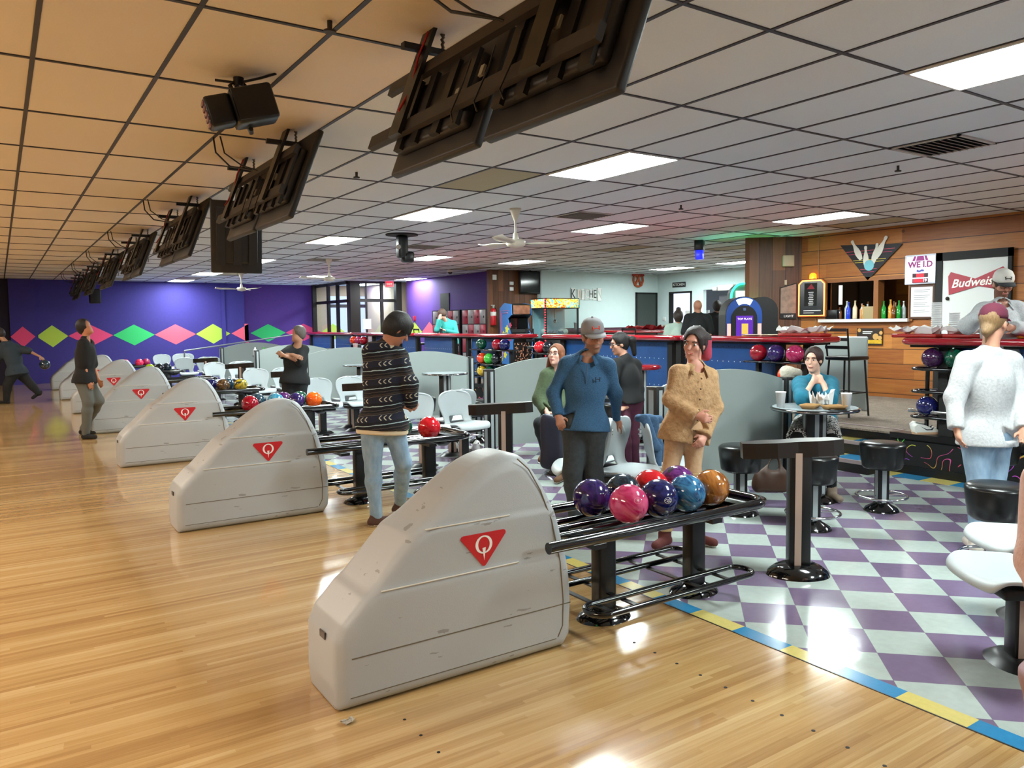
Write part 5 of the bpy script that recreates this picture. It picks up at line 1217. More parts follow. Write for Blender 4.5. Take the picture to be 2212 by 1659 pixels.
# claw machine
p = aty(1186, 700, 16.6); t = thing('claw_machine', 'claw machine with yellow lit header and a string of red lights', 'claw machine', (p[0]+.12, 16.5, PF), R(-10))
MB().rbox((0, 0, .42), (.95, .85, .84), .02).build('base_cabinet', BLACK, t)
f = MB()
for sx in (-1, 1):
    for sy in (-1, 1): f.bx(sx*.475, sx*.435, sy*.425, sy*.385, .84, 1.6)
f.build('corner_post', BLACK, t)
MB().bx(-.47, .47, .38, .40, .84, 1.6).build('back_panel', mat('claw_back', 'a9bcc4', .4), t)
MB().bx(-.435, .435, -.41, -.405, .84, 1.6).bx(-.46, -.455, -.385, .385, .84, 1.6).build('glass_pane', glass('clear_glass'), t)
MB().rbox((0, 0, 1.73), (.99, .89, .27), .01).build('header_case', BLACK, t)
YEL = NT('header_print'); _v, _x, _y, _z = YEL.xyz(); _w = YEL.n('ShaderNodeTexNoise', i_Vector=_v, i_Scale=7.0, i_Detail=2.0, i_Distortion=2.0)
_c = YEL.n('ShaderNodeValToRGB', i_Fac=_w.outputs[0]); _c.color_ramp.elements[0].position = .42; _c.color_ramp.elements[0].color = srgb('e0481c'); _c.color_ramp.elements[1].position = .6; _c.color_ramp.elements[1].color = srgb('3fb0a8'); _e = _c.color_ramp.elements.new(.5); _e.color = srgb('f0d030')
YEL.set('Base Color', _c.outputs[0]); YEL.t.links.new(_c.outputs[0], YEL.b.inputs['Emission Color']); YEL.set('Emission Strength', 1.2)
MB().bx(-.46, .46, -.452, -.446, 1.62, 1.84).bx(-.502, -.496, -.41, .41, 1.62, 1.84).build('header', YEL.m, t)
f = MB()
for k in range(26): f.sph((-.49, -.44, .2+.065*k), .018, 8)
f.build('red_light_string', emis('red_bulb', 'ff2838', 2.5), t)
f = MB()
for k in range(14): f.sph((-.3+.6*((k*37) % 100)/100, -.2+.5*((k*61) % 100)/100, .9+.05*(k % 3)), .08, 10, mi=k % 3)
f.build('plush_prizes', [mat('plush_brown', '7a5a44', .9), mat('plush_grey', '8a8a92', .9), mat('plush_white', 'd8d4cc', .9)], t)['kind'] = 'stuff'
MB().cyl((.0, 0, 1.6), (0, 0, 1.3), .015).sph((0, 0, 1.27), .05, 12).build('claw', CHROME, t)

# ------------------------------------------------------------------ entrance vestibule
DBR = mat('dark_bronze_frame', '2c2622', .4, .3)
VY = 24.7; VXc = 9.75
f = MB()
def vpost(x, y, w_=.1): f.bx(x-w_/2, x+w_/2, y-w_/2, y+w_/2, 0, H)
vpost(VXc, VY, .34); vpost(9.45, YF+.2, .14)
for q in (25.6, 26.5): vpost(9.55, q, .1)
f.bx(9.5, 9.6, VY, YF+.3, 2.4, 2.5); f.bx(9.5, 9.6, VY, YF+.3, 3.0, H)
f.bx(VXc, 11.4, VY-.05, VY+.05, 2.42, 2.52); vpost(11.3, VY-.1, .2); vpost(10.75, VY, .09); vpost(10.2, VY, .05)
f.bx(VXc, 11.4, VY-.05, VY+.05, 3.04, H); f.bx(VXc, 10.75, VY-.03, VY+.03, 0, .25)
struct(f.build('window_2', DBR))
f = MB(); f.bx(9.53, 9.54, VY+.1, YF+.3, .1, H-.1); f.bx(VXc+.1, 11.25, VY-.005, VY+.005, .25, H-.1); struct(f.build('window_3', glass('window_glass', 'eef4f8', .1)))
f = MB(); f.bx(9.5, 12.3, YF+.42, YF+.5, 0, H); struct(f.build('wall_vestibule', mat('vestibule_tan', 'b39c86', .8)))
f = MB(); f.bx(11.45, 12.0, VY+.1, YF+.5, 0, H); struct(f.build('wall_vestibule_side', mat('vestibule_tan', 'b39c86', .8)))
WA, WB = aty(712, 680, YF+.35)[0], aty(826, 680, YF+.35)[0]; f = MB(); f.bx(WA, WB, YF+.38, YF+.41, .6, 2.3); f.bx(WA, WB, YF+.38, YF+.41, 2.42, 2.72); tag(f.build('window_daylight', emis('daylight_pane', 'b8c4f4', 1.7)), 'bright daylit outer glass seen through the entrance', 'window', kind='structure')
f = MB()
for x in (WA, (WA+WB)/2, WB): f.bx(x-.03, x+.03, YF+.34, YF+.38, 0, 2.75)
f.bx(WA, WB, YF+.34, YF+.38, 2.3, 2.42); struct(f.build('window_4', DBR))
t = thing('notice_paper', 'white paper notice taped to the entrance glass', 'notice', tuple(aty(793, 698, VY-.02)), 0); MB().bx(-.14, .14, -.01, 0, -.2, .14).build('sheet', PAPER, t)
p = aty(841, 613, VY-.15); t = thing('exit_sign', 'red lit EXIT sign above the glass entrance', 'exit sign', tuple(p), R(-20))
MB().rbox((0, 0, 0), (.3, .06, .26), .01).build('case', WHITE, t); MB().bx(-.12, .12, -.036, -.031, -.1, .1).build('lit_face', emis('exit_red', 'ff1c2c', 2.4), t)
text('EXIT', .09, emis('exit_letter', 'ff9a90', 2.6), frame_of((0, -.038, -.01), (1, 0, 0), (0, 0, 1)), 'lettering', t, .001)
# metal railing of the ramp at the far left
t = thing('handrail', 'thin grey metal handrail rising past the farthest chairs', 'railing', (0, 0, 0), 0)
a = atd(398, 758, 22.5); b = atd(640, 722, 24.5); c_ = atd(398, 790, 22.5)
MB().tube([tuple(a), tuple(b)], .022, 8).build('top_rail', mat('grey_rail', '6a6c74', .4, .5), t)
MB().tube([tuple(a), (a[0], a[1], 0)], .02, 8).build('end_post', mat('grey_rail', '6a6c74', .4, .5), t)
MB().tube([tuple(atd(410, 790, 22.5)), tuple(atd(640, 757, 24.5))], .016, 8).build('lower_rail', mat('grey_rail', '6a6c74', .4, .5), t)
for q in (.5, .97): m_ = a+(b-a)*q; MB().tube([tuple(m_), (m_[0], m_[1], 0)], .018, 8).build('post', mat('grey_rail', '6a6c74', .4, .5), t)

# ------------------------------------------------------------------ cups, food, clothes and other small things
def cup(p, lb, r=.042, h_=.115, n=1, grp='white foam cups'):
    t = thing('foam_cup', lb, 'cup', p, 0, grp)
    for k in range(n):
        z = .022*k
        MB().lathe([(.001, z), (r*.72, z), (r*.97, z+h_-.008), (r*1.04, z+h_-.006), (r*1.04, z+h_), (r*.95, z+h_), (r*.7, z+.01), (.001, z+.01)], n=24).build('cup', FOAM, t)
def on(px, py, z): p = atz(px, py, z); return (p[0], p[1], z)
cup((5.82, 4.53, .861), 'white foam cup at the left on the round table by the woman in teal', .046, .14); cup((6.14, 4.08, .861), 'white foam cup at the right on the round table by the woman in teal', .046, .14)
p = atx(2022, 722, 8.2); cup((8.2, p[1], ZT), 'tall stack of white foam cups on the right red counter', .05, .13, 12)
p = atx(2061, 722, 8.2); cup((8.2, p[1], ZT), 'shorter stack of white foam cups nearer the maroon cap', .05, .13, 7)
p = atx(768, 760, 7.25); cup((7.25, p[1], 1.021), 'white foam cup on the far red table left of the sweater', .06, .17)
p = atx(1505, 716, 8.25); cup((8.25, p[1], ZT), 'white cup on the red counter behind the woman in tan', .05, .14)
p = aty(1241, 700, KY-.3); cup((p[0], KY-.35, 1.46), 'white lidded cup on the ledge of the pale kitchen wall', .05, .2)
f = MB().bx(12.9, 16.8, KY-.5, KY-.02, 1.40, 1.455); f.bx(12.9, 16.8, KY-.06, KY-.02, 1.3, 1.5); tag(f.build('kitchen_ledge', mat('maroon_ledge', '4a2638', .4)), 'dark maroon ledge along the pale kitchen wall', 'ledge', kind='structure')
M_TRAY = mat('brown_paper_tray', 'a07a4c', .8)
def tray(p, rz, lb, cat='food tray', m_=None):
    t = thing('food_tray', lb, cat, p, rz)
    f = MB(); a = rrect(-.075, .075, -.05, .05, .015, 3); b = rrect(-.1, .1, -.072, .072, .02, 3); n = len(a)
    f.add([(x, y, 0) for x, y in a], [list(range(n))]); f.add([(x, y, 0) for x, y in a]+[(x, y, .035) for x, y in b], [(i, (i+1) % n, n+(i+1) % n, n+i) for i in range(n)], 0, True)
    f.add([(x*.97, y*.97, .004) for x, y in a], [list(range(n))]); o = f.build('tray', m_ or M_TRAY, t); m = o.modifiers.new('s', 'SOLIDIFY'); m.thickness = .003
    return t
def crumple(nm, p, sz, lb, cat, m_, seed, par=None, h_=.06):
    rr = random.Random(seed); n = 9; vs = []; fs = []
    for i in range(n):
        for j in range(n): vs.append(((i/(n-1)-.5)*sz[0]+rr.uniform(-.01, .01), (j/(n-1)-.5)*sz[1]+rr.uniform(-.01, .01), rr.uniform(.004, h_)+(.5*h_ if i in (0, n-1) or j in (0, n-1) else 0)))
    for i in range(n-1):
        for j in range(n-1): fs.append((i*n+j, (i+1)*n+j, (i+1)*n+j+1, i*n+j+1))
    o = MB().add(vs, fs, 0, False).build(nm, m_); o.location = p; m = o.modifiers.new('s', 'SOLIDIFY'); m.thickness = .002; tag(o, lb, cat); return o
tray((5.93, 4.3, .861), .3, 'brown paper food tray beside the left foam cup'); tray((6.02, 4.12, .861), -.4, 'brown paper food tray in front of the white napkins')
crumple('napkin', (6.14, 4.33, .864), (.22, .14), 'crumpled white napkins between two foam cups on the round table', 'napkin', PAPER, 4, h_=.11)
o = MB().rbox((0, 0, .005), (.15, .075, .009), .004).build('phone', BLACKG); o.location = (5.98, 4.06, .862); o.rotation_euler = (0, 0, -.6); tag(o, 'black phone lying at the edge of the round table', 'phone')
def wrap_tray(px, L, lb, seed):
    p = atx(px, 716, 8.2); t = thing('basket', 'red plastic basket '+lb, 'basket', (8.2, p[1], ZT), 0, 'red baskets on the counters')
    o = MB().rbox((0, 0, .02), (.24, L, .04), .015).build('tray', mat('basket_red', 'a8201c', .4), t)
    crumple('wrapping_paper', (8.2, p[1], ZT+.03), (.25, L*1.05), 'crumpled white paper in the basket '+lb, 'paper', PAPER, seed, h_=.075)
wrap_tray(1737, .62, 'at the end of the middle red counter', 11); wrap_tray(1985, .5, 'beside the tall cup stack', 12); wrap_tray(2090, .4, 'in front of the bartender', 13)
for px, lb in ((1625, 'round pale plate on the red counter, left of two'), (1665, 'round pale plate on the red counter, nearer the wrappers')):
    p = atx(px, 718, 8.2); o = MB().lathe([(.001, 0), (.1, .002), (.14, .014), (.141, .018), (.1, .008), (.001, .006)], n=28).build('plate', mat('pale_plate', 'c8b89c', .6)); o.location = (8.2, p[1], ZT+.001); tag(o, lb, 'plate', 'plates on the red counter')
p = atx(2180, 716, 8.25); o = MB().rbox((0, 0, .03), (.2, .3, .06), .02).build('food_basket', mat('fries_yellow', 'e0a838', .7, var=.4, vs=40)); o.location = (8.25, p[1], ZT); tag(o, 'basket of yellow food on the counter at the right edge', 'food')
p = atx(2049, 714, 8.3); o = MB().lathe([(.001, 0), (.03, 0), (.036, .14), (.034, .14), (.029, .01), (.001, .01)]).build('beer_glass', mat('beer', 'e0a840', .1)); o.location = (8.35, p[1], ZT); tag(o, 'glass of amber beer between the cup stacks', 'glass')
# cloths on the ledge in front of the kitchen
p = aty(1375, 708, 15.5); o = crumple('red_cloth', (12.4, 13.4, 1.46), (.5, 1.0), 'dark red cloth lying on the counter before the dark door', 'cloth', mat('red_cloth', '8f1a20', .9), 5, h_=.09); 
t = thing('bar_table', 'long dark red counter behind the man in the cap, before the kitchen', 'counter', (12.4, 13.0, PF), 0); MB().rbox((0, 0, 1.01), (.6, 3.2, .06), .02).build('top', M_REDG, t)
for y in (-1.4, 1.4): MB().rbox((0, y, .49), (.1, .1, .98), .01).build('leg', BLACKM, t)
# pair of white shoes on the ledge, with a dark swoosh
def sneaker(p, rz, lb):
    t = thing('sneaker', lb, 'shoe', p, rz)
    prof = [(-.14, .03), (-.15, .09), (-.12, .115), (-.06, .1), (-.02, .095), (.04, .065), (.1, .05), (.15, .035), (.155, .02), (.15, .012), (-.14, .012)]
    f = MB(); M = Matrix(((1, 0, 0, 0), (0, 0, -1, 0), (0, 1, 0, 0), (0, 0, 0, 1))); n = len(prof)
    rings = []
    for w_, k in ((-.045, .88), (-.038, .97), (-.02, 1.0), (.02, 1.0), (.038, .97), (.045, .88)): rings.append([(x*(.9+.1*k), w_, .02+(z-.02)*k) for x, z in prof])
    f.add([q for r_ in rings for q in r_], [(i*n+j, i*n+(j+1) % n, (i+1)*n+(j+1) % n, (i+1)*n+j) for i in range(5) for j in range(n)], 0, True); f.add(rings[0], [list(range(n))]); f.add(rings[-1], [list(range(n))[::-1]])
    f.build('upper', mat('shoe_white', 'dfe0da', .6), t)
    MB().prism(rrect(-.15, .158, -.047, .047, .04), 0, .022).build('sole', mat('gum_sole', 'c09a78', .6), t)
    MB().prism([(-.06, .07), (-.02, .045), (.02, .045), (.09, .078), (.02, .033), (-.04, .035)], .0, .003, 0, Matrix.Translation((-.0, -.046, .01)) @ Matrix(((-1, 0, 0, 0), (0, 0, 1, 0), (0, 1, 0, 0), (0, 0, 0, 1)))).build('swoosh', mat('swoosh_navy', '1a2238', .5), t)
sneaker((8.05, 4.40, PF+.013), R(-34), 'white sneaker with a dark swoosh on the concourse edge'); sneaker((8.2, 4.5, PF+.013), R(-34), 'second white sneaker, behind the one with the swoosh')
# brown bag, shoes, towels, jackets
def blob(nm, parts, m_, lb, cat, grid=.02, noise=.006):
    pass
o = crumple('white_towel', on(1015, 985, 0)[:2]+(.0,), (.3, .2), 'crumpled white towel on the floor beside the tall divider post', 'towel', PAPER, 21, h_=.12)
t = MB().tube([(0, 0, 0), (.02, .01, 0), (.03, -.01, 0)], .006, 5).build('litter', mat('green_scrap', '2a8a4a', .6)); t.location = on(1288, 1352, .004); tag(t, 'tiny green scrap beside the foot of the ball rack', 'litter')
t = crumple('litter', on(752, 1563, .0), (.04, .03), 'tiny crumpled scrap on the boards in front of the ball return', 'litter', mat('scrap_grey', 'b0a89c', .7), 8, h_=.012)
p = atz(1830, 945, .0)
for i, (px, py, D, lb, m_) in enumerate([(551, 756, 19.5, 'white squeeze bottle on a far console', WHITE), (570, 755, 19.5, 'green-capped white bottle on a far console', WHITE)]):
    p = atd(px, py, D); o = MB().lathe([(.001, 0), (.04, 0), (.045, .02), (.045, .13), (.02, .17), (.018, .2), (.001, .2)], n=16).build('squeeze_bottle', m_); o.location = (p[0], p[1], atd(560, 766, 19.5)[2]-.02); tag(o, lb, 'bottle')
    if i: MB().cyl((0, 0, .16), (0, 0, .2), .03).build('cap', mat('cap_green', '4a9a3a', .5), o)
p = atd(560, 766, 19.5); t = MB().rbox((0, 0, -.01), (.3, .2, .02), .006).rbox((0, 0, -.46), (.06, .06, .88), .01).build('side_shelf', BLACK); t.location = (p[0], p[1], p[2]-.02); tag(t, 'small shelf on a post carrying two bottles, far back', 'shelf')
# ------------------------------------------------------------------ people: one smooth surface per garment, grown from fields of tapered limbs
class Field:
    def __init__(s, lo, hi, h):
        s.h = h; s.lo = np.array(lo, float)-2*h; n = np.ceil((np.array(hi)-s.lo)/h).astype(int)+3; s.n = n
        s.v = np.full(tuple(n), .3, np.float32)
        s.ax = [s.lo[i]+h*np.arange(n[i]) for i in range(3)]
    def _blk(s, lo, hi):
        sl = []
        for i in range(3):
            a = int(max(0, math.floor((lo[i]-s.lo[i])/s.h))); b = int(min(s.n[i], math.ceil((hi[i]-s.lo[i])/s.h)+1))
            if b <= a: return None
            sl.append(slice(a, b))
        X, Y, Z = np.meshgrid(s.ax[0][sl[0]], s.ax[1][sl[1]], s.ax[2][sl[2]], indexing='ij')
        return tuple(sl), X, Y, Z
    def _put(s, sl, d, k, sub=False):
        v = s.v[sl]
        if sub: d = -d; k = max(k, 1e-4); h_ = np.clip(.5-.5*(v-d)/k, 0, 1); s.v[sl] = np.maximum(v, d)+0*h_; return
        if k > 0: h_ = np.clip(.5+.5*(v-d)/k, 0, 1); s.v[sl] = v*(1-h_)+d*h_-k*h_*(1-h_)
        else: s.v[sl] = np.minimum(v, d)
    def cap(s, a, b, ra, rb=None, k=.02, flat=None, sub=False):     # tapered limb; flat = (direction, factor)
        rb = ra if rb is None else rb; a = np.array(a, float); b = np.array(b, float); m = max(ra, rb)+k+3*s.h
        g = s._blk(np.minimum(a, b)-m, np.maximum(a, b)+m)
        if g is None: return s
        sl, X, Y, Z = g; P = np.stack([X-a[0], Y-a[1], Z-a[2]], -1); ab = b-a; L = ab@ab+1e-12
        t = np.clip(P@ab/L, 0, 1); Q = P-t[..., None]*ab
        if flat is not None:
            n = np.array(flat[0], float); n = n/np.linalg.norm(n); c = Q@n; Q = Q+((1/flat[1]-1)*c)[..., None]*n
        d = np.sqrt((Q*Q).sum(-1))-(ra+(rb-ra)*t)
        if flat is not None and flat[1] < 1: d = d*(.5+.5*flat[1])
        s._put(sl, d, k, sub); return s
    def ell(s, c, r, M=None, k=.02, sub=False):      # ellipsoid, axes = rows of M
        c = np.array(c, float); r = np.array(r, float); m = r.max()+k+3*s.h; g = s._blk(c-m, c+m)
        if g is None: return s
        sl, X, Y, Z = g; P = np.stack([X-c[0], Y-c[1], Z-c[2]], -1)
        if M is not None: P = P@np.array(M).T
        k0 = np.sqrt(((P/r)**2).sum(-1)); k1 = np.sqrt(((P/(r*r))**2).sum(-1))+1e-9
        s._put(sl, k0*(k0-1)/k1, k, sub); return s
    def cut(s, p, n, soft=0):          # keep the side opposite to n
        n = np.array(n, float); n = n/np.linalg.norm(n); X, Y, Z = np.meshgrid(*s.ax, indexing='ij', sparse=True)
        s.v = np.maximum(s.v, ((X-p[0])*n[0]+(Y-p[1])*n[1]+(Z-p[2])*n[2]).astype(np.float32)); return s
    def wrinkle(s, amp, f=26, seed=0, stretch=(1, 1, .6)):
        if amp <= 0: return s
        X, Y, Z = np.meshgrid(*s.ax, indexing='ij', sparse=True); a, b, c = stretch; q = seed*1.7
        s.v += (amp*(np.sin(f*a*X+2.3*np.sin(9*Z+q)+q)*np.sin(f*b*Y+2*np.sin(11*X+q))*.6+np.sin(f*.9*c*Z+3*np.sin(7*X+q)+2*np.sin(8*Y))*.5)).astype(np.float32); return s
    def obj(s, name, mats, parent, fn=None):
        V, Q = surface_nets(s.v, s.lo, s.h)
        if len(Q) == 0: return None
        mi = None
        if fn is not None: mi = fn(V[Q].mean(1))
        return np_mesh(name, V, Q, mats, parent, mi)
def unit(v): v = np.array(v, float); return v/(np.linalg.norm(v)+1e-9)
def hairm(c):
    nm = 'hair_'+c
    if nm in MATS: return MATS[nm]
    t = NT(nm); v = t.n('ShaderNodeTexCoord').outputs['Object']; mp = t.n('ShaderNodeMapping', i_Vector=v); mp.inputs['Scale'].default_value = (1, 1, .12)
    nz = t.n('ShaderNodeTexNoise', i_Vector=mp.outputs[0], i_Scale=230.0, i_Detail=3.0, i_Distortion=.4); hs = t.n('ShaderNodeHueSaturation', i_Color=srgb(c), i_Value=t.math('MULTIPLY_ADD', nz.outputs[0], 1.8, .25))
    t.set('Base Color', hs.outputs[0]); t.set('Roughness', .5); t.bump(nz.outputs[0], .9, .006); MATS[nm] = t.m; return t.m
def skin(c): return mat('skin_'+c, c, .5, var=.06, vs=30)
def person(lb, D, J, head, outfit, Ht=1.7, h=.011, g=1.0, skinc='c89a80', feet=None, base=0.0, group=None, hands=('relax', 'relax')):
    """J: joints as (px, py, extra distance) in the photograph; D: distance of the person."""
    W = {k: atd(v[0], v[1], D+v[2]) for k, v in J.items()}
    if feet:
        for q, (_, u_) in zip('LR', feet['dir']):
            if u_ == 0: W['an'+q][2] = base+.09
    O = np.array([(W['hipL'][0]+W['hipR'][0])/2, (W['hipL'][1]+W['hipR'][1])/2, base])
    t = thing('person', lb, 'person', tuple(O), 0, group)
    W = {k: v-O for k, v in W.items()}
    s_ = Ht/1.7*1.0
    # L = left in the picture, R = right in the picture
    sh = (W['shL']+W['shR'])/2; hp = (W['hipL']+W['hipR'])/2; up = unit(sh-hp); sd = unit(W['shR']-W['shL']); fd = unit(np.cross(sd, up))   # fd: one of the two fronts
    bf = head.get('body', 0); bdir = head_dir(bf)
    if fd@bdir < 0: fd = -fd
    side = unit(np.cross(up, fd)); 
    # widths of the torso: measured in the body's own frame
    B = np.array([side, fd, up])
    hw, hd = .165*s_*g, .112*s_*g
    hc = W['head']; hy, hp_, ht = head.get('yaw', 0), head.get('pitch', 0), head.get('tilt', 0)
    hf = head_dir(hy)*math.cos(R(hp_))+np.array([0, 0, -math.sin(R(hp_))]); hs = unit(np.cross(hf, (0, 0, 1))); hu = np.cross(hs, hf)
    hs, hu = hs*math.cos(R(ht))+hu*math.sin(R(ht)), hu*math.cos(R(ht))-hs*math.sin(R(ht)); HM = np.array([hs, hf, hu])
    k_ = head.get('size', 1.0)*s_
    def hpnt(x, y, z): return hc+(hs*x+hf*y+hu*z)*k_
    pts = np.array(list(W.values())); lo = pts.min(0)-.26; hi = pts.max(0)+.26; lo[2] = max(lo[2], -.02)
    nb = sh+up*.03*s_
    # ---- body: a single skin surface
    f = Field(lo, hi, h)
    def torso(f, e, k=.05):
        f.ell(sh-up*.135*s_, (.142*s_*g+e, hd*.92+e, .165*s_+e), B, k)
        f.ell((sh+hp)/2-up*.01, (.128*s_*g+e, hd*.88+e, .19*s_+e), B, k)
        f.ell(hp+up*.05*s_, (hw+e, hd+e, .13*s_+e), B, k)
        f.cap(W['shL'], W['shR'], .043*s_+e*.8, .043*s_+e*.8, .03)
        for q in 'LR': f.cap(nb+up*.045, W['sh'+q]+up*.005, .045*s_+e*.5, .036*s_+e*.6, .04)
    def arm(f, q, e, k=.025, upto=1.0, hand=False):
        a, b, c = W['sh'+q], W['el'+q], W['wr'+q]; f.cap(a, b, .045*s_*g+e, .037*s_+e, k)
        if upto > .5: f.cap(b, b+(c-b)*(upto*2-1) if upto < 1 else c, .038*s_+e*.9, .026*s_+e*.8, k)
    def leg(f, q, e, k=.03, ank=True):
        a, b, c = W['hip'+q], W['kn'+q], W['an'+q]; m = b+(c-b)*.28
        f.cap(a, b, .083*s_*g+e, .056*s_+e, k); f.cap(b, m, .052*s_+e, .054*s_+e, k); f.cap(m, c, .054*s_+e, .036*s_+e, k)
    torso(f, -.012); 
    for q in 'LR': arm(f, q, -.004); leg(f, q, -.008)
    f.cap(nb-up*.03, hpnt(0, -.02, -.07), .056*s_, .052*s_, .025)
    f.ell(hpnt(0, -.012, .035), np.array((.074, .093, .09))*k_, HM, .02); f.ell(hpnt(0, .022, -.05), np.array((.056, .066, .068))*k_, HM, .03)
    f.ell(hpnt(0, .07, -.098), np.array((.024, .02, .018))*k_, HM, .02)
    if h < .0125:
        f.cap(hpnt(0, .082, .018), hpnt(0, .108, -.022), .010*k_, .0135*k_, .012); f.cap(hpnt(-.03, .078, .038), hpnt(.03, .078, .038), .012*k_, .012*k_, .014)
        for q in (-1, 1):
            f.ell(hpnt(q*.032, .096, .012), np.array((.017, .012, .011))*k_, HM, 0, sub=True); f.ell(hpnt(q*.074, -.005, -.006), np.array((.012, .02, .031))*k_, HM, .008); f.ell(hpnt(q*.038, .062, -.02), np.array((.024, .02, .024))*k_, HM, .02)
        f.cap(hpnt(-.018, .086, -.058), hpnt(.018, .086, -.058), .009*k_, .009*k_, .01)
    # hands: palm, four fingers, thumb
    for q, mode in zip('LR', hands):
        w_ = W['wr'+q]; d = unit(W['hd'+q]-w_) if 'hd'+q in W else unit(w_-W['el'+q]); n = unit(np.cross(d, (0, 0, 1)) if abs(d[2]) < .9 else np.cross(d, side)); 
        pn = unit(fd-(fd@d)*d) if abs(fd@d) < .95 else n
        sdv = unit(np.cross(d, pn)); inn = unit((sh+hp)/2-w_); thumb = sdv if sdv@inn > 0 else -sdv
        if mode in ('relax', 'down'): thumb = unit(pn*.8+thumb*.4); row = unit(np.cross(d, np.cross(thumb, d))); pal = unit(np.cross(d, row))
        else: row = thumb; pal = unit(np.cross(d, row))
        if pal@inn < 0: pal = -pal
        curl = {'relax': .5, 'down': .35, 'fist': 1.45, 'grip': 1.1, 'flat': .15}[mode]
        f.cap(W['wr'+q]-d*.02, w_+d*.05, .024*s_, .026*s_, .015, (pal, .7))
        fr = max(.0078, h*.72)
        for i, (o_, L) in enumerate(((.027, .070), (.009, .078), (-.009, .072), (-.026, .058))):
            p = w_+d*.075*s_+row*o_*s_; f.cap(w_+d*.02, p, .015, .0135, .012); dd = d
            for j, fr_ in enumerate((.42, .33, .25)):
                a_ = curl*(.55 if j == 0 else .8); dd = unit(dd*math.cos(a_)+pal*math.sin(a_)) if j or mode != 'flat' else dd
                p2 = p+dd*L*fr_*s_; f.cap(p, p2, fr*(1-.08*j), fr*(.94-.08*j), .004); p = p2
        p = w_+d*.025+row*.022; p2 = p+unit(d*.6+row*.75+pal*.25)*.04*s_; f.cap(p, p2, .0125, max(.0095, h*.75), .01); f.cap(p2, p2+unit(d*.9+row*.15+pal*.3)*.032*s_, max(.0095, h*.75), max(.008, h*.7), .005)
    sk = skin(skinc); mats = [sk]; fn = None
    if head.get('beard'):
        mats = [sk, mat('stubble_'+head['beard'], head['beard'], .8)]
        def fn(C):
            L = (C-hc)@HM.T/k_; return ((L[:, 2] < -.038) & (L[:, 1] > -.02) & (L[:, 2] > -.13) & (np.abs(L[:, 0]) < .08) & ~((np.abs(L[:, 0]) < .022) & (L[:, 2] > -.07) & (L[:, 2] < -.05))).astype(int)
    f.obj('body', mats, t, fn)
    # face details
    if h < .0125 and head.get('face', True):
        e = MB(); M4 = Matrix([[hs[i]*k_, hf[i]*k_, hu[i]*k_, hc[i]] for i in range(3)]+[[0, 0, 0, 1]])
        for q in (-1, 1):
            e = MB(); e.sph((q*.032, .077, .011), .0118, 12, 0, M4, (1, 1, .75)); e.sph((q*.032+.001, .0835, .0108), .0072, 8, 1, M4)
            e.build('eye', [mat('eye_white', 'd9d2cc', .3), mat('iris_dark', '20160f', .2)], t)
        for q in (-1, 1): MB().tube([M4 @ Vector(p_) for p_ in ((q*.014, .0935, .032), (q*.032, .0935, .038), (q*.052, .082, .031))], .0036*k_, 6).build('eyebrow', hairm(head.get('hairc', '2a1c14')), t)
        sm = .006 if head.get('smile') else 0
        MB().tube([M4 @ Vector(p_) for p_ in ((-.024, .083, -.058+sm), (-.01, .0945, -.0605), (.01, .0945, -.0605), (.024, .083, -.058+sm))], .0048*k_, 6).build('lips', mat('lips_'+head.get('lips', 'a8625a'), head.get('lips', 'a8625a'), .5), t)
        if head.get('smile'): MB().tube([M4 @ Vector(p_) for p_ in ((-.017, .092, -.0585), (0, .0985, -.0605), (.017, .092, -.0585))], .003*k_, 5).build('teeth', mat('teeth', 'e4ddd2', .3), t)
        if head.get('glasses'):
            gl = MB()
            for q in (-1, 1): gl.tube([M4 @ Vector((q*.034+.024*math.cos(a), .1, .01+.019*math.sin(a))) for a in np.linspace(0, 6.0, 14)], .0022, 5, closed=True); gl.tube([M4 @ Vector((q*.058, .098, .014)), M4 @ Vector((q*.078, .0, .006))], .0022, 5)
            gl.tube([M4 @ Vector((-.01, .104, .014)), M4 @ Vector((.01, .104, .014))], .002, 5); gl.build('glasses', mat('glasses_frame', '2a2426', .3), t)
    # ---- hair
    hr = head.get('hair')
    if hr:
        lo2 = hc-.24; hi2 = hc+.24; lo2 = lo2-np.array([0, 0, head.get('long', 0)]); f = Field(lo2, hi2, max(.008, h*.8)); e = head.get('vol', .012)
        f.ell(hpnt(0, -.016, .04), (np.array((.078, .095, .092))+e)*k_, HM, .01)
        if hr in ('short', 'back', 'bun', 'pony', 'long'): f.ell(hpnt(0, -.045, -.01), (np.array((.068, .06, .07))+e*.6)*k_, HM, .03)
        # open the face
        f.ell(hpnt(0, .122, -.0), np.array((.076, .092, .108))*k_, HM, 0, sub=True)
        for q in (-1, 1): f.ell(hpnt(q*.09, .03, -.03), np.array((.03, .035, .05))*k_, HM, 0, sub=True)
        if hr == 'bun': f.ell(hpnt(0, -.05, .15), np.array((.045, .045, .042))*k_, HM, .02)
        for (a, b, r0, r1) in head.get('locks', []): f.cap(hpnt(*a), hpnt(*b), r0*k_, r1*k_, .02)
        f.wrinkle(.0035, 60, 3, (1, 1, .3))
        hm = [hairm(head.get('hairc', '2a1c14'))]; fn = None
        if head.get('tips'):
            hm.append(mat('hair_tips', head['tips'], .6, var=.2, vs=40)); tp = head['tipf']; fn = lambda C: tp((C-hc)@HM.T/k_).astype(int)
        f.obj('hair', hm, t, fn)
    cp = head.get('cap')
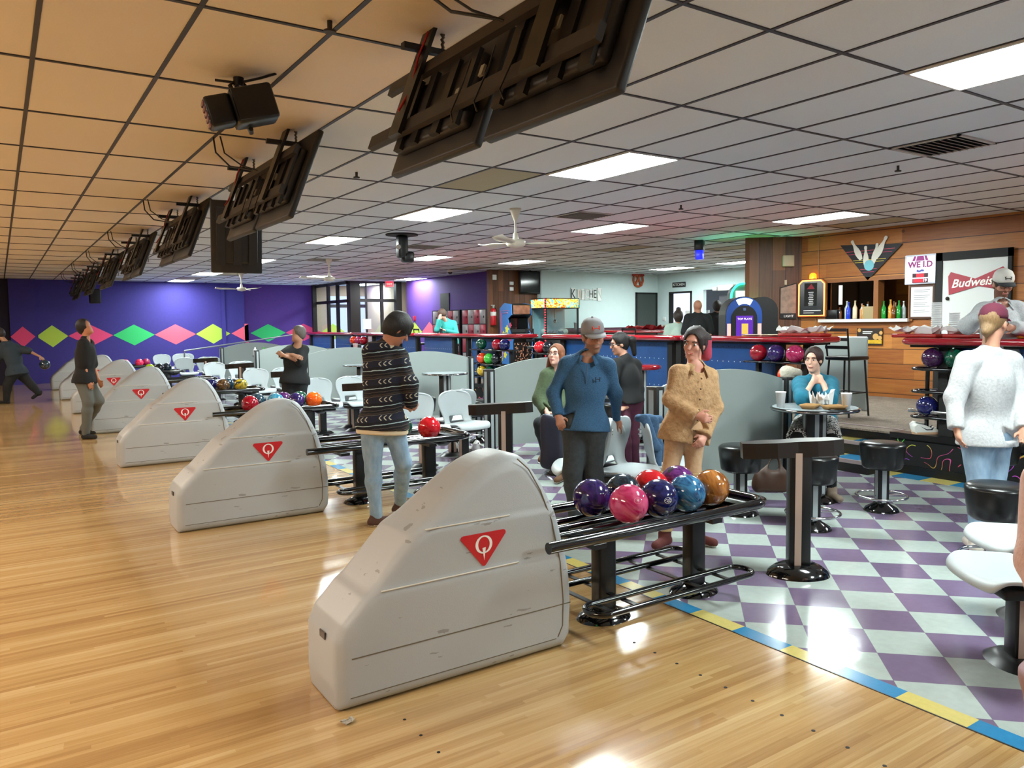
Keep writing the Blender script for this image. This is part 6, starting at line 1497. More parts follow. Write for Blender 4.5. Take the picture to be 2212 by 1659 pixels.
    if cp:
        M4 = Matrix([[hs[i]*k_, hf[i]*k_, hu[i]*k_, hc[i]] for i in range(3)]+[[0, 0, 0, 1]]); c_ = mat('cap_'+cp[0], cp[0], .85); q = -1 if len(cp) > 2 and cp[2] == 'back' else 1
        f = MB(); f.lathe([(.094, .035), (.095, .06), (.088, .095), (.068, .125), (.036, .142), (.001, .147)], (0, -.008, .0), 28, 0, M4, sx=.92, sy=1.1); f.sph((0, -.008, .148), .009, 8, 0, M4)
        cr = f.build('cap_crown', c_, t); m = cr.modifiers.new('s', 'SOLIDIFY'); m.thickness = .004
        out = [(x*.075, .07*q+q*(.1*math.sqrt(max(0, 1-x*x))), .043-.018*x*x-.012*math.sqrt(max(0, 1-x*x))) for x in np.linspace(-1, 1, 15)]; inn = [(x*.078, q*(.02+.085*math.sqrt(max(0, 1-.8*x*x)))-.008, .046-.012*x*x) for x in np.linspace(-1, 1, 15)]
        n = 15; f = MB().add(out+inn, [(i, i+1, n+i+1, n+i) for i in range(n-1)], 0, True, M4); br = f.build('cap_brim', mat('cap_'+cp[1], cp[1], .85), t); m = br.modifiers.new('s', 'SOLIDIFY'); m.thickness = .005
        if len(cp) > 3:
            f = MB(); mk = mat('cap_mark_'+cp[3], cp[3], .6); y0 = .092*q
            for a_, b_ in (((-.026, .098), (-.022, .074)), ((.026, .098), (.022, .074)), ((-.024, .086), (.024, .086)), ((-.03, .096), (-.018, .1)), ((.03, .096), (.018, .1))): f.tube([M4 @ Vector((a_[0], y0-(a_[1]-.08)*.55, a_[1])), M4 @ Vector((b_[0], y0-(b_[1]-.08)*.55, b_[1]))], .0042, 6)
            f.build('cap_mark', mk, t)
    # ---- clothes
    def mt(c, nm='cloth'): return c if not isinstance(c, str) else mat(nm+'_'+c, c, .85, var=.12, vs=5)
    tr = outfit.get('legs')
    if tr:
        f = Field(np.minimum(lo, pts.min(0)-.2), hi, h); e = tr.get('e', .012)
        for q in 'LR': leg(f, q, e, .03)
        f.ell(hp+up*.03*s_, (hw+e-.004, hd+e-.006, .12*s_), B, .06)
        for q in 'LR':
            d = unit(W['an'+q]-W['kn'+q]); 
            if tr.get('crop', 1) < 1: pass
        f.wrinkle(tr.get('w', .004), 30, len(lb)); zc = tr.get('hem')
        if zc is not None: f.cut((0, 0, zc), (0, 0, -1))
        f.cut(hp+up*.17*s_, up)
        f.obj(tr.get('name', 'trousers'), mt(tr['c']), t)
    sh_ = outfit.get('top')
    if sh_:
        f = Field(lo, hi, h); e = sh_.get('e', .016); torso(f, e, .06)
        for q in 'LR': arm(f, q, e*.95+sh_.get('se', 0), .035, sh_.get('sleeve', 1.0))
        f.ell(hp-up*sh_.get('skirt', .03)*s_, (hw+e+.016, hd+e+.016, .14*s_), B, .06)
        f.wrinkle(sh_.get('w', .005), 24, len(lb)+2)
        f.cut(hp+up*sh_.get('hem', -.02), -up)
        # neck opening
        f.ell(nb+up*.035*s_+fd*.03, np.array((.062, .075, .05))*s_, B, 0, sub=True)
        for q in 'LR':
            if sh_.get('sleeve', 1.0) >= 1:
                d = unit(W['wr'+q]-W['el'+q]); g_ = f._blk(W['wr'+q]-.09, W['wr'+q]+.09)
                if g_: sl, X, Y, Z = g_; P = (X-W['wr'+q][0])*d[0]+(Y-W['wr'+q][1])*d[1]+(Z-W['wr'+q][2])*d[2]; f.v[sl] = np.maximum(f.v[sl], P-.004)
        f.obj(sh_.get('name', 'shirt'), mt(sh_['c']), t)
        if sh_.get('collar'):
            vs = []; n_ = 21; q_ = MB()
            for th in np.linspace(-148, 148, n_):
                d_ = -fd*math.cos(R(th))+side*math.sin(R(th)); k3 = (abs(th)/148)**4; c_ = nb+fd*.012
                vs += [tuple(c_+up*(.052-.012*k3)+d_*.060), tuple(c_+up*(.056-.012*k3)+d_*.066), tuple(c_+up*(.012-.045*k3)+d_*(.086+.03*k3))]
            q_.add(vs, [(3*i+j, 3*i+3+j, 3*i+4+j, 3*i+1+j) for i in range(n_-1) for j in (0, 1)], 0, True)
            o_ = q_.build('collar', mt(sh_['collar']), t); m = o_.modifiers.new('s', 'SOLIDIFY'); m.thickness = .005
        if sh_.get('under'):
            ue = sh_.get('ue'); f = Field(lo, hi, h); torso(f, e+(ue or -.006), .06)
            if ue is None: f.ell(hp-up*.04*s_, (hw+e+.008, hd+e+.008, .14*s_), B, .06)
            f.cut(hp+up*((sh_.get('hem', -.02)-.035) if ue is None else .1), -up); f.ell(nb+up*.035*s_+fd*.02, np.array((.06, .07, .04))*s_, B, 0, sub=True); f.obj('undershirt', mt(sh_['under']), t)
    for (nm, a, b, ra, rb, c, ex) in outfit.get('extra', []):
        A_, B_ = W[a[0]]+(W[a[1]]-W[a[0]])*a[2], W[b[0]]+(W[b[1]]-W[b[0]])*b[2]; f = Field(np.minimum(A_, B_)-.15, np.maximum(A_, B_)+.15, h); f.cap(A_, B_, ra, rb, .01); f.cut(B_, B_-A_); f.cut(A_, A_-B_); f.wrinkle(ex, 30, 5); f.obj(nm, mt(c), t)
    # ---- shoes
    if feet:
        for q, (dirn, up_) in zip('LR', feet['dir']):
            a = W['an'+q]; d = head_dir(dirn)*math.cos(R(up_))+np.array([0, 0, -math.sin(R(up_))]); sz = np.array([0, 0, a[2]-.085*s_+.04]) if up_ == 0 else None
            heel = a-d*.035; toe = a+d*.155*s_; 
            if up_ == 0: heel[2] = toe[2] = max(.036, a[2]-.06)
            f = Field(np.minimum(heel, toe)-.13, np.maximum(heel, toe)+.13, min(h, .01)); f.cap(heel, toe, .04, .034, .02); f.cap(a, heel+d*.03, .044, .04, .03); f.cap(a+(W['kn'+q]-a)*.1, a, .04, .042, .02)
            if up_ == 0: f.cut((0, 0, min(heel[2], toe[2])-.036+.001), (0, 0, -1))
            zz = (heel[2]-.018); mats = [mt(feet['c'], 'shoe'), mt(feet.get('sole', 'd8d2c4'), 'sole')]
            f.obj('shoe', mats, t, (lambda C, zz=zz: (C[:, 2] < zz).astype(int)) if up_ == 0 else None)
    t['_o'] = 0; del t['_o']
    return t, W, O, dict(hc=hc, HM=HM, hpnt=hpnt, B=B, sh=sh, hp=hp, up=up, fd=fd, side=side)
# patterned knit of the sweater, leopard print, heathered cloths
def m_sweater():
    t = NT('fair_isle_knit'); v, x, y, z = t.xyz(); ang = math.atan2(y_ := 1, 1)
    u = t.math('ADD', t.math('MULTIPLY', x, float(RGT[0])), t.math('MULTIPLY', y, float(RGT[1])))      # across the back
    zz = t.math('SUBTRACT', z, t.math('MULTIPLY', u, .10))
    nz = t.n('ShaderNodeTexNoise', i_Vector=v, i_Scale=14.0, i_Detail=2.0); zw = t.math('ADD', zz, t.math('MULTIPLY', t.math('SUBTRACT', nz.outputs[0], .5), .02))
    per = t.math('MULTIPLY', zw, 1/.145); fr = t.math('FRACT', per)
    def band(lo, hi): return t.math('MULTIPLY', t.math('GREATER_THAN', fr, lo), t.math('LESS_THAN', fr, hi))
    base = t.mix(band(.0, .35), srgb('14131c'), srgb('1b1f33')); base = t.mix(band(.42, .5), base, srgb('39302c')); base = t.mix(band(.6, .64), base, srgb('4b4440'))
    base = t.mix(band(.8, .845), base, srgb('a9c0c4')); base = t.mix(band(.36, .385), base, srgb('6c665c'))
    ch = t.math('FRACT', t.math('MULTIPLY', u, 26)); dv = t.math('ABSOLUTE', t.math('MULTIPLY', t.math('SUBTRACT', fr, .17), 4.2)); e = t.math('ABSOLUTE', t.math('SUBTRACT', ch, t.math('MINIMUM', dv, .8)))
    chev = t.math('MULTIPLY', t.math('MULTIPLY', t.math('LESS_THAN', e, .15), band(.04, .30)), t.math('GREATER_THAN', t.math('SINE', t.math('MULTIPLY', u, 30)), -.3))
    base = t.mix(chev, base, srgb('b8b6a4')); n2 = t.n('ShaderNodeTexNoise', i_Vector=v, i_Scale=160.0, i_Detail=2.0)
    hs = t.n('ShaderNodeHueSaturation', i_Color=base, i_Value=t.math('MULTIPLY_ADD', n2.outputs[0], 1.0, .5)); t.set('Base Color', hs.outputs[0]); t.set('Roughness', .95); t.bump(n2.outputs[0], .6, .006); return t.m
def m_leopard():
    t = NT('leopard_cloth'); v, x, y, z = t.xyz(); vo = t.n('ShaderNodeTexVoronoi', i_Vector=v, i_Scale=38.0); d = vo.outputs[0]
    ring = t.math('MULTIPLY', t.math('GREATER_THAN', d, .28), t.math('LESS_THAN', d, .52)); t.set('Base Color', t.mix(ring, srgb('d2d0cc'), srgb('141416'))); t.set('Roughness', .9); return t.m
def m_cloth(name, c0, c1, sc_=90, bump=.3, rough=.9, st=(1, 1, 1)):
    t = NT(name); v = t.n('ShaderNodeTexCoord').outputs['Object']; mp = t.n('ShaderNodeMapping', i_Vector=v); mp.inputs['Scale'].default_value = st
    nz = t.n('ShaderNodeTexNoise', i_Vector=mp.outputs[0], i_Scale=float(sc_), i_Detail=4.0); t.set('Base Color', t.mix(nz.outputs[0], srgb(c0), srgb(c1))); t.set('Roughness', rough); t.bump(nz.outputs[0], bump, .012); return t.m
M_SWEAT = m_sweater(); M_LEO = m_leopard()
M_BLUEQ = m_cloth('blue_heather_fleece', '16324f', '3f6e96', 120); M_GREYS = m_cloth('grey_sweatshirt_fleece', '9a9c9f', 'cbcdcf', 60); M_TAN = m_cloth('tan_crinkle_shirt', '8a643e', 'cda87e', 30, 1.0); M_OLIVE = m_cloth('olive_knit', '30402a', '4f5d42', 50)
M_JEAN = m_cloth('light_denim', '5f7f9c', '9db4c8', 30, .3, .9, (1, 1, .4)); M_JEAND = m_cloth('faded_black_denim', '22262a', '3c4347', 30); M_TEAL = m_cloth('teal_shirt', '0e5870', '1f7c96', 20); M_PINK = m_cloth('pink_fleece', 'c59c92', 'e2bfb4', 50)
TANL = m_cloth('tan_leggings', 'a88462', 'c7a482', 40)
# man in the cap, hand in pocket, the other hand on the chair
t, W, O, K = person('man in grey cap and blue quarter-zip pullover, hand in pocket, leaning on chair', 6.05,
  dict(head=(1281, 727, 0), shL=(1225, 788, .02), shR=(1311, 792, .0), elL=(1196, 848, .02), elR=(1329, 850, .05), wrL=(1205, 897, -.06), wrR=(1332, 905, .2), hdL=(1211, 915, -.1), hdR=(1343, 922, .25),
       hipL=(1242, 925, 0), hipR=(1282, 925, 0), knL=(1237, 1022, -.04), knR=(1283, 1022, 0), anL=(1244, 1122, 0), anR=(1287, 1119, .05)),
  dict(yaw=14, pitch=14, tilt=-6, body=4, hair='short', hairc='5a4636', vol=.004, cap=('8a888c', '98969a', 'front', 'd8402c'), beard='8c6a58', lips='8e5a50', size=1.02), dict(
  top=dict(c=M_BLUEQ, e=.016, hem=-.02, w=.007, collar=M_BLUEQ, under='101014', ue=-.02, name='pullover'), legs=dict(c=M_JEAND, e=.016, w=.006, name='jeans')), Ht=1.72, h=.0095, g=1.02, skinc='b07a62',
  feet=dict(c='1c1c1e', dir=((-10, 0), (20, 0))), hands=('fist', 'down'))
def chest_mark(K, px, s_, c):      # small dark mark on the chest
    p = K['sh']-K['up']*.105+K['side']*px; p = p+K['fd']*.135; f = MB(); M = Matrix([[K['side'][i]*s_, K['up'][i]*s_, K['fd'][i]*s_, p[i]] for i in range(3)]+[[0, 0, 0, 1]])
    for a_, b_ in (((-.9, .6), (-.7, -.6)), ((.9, .6), (.7, -.6)), ((-.8, 0), (.8, 0)), ((-1.1, .55), (-.5, .7)), ((1.1, .55), (.5, .7)), ((-1, -.6), (-.4, -.7)), ((1, -.6), (.4, -.7))): f.tube([M @ Vector((a_[0], a_[1], 0)), M @ Vector((b_[0], b_[1], 0))], s_*.16, 6)
    return f
_q = 1 if K['side']@RGT > 0 else -1
chest_mark(K, .085*_q, .02, 0).build('chest_mark', mat('navy_mark', '0e1422', .6), t)
f = MB(); p0 = K['sh']-K['up']*.0+K['fd']*.125; p1 = K['sh']-K['up']*.14+K['fd']*.137; f.tube([tuple(p0), tuple(p1)], .004, 6).build('zip', mat('zip_blue', '2a4a68', .4), t)
# woman in the tan shirt, wringing her hands
t, W, O, K = person('smiling woman in tan button shirt and tan leggings with pink-tipped ponytail', 5.72,
  dict(head=(1500, 744, 0), shL=(1468, 808, -.03), shR=(1530, 813, .03), elL=(1447, 862, -.04), elR=(1545, 880, .02), wrL=(1504, 899, -.16), wrR=(1523, 942, -.1), hdL=(1522, 903, -.2), hdR=(1510, 962, -.16),
       hipL=(1461, 935, 0), hipR=(1499, 935, 0), knL=(1447, 1018, -.03), knR=(1497, 1018, 0), anL=(1436, 1135, 0), anR=(1506, 1128, .05)),
  dict(yaw=-32, pitch=6, tilt=8, body=-12, hair='pony', hairc='241818', vol=.012, smile=True, lips='b4483e', tips='a83a50', tipf=lambda L: (L[:, 2] < .03) & (L[:, 1] < -.06),
       locks=[((0, -.08, .08), (-.03, -.14, .03), .04, .05), ((-.03, -.14, .03), (-.05, -.15, -.1), .055, .045), ((-.06, .05, .06), (-.085, .03, -.06), .016, .01)]), dict(
  top=dict(c=M_TAN, e=.018, se=.006, hem=-.07, w=.013, skirt=.06, collar=M_TAN, name='shirt'), legs=dict(c=TANL, e=.004, w=.002, name='leggings'),
  extra=[('boot', ('knL', 'knL', 0), ('knL', 'anL', .95), .072, .052, 'b09468', .002), ('boot', ('knR', 'knR', 0), ('knR', 'anR', .95), .072, .052, 'b09468', .002)]), Ht=1.62, h=.0095, g=1.0, skinc='c98f7c',
  feet=dict(c='54201c', dir=((-35, 0), (40, 0))), hands=('fist', 'grip'))
# placket of her shirt
f = MB()
for k in range(7):
    p = K['sh']+K['fd']*(.125+.012*min(k, 3))-K['up']*(.02+.075*k)+K['side']*.0; f.sph(tuple(p), .007, 8)
f.build('button', mat('brown_button', '5a4028', .4), t)['kind'] = 'stuff'
# man in the patterned sweater, seen from behind
person('man with black hair in dark patterned sweater and light blue jeans, seen from behind', 6.35,
  dict(head=(858, 713, .02), shL=(804, 762, .0), shR=(860, 772, .02), elL=(812, 838, .1), elR=(884, 828, -.02), wrL=(868, 876, .25), wrR=(888, 874, .1), hdL=(888, 878, .3), hdR=(900, 880, .18),
       hipL=(806, 925, -.02), hipR=(846, 920, .06), knL=(805, 1012, 0), knR=(872, 1000, .12), anL=(812, 1102, .02), anR=(864, 1080, .45)),
  dict(yaw=112, pitch=38, tilt=0, body=140, hair='short', hairc='0d0b0c', vol=.024, locks=[((.02, .06, .09), (.03, .085, .03), .03, .02)]), dict(
  top=dict(c=M_SWEAT, e=.026, se=.010, hem=-.02, w=.007, skirt=.02, collar=M_SWEAT, name='sweater', under='d8cbb0'), legs=dict(c=M_JEAN, e=.012, w=.006, name='jeans')), Ht=1.72, h=.0095, g=1.05, skinc='b5795c',
  feet=dict(c='4c3026', dir=((120, 0), (110, 0)), sole='d8cfc0'), hands=('grip', 'grip'))
# woman in grey sweatshirt and maroon cap, back view
person('woman in grey sweatshirt and maroon cap with blonde bun, seen from behind', 5.5,
  dict(head=(2146, 700, 0), shL=(2090, 782, -.05), shR=(2184, 784, .05), elL=(2063, 858, -.06), elR=(2206, 862, .0), wrL=(2066, 925, -.14), wrR=(2212, 925, -.15), hdL=(2072, 950, -.16), hdR=(2214, 950, -.2),
       hipL=(2110, 950, 0), hipR=(2152, 950, .05), knL=(2112, 1052, -.02), knR=(2148, 1050, 0), anL=(2108, 1148, .0), anR=(2128, 1142, .15)),
  dict(yaw=128, pitch=4, body=165, hair='cropped', hairc='7d6140', vol=.003, glasses=True, cap=('5a1a30', '8a2a58', 'front'), locks=[((0, -.06, -.02), (0, -.08, -.04), .05, .04), ((0, -.09, -.04), (0, -.11, -.06), .034, .03), ((0, -.08, -.05), (-.01, -.085, -.13), .012, .006)]), dict(
  top=dict(c=M_GREYS, e=.026, se=.004, hem=-.035, w=.008, skirt=.05, name='sweatshirt'), legs=dict(c=M_JEAN, e=.010, w=.004, name='jeans')), Ht=1.74, h=.0095, g=1.08, skinc='c08c74',
  feet=dict(c='d2c8bc', dir=((170, 0), (120, 0))), hands=('relax', 'relax'))
# woman in teal sitting at the table, hands clasped under the chin
person('woman with short dark hair in teal shirt, chin on clasped hands at a table', 7.6,
  dict(head=(1757, 778, -.05), shL=(1730, 832, 0), shR=(1793, 830, 0), elL=(1734, 862, -.40), elR=(1792, 862, -.40), wrL=(1754, 828, -.28), wrR=(1778, 828, -.28), hdL=(1764, 812, -.25), hdR=(1767, 812, -.24),
       hipL=(1740, 915, .05), hipR=(1782, 915, .05), knL=(1722, 945, -.5), knR=(1796, 948, -.5), anL=(1735, 1040, -.3), anR=(1797, 1050, -.45)),
  dict(yaw=-38, pitch=4, tilt=0, body=-5, hair='short', hairc='2e1812', vol=.012, lips='b0605a'), dict(
  top=dict(c=M_TEAL, e=.026, se=.016, sleeve=.42, hem=-.12, w=.006, collar=M_TEAL, name='shirt'), legs=dict(c='0c0c0e', e=.008, name='leggings'),
  extra=[('skirt', ('hipL', 'hipL', 0), ('hipL', 'knL', 1.05), .12, .095, M_LEO, .002), ('skirt', ('hipR', 'hipR', 0), ('hipR', 'knR', 1.05), .12, .095, M_LEO, .002)]), Ht=1.64, h=.0105, g=1.08, skinc='dcae98',
  feet=dict(c='8a7a6a', dir=((0, 0), (5, 0))), hands=('grip', 'grip'))
# bartender
person('bartender in light grey hoodie and white cap working behind the right counter', 7.7,
  dict(head=(2166, 614, 0), shL=(2124, 674, 0), shR=(2200, 670, 0), elL=(2090, 704, -.1), elR=(2222, 712, -.1), wrL=(2118, 682, -.3), wrR=(2190, 708, -.3), hdL=(2132, 672, -.34), hdR=(2172, 706, -.36),
       hipL=(2142, 790, 0), hipR=(2184, 790, 0), knL=(2142, 870, 0), knR=(2184, 870, 0), anL=(2142, 948, 0), anR=(2184, 948, 0)),
  dict(yaw=-8, pitch=22, body=-5, hair='short', hairc='3a2418', vol=.004, beard='6a4432', glasses=True, cap=('d8d4cc', '2a2c30', 'front', '3c4038')), dict(
  top=dict(c=M_GREYS, e=.03, se=.012, hem=-.02, w=.008, collar=M_GREYS, name='hoodie'), legs=dict(c='1c1e22', name='trousers')), Ht=1.8, h=.0115, g=1.1, skinc='b88068', base=PF,
  feet=dict(c='1c1c1e', dir=((0, 0), (0, 0))), hands=('grip', 'grip'))
# seated woman in olive
person('woman with glasses and auburn hair in olive knit, seated by the divider', 8.3,
  dict(head=(1201, 768, 0), shL=(1182, 812, 0), shR=(1222, 808, .1), elL=(1166, 862, -.05), elR=(1224, 860, .0), wrL=(1180, 889, -.2), wrR=(1200, 889, -.2), hdL=(1184, 902, -.26), hdR=(1204, 898, -.26),
       hipL=(1190, 905, .1), hipR=(1220, 905, .1), knL=(1166, 915, -.35), knR=(1204, 918, -.3), anL=(1178, 978, -.2), anR=(1212, 990, -.2)),
  dict(yaw=-28, pitch=-12, body=-20, hair='long', hairc='6e3e24', vol=.01, long=.12, glasses=True, lips='b4606a', locks=[((-.07, .0, .0), (-.085, .0, -.16), .03, .028), ((.07, -.01, .0), (.085, -.01, -.16), .03, .028)]), dict(
  top=dict(c=M_OLIVE, e=.03, se=.016, hem=-.03, w=.007, name='knit_top'), legs=dict(c='17191f', e=.01, name='trousers')), Ht=1.62, h=.0115, g=1.0, skinc='d8a898',
  feet=dict(c='6a4a30', dir=((-20, 20), (-20, 0))), hands=('down', 'down'))
# woman in black with ponytail and claw clip
t, W, O, K = person('woman in black top and maroon trousers with long dark ponytail and white clip', 8.5,
  dict(head=(1338, 744, 0), shL=(1332, 788, -.1), shR=(1372, 790, .1), elL=(1322, 830, -.2), elR=(1378, 842, .05), wrL=(1316, 800, -.35), wrR=(1352, 880, -.1), hdL=(1312, 790, -.38), hdR=(1340, 884, -.14),
       hipL=(1345, 868, 0), hipR=(1370, 868, .05), knL=(1348, 935, -.1), knR=(1366, 938, .05), anL=(1355, 1010, 0), anR=(1372, 1012, .1)),
  dict(yaw=-78, pitch=10, body=-70, hair='pony', hairc='0b090b', vol=.012, glasses=True, locks=[((0, -.09, .05), (.0, -.16, .02), .035, .04), ((0, -.16, .02), (.01, -.16, -.14), .045, .03)]), dict(
  top=dict(c='0d0e10', e=.022, se=.006, hem=-.01, w=.005, name='top'), legs=dict(c='4a1a30', e=.016, w=.004, name='trousers')), Ht=1.62, h=.0115, g=1.05, skinc='c08c74', feet=dict(c='202022', dir=((-70, 0), (-70, 0))), hands=('relax', 'relax'))
p = K['hpnt'](0, -.125, .03); MB().rbox(tuple(p), (.05, .03, .06), .012).build('hair_clip', mat('clip_white', 'd8d4cc', .4), t)
# man with folded arms
person('grey-haired man in black T-shirt standing with folded arms', 11.6,
  dict(head=(644, 722, 0), shL=(626, 758, 0), shR=(655, 756, .1), elL=(612, 766, -.12), elR=(648, 781, -.1), wrL=(634, 767, -.2), wrR=(614, 768, -.22), hdL=(642, 770, -.2), hdR=(606, 764, -.2),
       hipL=(626, 824, 0), hipR=(648, 824, .05), knL=(622, 885, 0), knR=(648, 885, .05), anL=(618, 940, 0), anR=(648, 938, .05)),
  dict(yaw=-62, pitch=-4, body=-45, hair='short', hairc='5a5450', vol=.006, size=1.0), dict(top=dict(c='0f1214', e=.022, sleeve=.4, se=.012, hem=-.04, w=.004, name='t_shirt'), legs=dict(c='0e1014', e=.024, name='trousers')), Ht=1.7, h=.013, g=1.12, skinc='b5866c',
  feet=dict(c='1c1c1e', dir=((-40, 0), (-40, 0))), hands=('flat', 'flat'))
# bowler in black T-shirt, looking up
person('bowler in black T-shirt and grey trousers looking up at the screens', 11.55,
  dict(head=(184, 708, 0), shL=(180, 744, -.1), shR=(190, 744, .1), elL=(182, 786, -.1), elR=(200, 786, .1), wrL=(190, 822, -.1), wrR=(213, 822, .1), hdL=(196, 834, -.1), hdR=(221, 835, .08),
       hipL=(180, 822, -.05), hipR=(186, 822, .07), knL=(190, 868, -.05), knR=(213, 866, .07), anL=(185, 926, 0), anR=(180, 918, .5)),
  dict(yaw=85, pitch=-22, body=85, hair='short', hairc='120e0e', vol=.012), dict(top=dict(c='0a0a0c', e=.022, sleeve=.4, se=.014, hem=-.04, w=.004, name='t_shirt'), legs=dict(c='5a5c58', e=.018, name='trousers')), Ht=1.75, h=.0125, g=1.05, skinc='b87a58',
  feet=dict(c='17181a', dir=((75, 0), (90, 0)), sole='2a2a2a'), hands=('relax', 'relax'))
# far bowler lunging, ball swung behind
t, W, O, K = person('bowler in dark clothes lunging at the far left, ball swung back', 17.2,
  dict(head=(-1, 722, 0), shL=(10, 746, -.1), shR=(34, 752, .1), elL=(-4, 776, -.1), elR=(62, 758, .1), wrL=(-10, 800, -.1), wrR=(86, 770, .12), hdL=(-12, 808, -.1), hdR=(94, 776, .12),
       hipL=(30, 806, -.05), hipR=(44, 806, .1), knL=(16, 832, -.1), knR=(64, 828, .15), anL=(14, 856, -.05), anR=(84, 849, .2)),
  dict(yaw=-95, pitch=10, body=-90, hair='long', hairc='1c1212', vol=.012), dict(top=dict(c='23303a', e=.03, sleeve=.45, se=.014, hem=-.05, w=.004, name='shirt'), legs=dict(c='0c0f12', e=.03, name='trousers')), Ht=1.7, h=.0155, g=1.15, skinc='a07860',
  feet=dict(c='0c0c0e', dir=((-90, 0), (-60, 40)), sole='17171a'), hands=('relax', 'grip'))
ball('navyteal', tuple(W['hdR']+O+np.array([.02, 0, -.12])), 'dark bowling ball in the swung-back hand of the far bowler', None)
# woman in teal top, seated with her back to us, on the concourse
person('woman in turquoise top seated with her back turned beyond the counter', 18.7,
  dict(head=(955, 679, -.1), shL=(950, 697, -.05), shR=(980, 699, .05), elL=(944, 713, -.25), elR=(986, 720, -.1), wrL=(948, 690, -.3), wrR=(962, 714, -.3), hdL=(951, 682, -.28), hdR=(955, 712, -.32),
       hipL=(962, 740, .05), hipR=(982, 740, .1), knL=(950, 741, -.4), knR=(964, 742, -.4), anL=(956, 768, -.3), anR=(968, 768, -.3)),
  dict(yaw=-130, pitch=20, body=-130, hair='short', hairc='4a362c', vol=.016), dict(top=dict(c='2f9a94', e=.03, hem=-.06, w=.004, name='top'), legs=dict(c='1a1c22', name='trousers')), Ht=1.62, h=.014, g=1.1, skinc='d0a08c', base=PF, feet=dict(c='c8c8c8', dir=((-130, 0), (-130, 0))), hands=('flat', 'relax'))
# kitchen queue
def queue(lb, px, top, D, c, cl, hairc, hair='short', yaw=180, w_=21, skinc='b07a60', Ht=1.75, **kw):
    s = 1683/D; Y = lambda m: top+m*s
    ddz = Y(.02)
    return person(lb, D, dict(head=(px, Y(.12), 0), shL=(px-.17*s, Y(.32), 0), shR=(px+.17*s, Y(.32), 0), elL=(px-.24*s, Y(.58), 0), elR=(px+.24*s, Y(.58), 0), wrL=(px-.2*s, Y(.78), -.15), wrR=(px+.2*s, Y(.78), -.15),
      hipL=(px-.09*s, Y(.86), 0), hipR=(px+.09*s, Y(.86), 0), knL=(px-.1*s, Y(1.27), 0), knR=(px+.1*s, Y(1.27), 0), anL=(px-.1*s, Y(1.66), 0), anR=(px+.1*s, Y(1.66), 0)),
      dict(yaw=yaw, pitch=0, body=yaw, hair=hair, hairc=hairc, face=False, **kw), dict(top=dict(c=c, e=.024, sleeve=.4 if cl else 1.0, se=.012, hem=-.03, w=.003, name='top'), legs=dict(c='2a3a52' if not cl else '17181c', name='trousers')), Ht=Ht, h=.0155, g=1.08, skinc=skinc, base=PF, feet=dict(c='2a2a2a', dir=((yaw, 0), (yaw, 0))))
queue('woman with a dark bun and pale green top waiting by the kitchen', 1465, 672, 14.6, 'a9bcb0', 0, '2a1c16', 'bun', 175)
queue('bald man in black T-shirt waiting by the kitchen', 1507, 650, 14.4, '0e0f12', 1, 'b07a60', None, 180, Ht=1.8)
queue('short-haired man in black T-shirt, right of the bald man', 1549, 652, 16.2, '101114', 1, '1a1210', 'short', 170)
queue('person with grey hair or cap at the serving opening', 1570, 655, 16.6, '2c3036', 1, 'a09c98', 'short', -60)
# person in pink at the right edge
person('person in pink fleece seated at the right edge, mostly outside the frame', 3.15,
  dict(head=(2418, 880, 0), shL=(2270, 1040, 0), shR=(2438, 1060, .1), elL=(2256, 1215, -.1), elR=(2498, 1230, .0), wrL=(2280, 1330, -.25), wrR=(2398, 1330, -.2),
       hipL=(2328, 1320, .1), hipR=(2438, 1330, .15), knL=(2263, 1395, -.45), knR=(2368, 1400, -.4), anL=(2268, 1640, -.35), anR=(2358, 1680, -.35)),
  dict(yaw=-60, pitch=5, body=-60, hair='long', hairc='8a3a30', vol=.015), dict(top=dict(c=M_PINK, e=.04, se=.02, hem=-.05, w=.006, name='fleece'), legs=dict(c='9a7f86', e=.03, name='trousers')), Ht=1.65, h=.012, g=1.1, skinc='d0a08c', feet=dict(c='e0d8d0', dir=((-60, 0), (-60, 0))), hands=('relax', 'relax'))

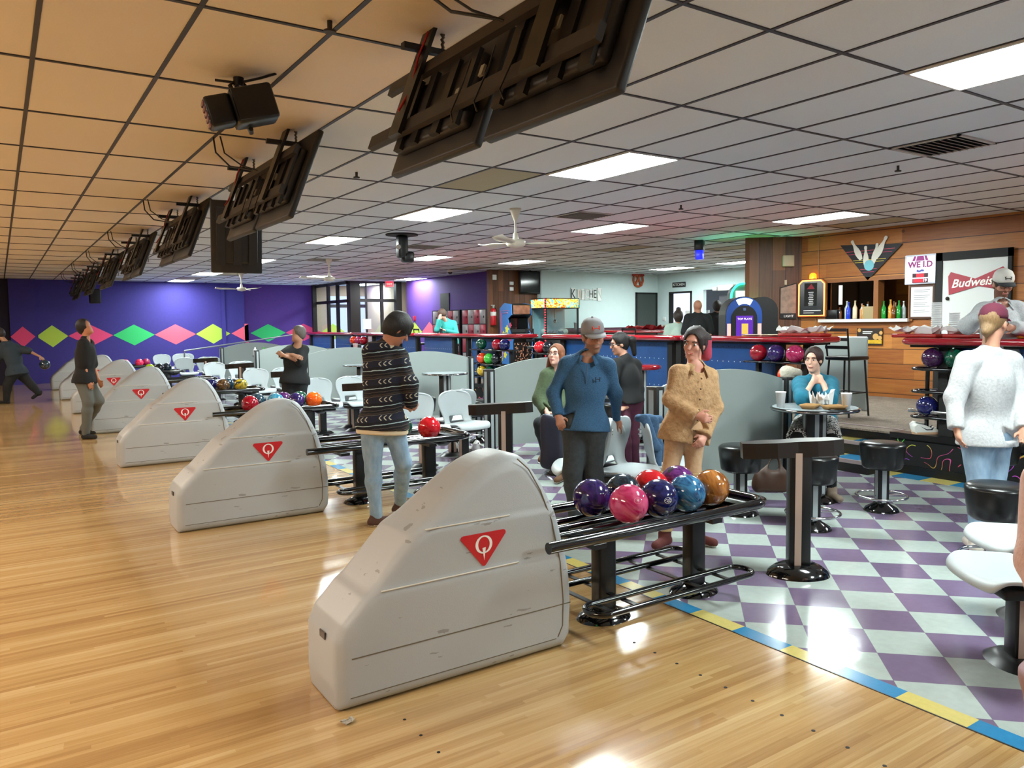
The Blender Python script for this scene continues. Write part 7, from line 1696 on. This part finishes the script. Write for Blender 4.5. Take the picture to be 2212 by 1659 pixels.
# ------------------------------------------------------------------ clothes and bags left on the seats
def cloth_obj(nm, lb, cat, m_, prims, h=.012, wr=.006, cuts=()):
    P = np.array([q for a in prims for q in (a[0], a[1])]); O = np.array([P[:, 0].mean(), P[:, 1].mean(), P[:, 2].min()]); f = Field(P.min(0)-.25-O, P.max(0)+.25-O, h)
    for a, b, ra, rb, fl in prims: f.cap(np.array(a)-O, np.array(b)-O, ra, rb, .05, fl)
    f.wrinkle(wr, 34, len(lb)); 
    for c, n in cuts: f.cut(np.array(c)-O, n)
    o = f.obj(nm, m_, None); o.location = tuple(O); tag(o, lb, cat); return o
A = lambda x, y, D: atd(x, y, D)
vd = unit(FW*np.array([1, 1, 0]))
cloth_obj('denim_jacket', 'blue denim jacket hung over the second chair back', 'jacket', m_cloth('denim_jacket_cloth', '24405e', '4a6a8c', 40), [(A(1380, 902, 6.45), A(1424, 906, 6.6), .034, .034, None), (A(1392, 905, 6.4), A(1420, 965, 6.35), .036, .04, (vd, .4)), (A(1412, 912, 6.5), A(1432, 990, 6.45), .045, .035, (vd, .4)), (A(1416, 960, 6.4), A(1430, 1025, 6.4), .04, .018, (vd, .4))])
cloth_obj('puffer_jacket', 'dark navy quilted jacket hanging beside the man in the cap', 'jacket', mat('navy_quilt', '1e2034', .45, bump=.3, bs=20), [(A(1180, 905+i*19, 7.0), A(1205, 912+i*19, 7.0), .052, .05, (vd, .7)) for i in range(6)], .011, .004)
cloth_obj('white_coat', 'cream fleece coat draped behind the woman in teal', 'coat', m_cloth('cream_fleece', 'b8b0a0', 'e2dccb', 50, .7), [(A(1697, 802, 7.9), A(1722, 806, 7.9), .055, .05, None), (A(1700, 812, 7.9), A(1704, 870, 7.9), .06, .06, (vd, .6)), (A(1712, 812, 7.95), A(1716, 860, 7.95), .05, .05, (vd, .6))])
cloth_obj('leather_bag', 'slouchy brown leather bag hanging by the stool under the table', 'bag', mat('bag_brown', '3e2414', .5, var=.3, vs=6), [(A(1640, 1046, 6.9), A(1692, 1050, 6.9), .07, .06, (vd, .55)), (A(1644, 1028, 6.9), A(1690, 1030, 6.9), .06, .06, (vd, .5)), (A(1650, 1018, 6.9), A(1676, 975, 6.9), .014, .012, None), (A(1690, 1022, 6.9), A(1678, 975, 6.9), .014, .012, None)], .011, .006)
cloth_obj('lime_cloth', 'lime green and black cloth on a far chair back', 'cloth', mat('lime_cloth', 'a8c83a', .8), [(A(440, 776, 20.8), A(441, 785, 20.8), .07, .06, None), (A(462, 776, 20.8), A(468, 780, 20.8), .04, .03, None)], .016, .004)
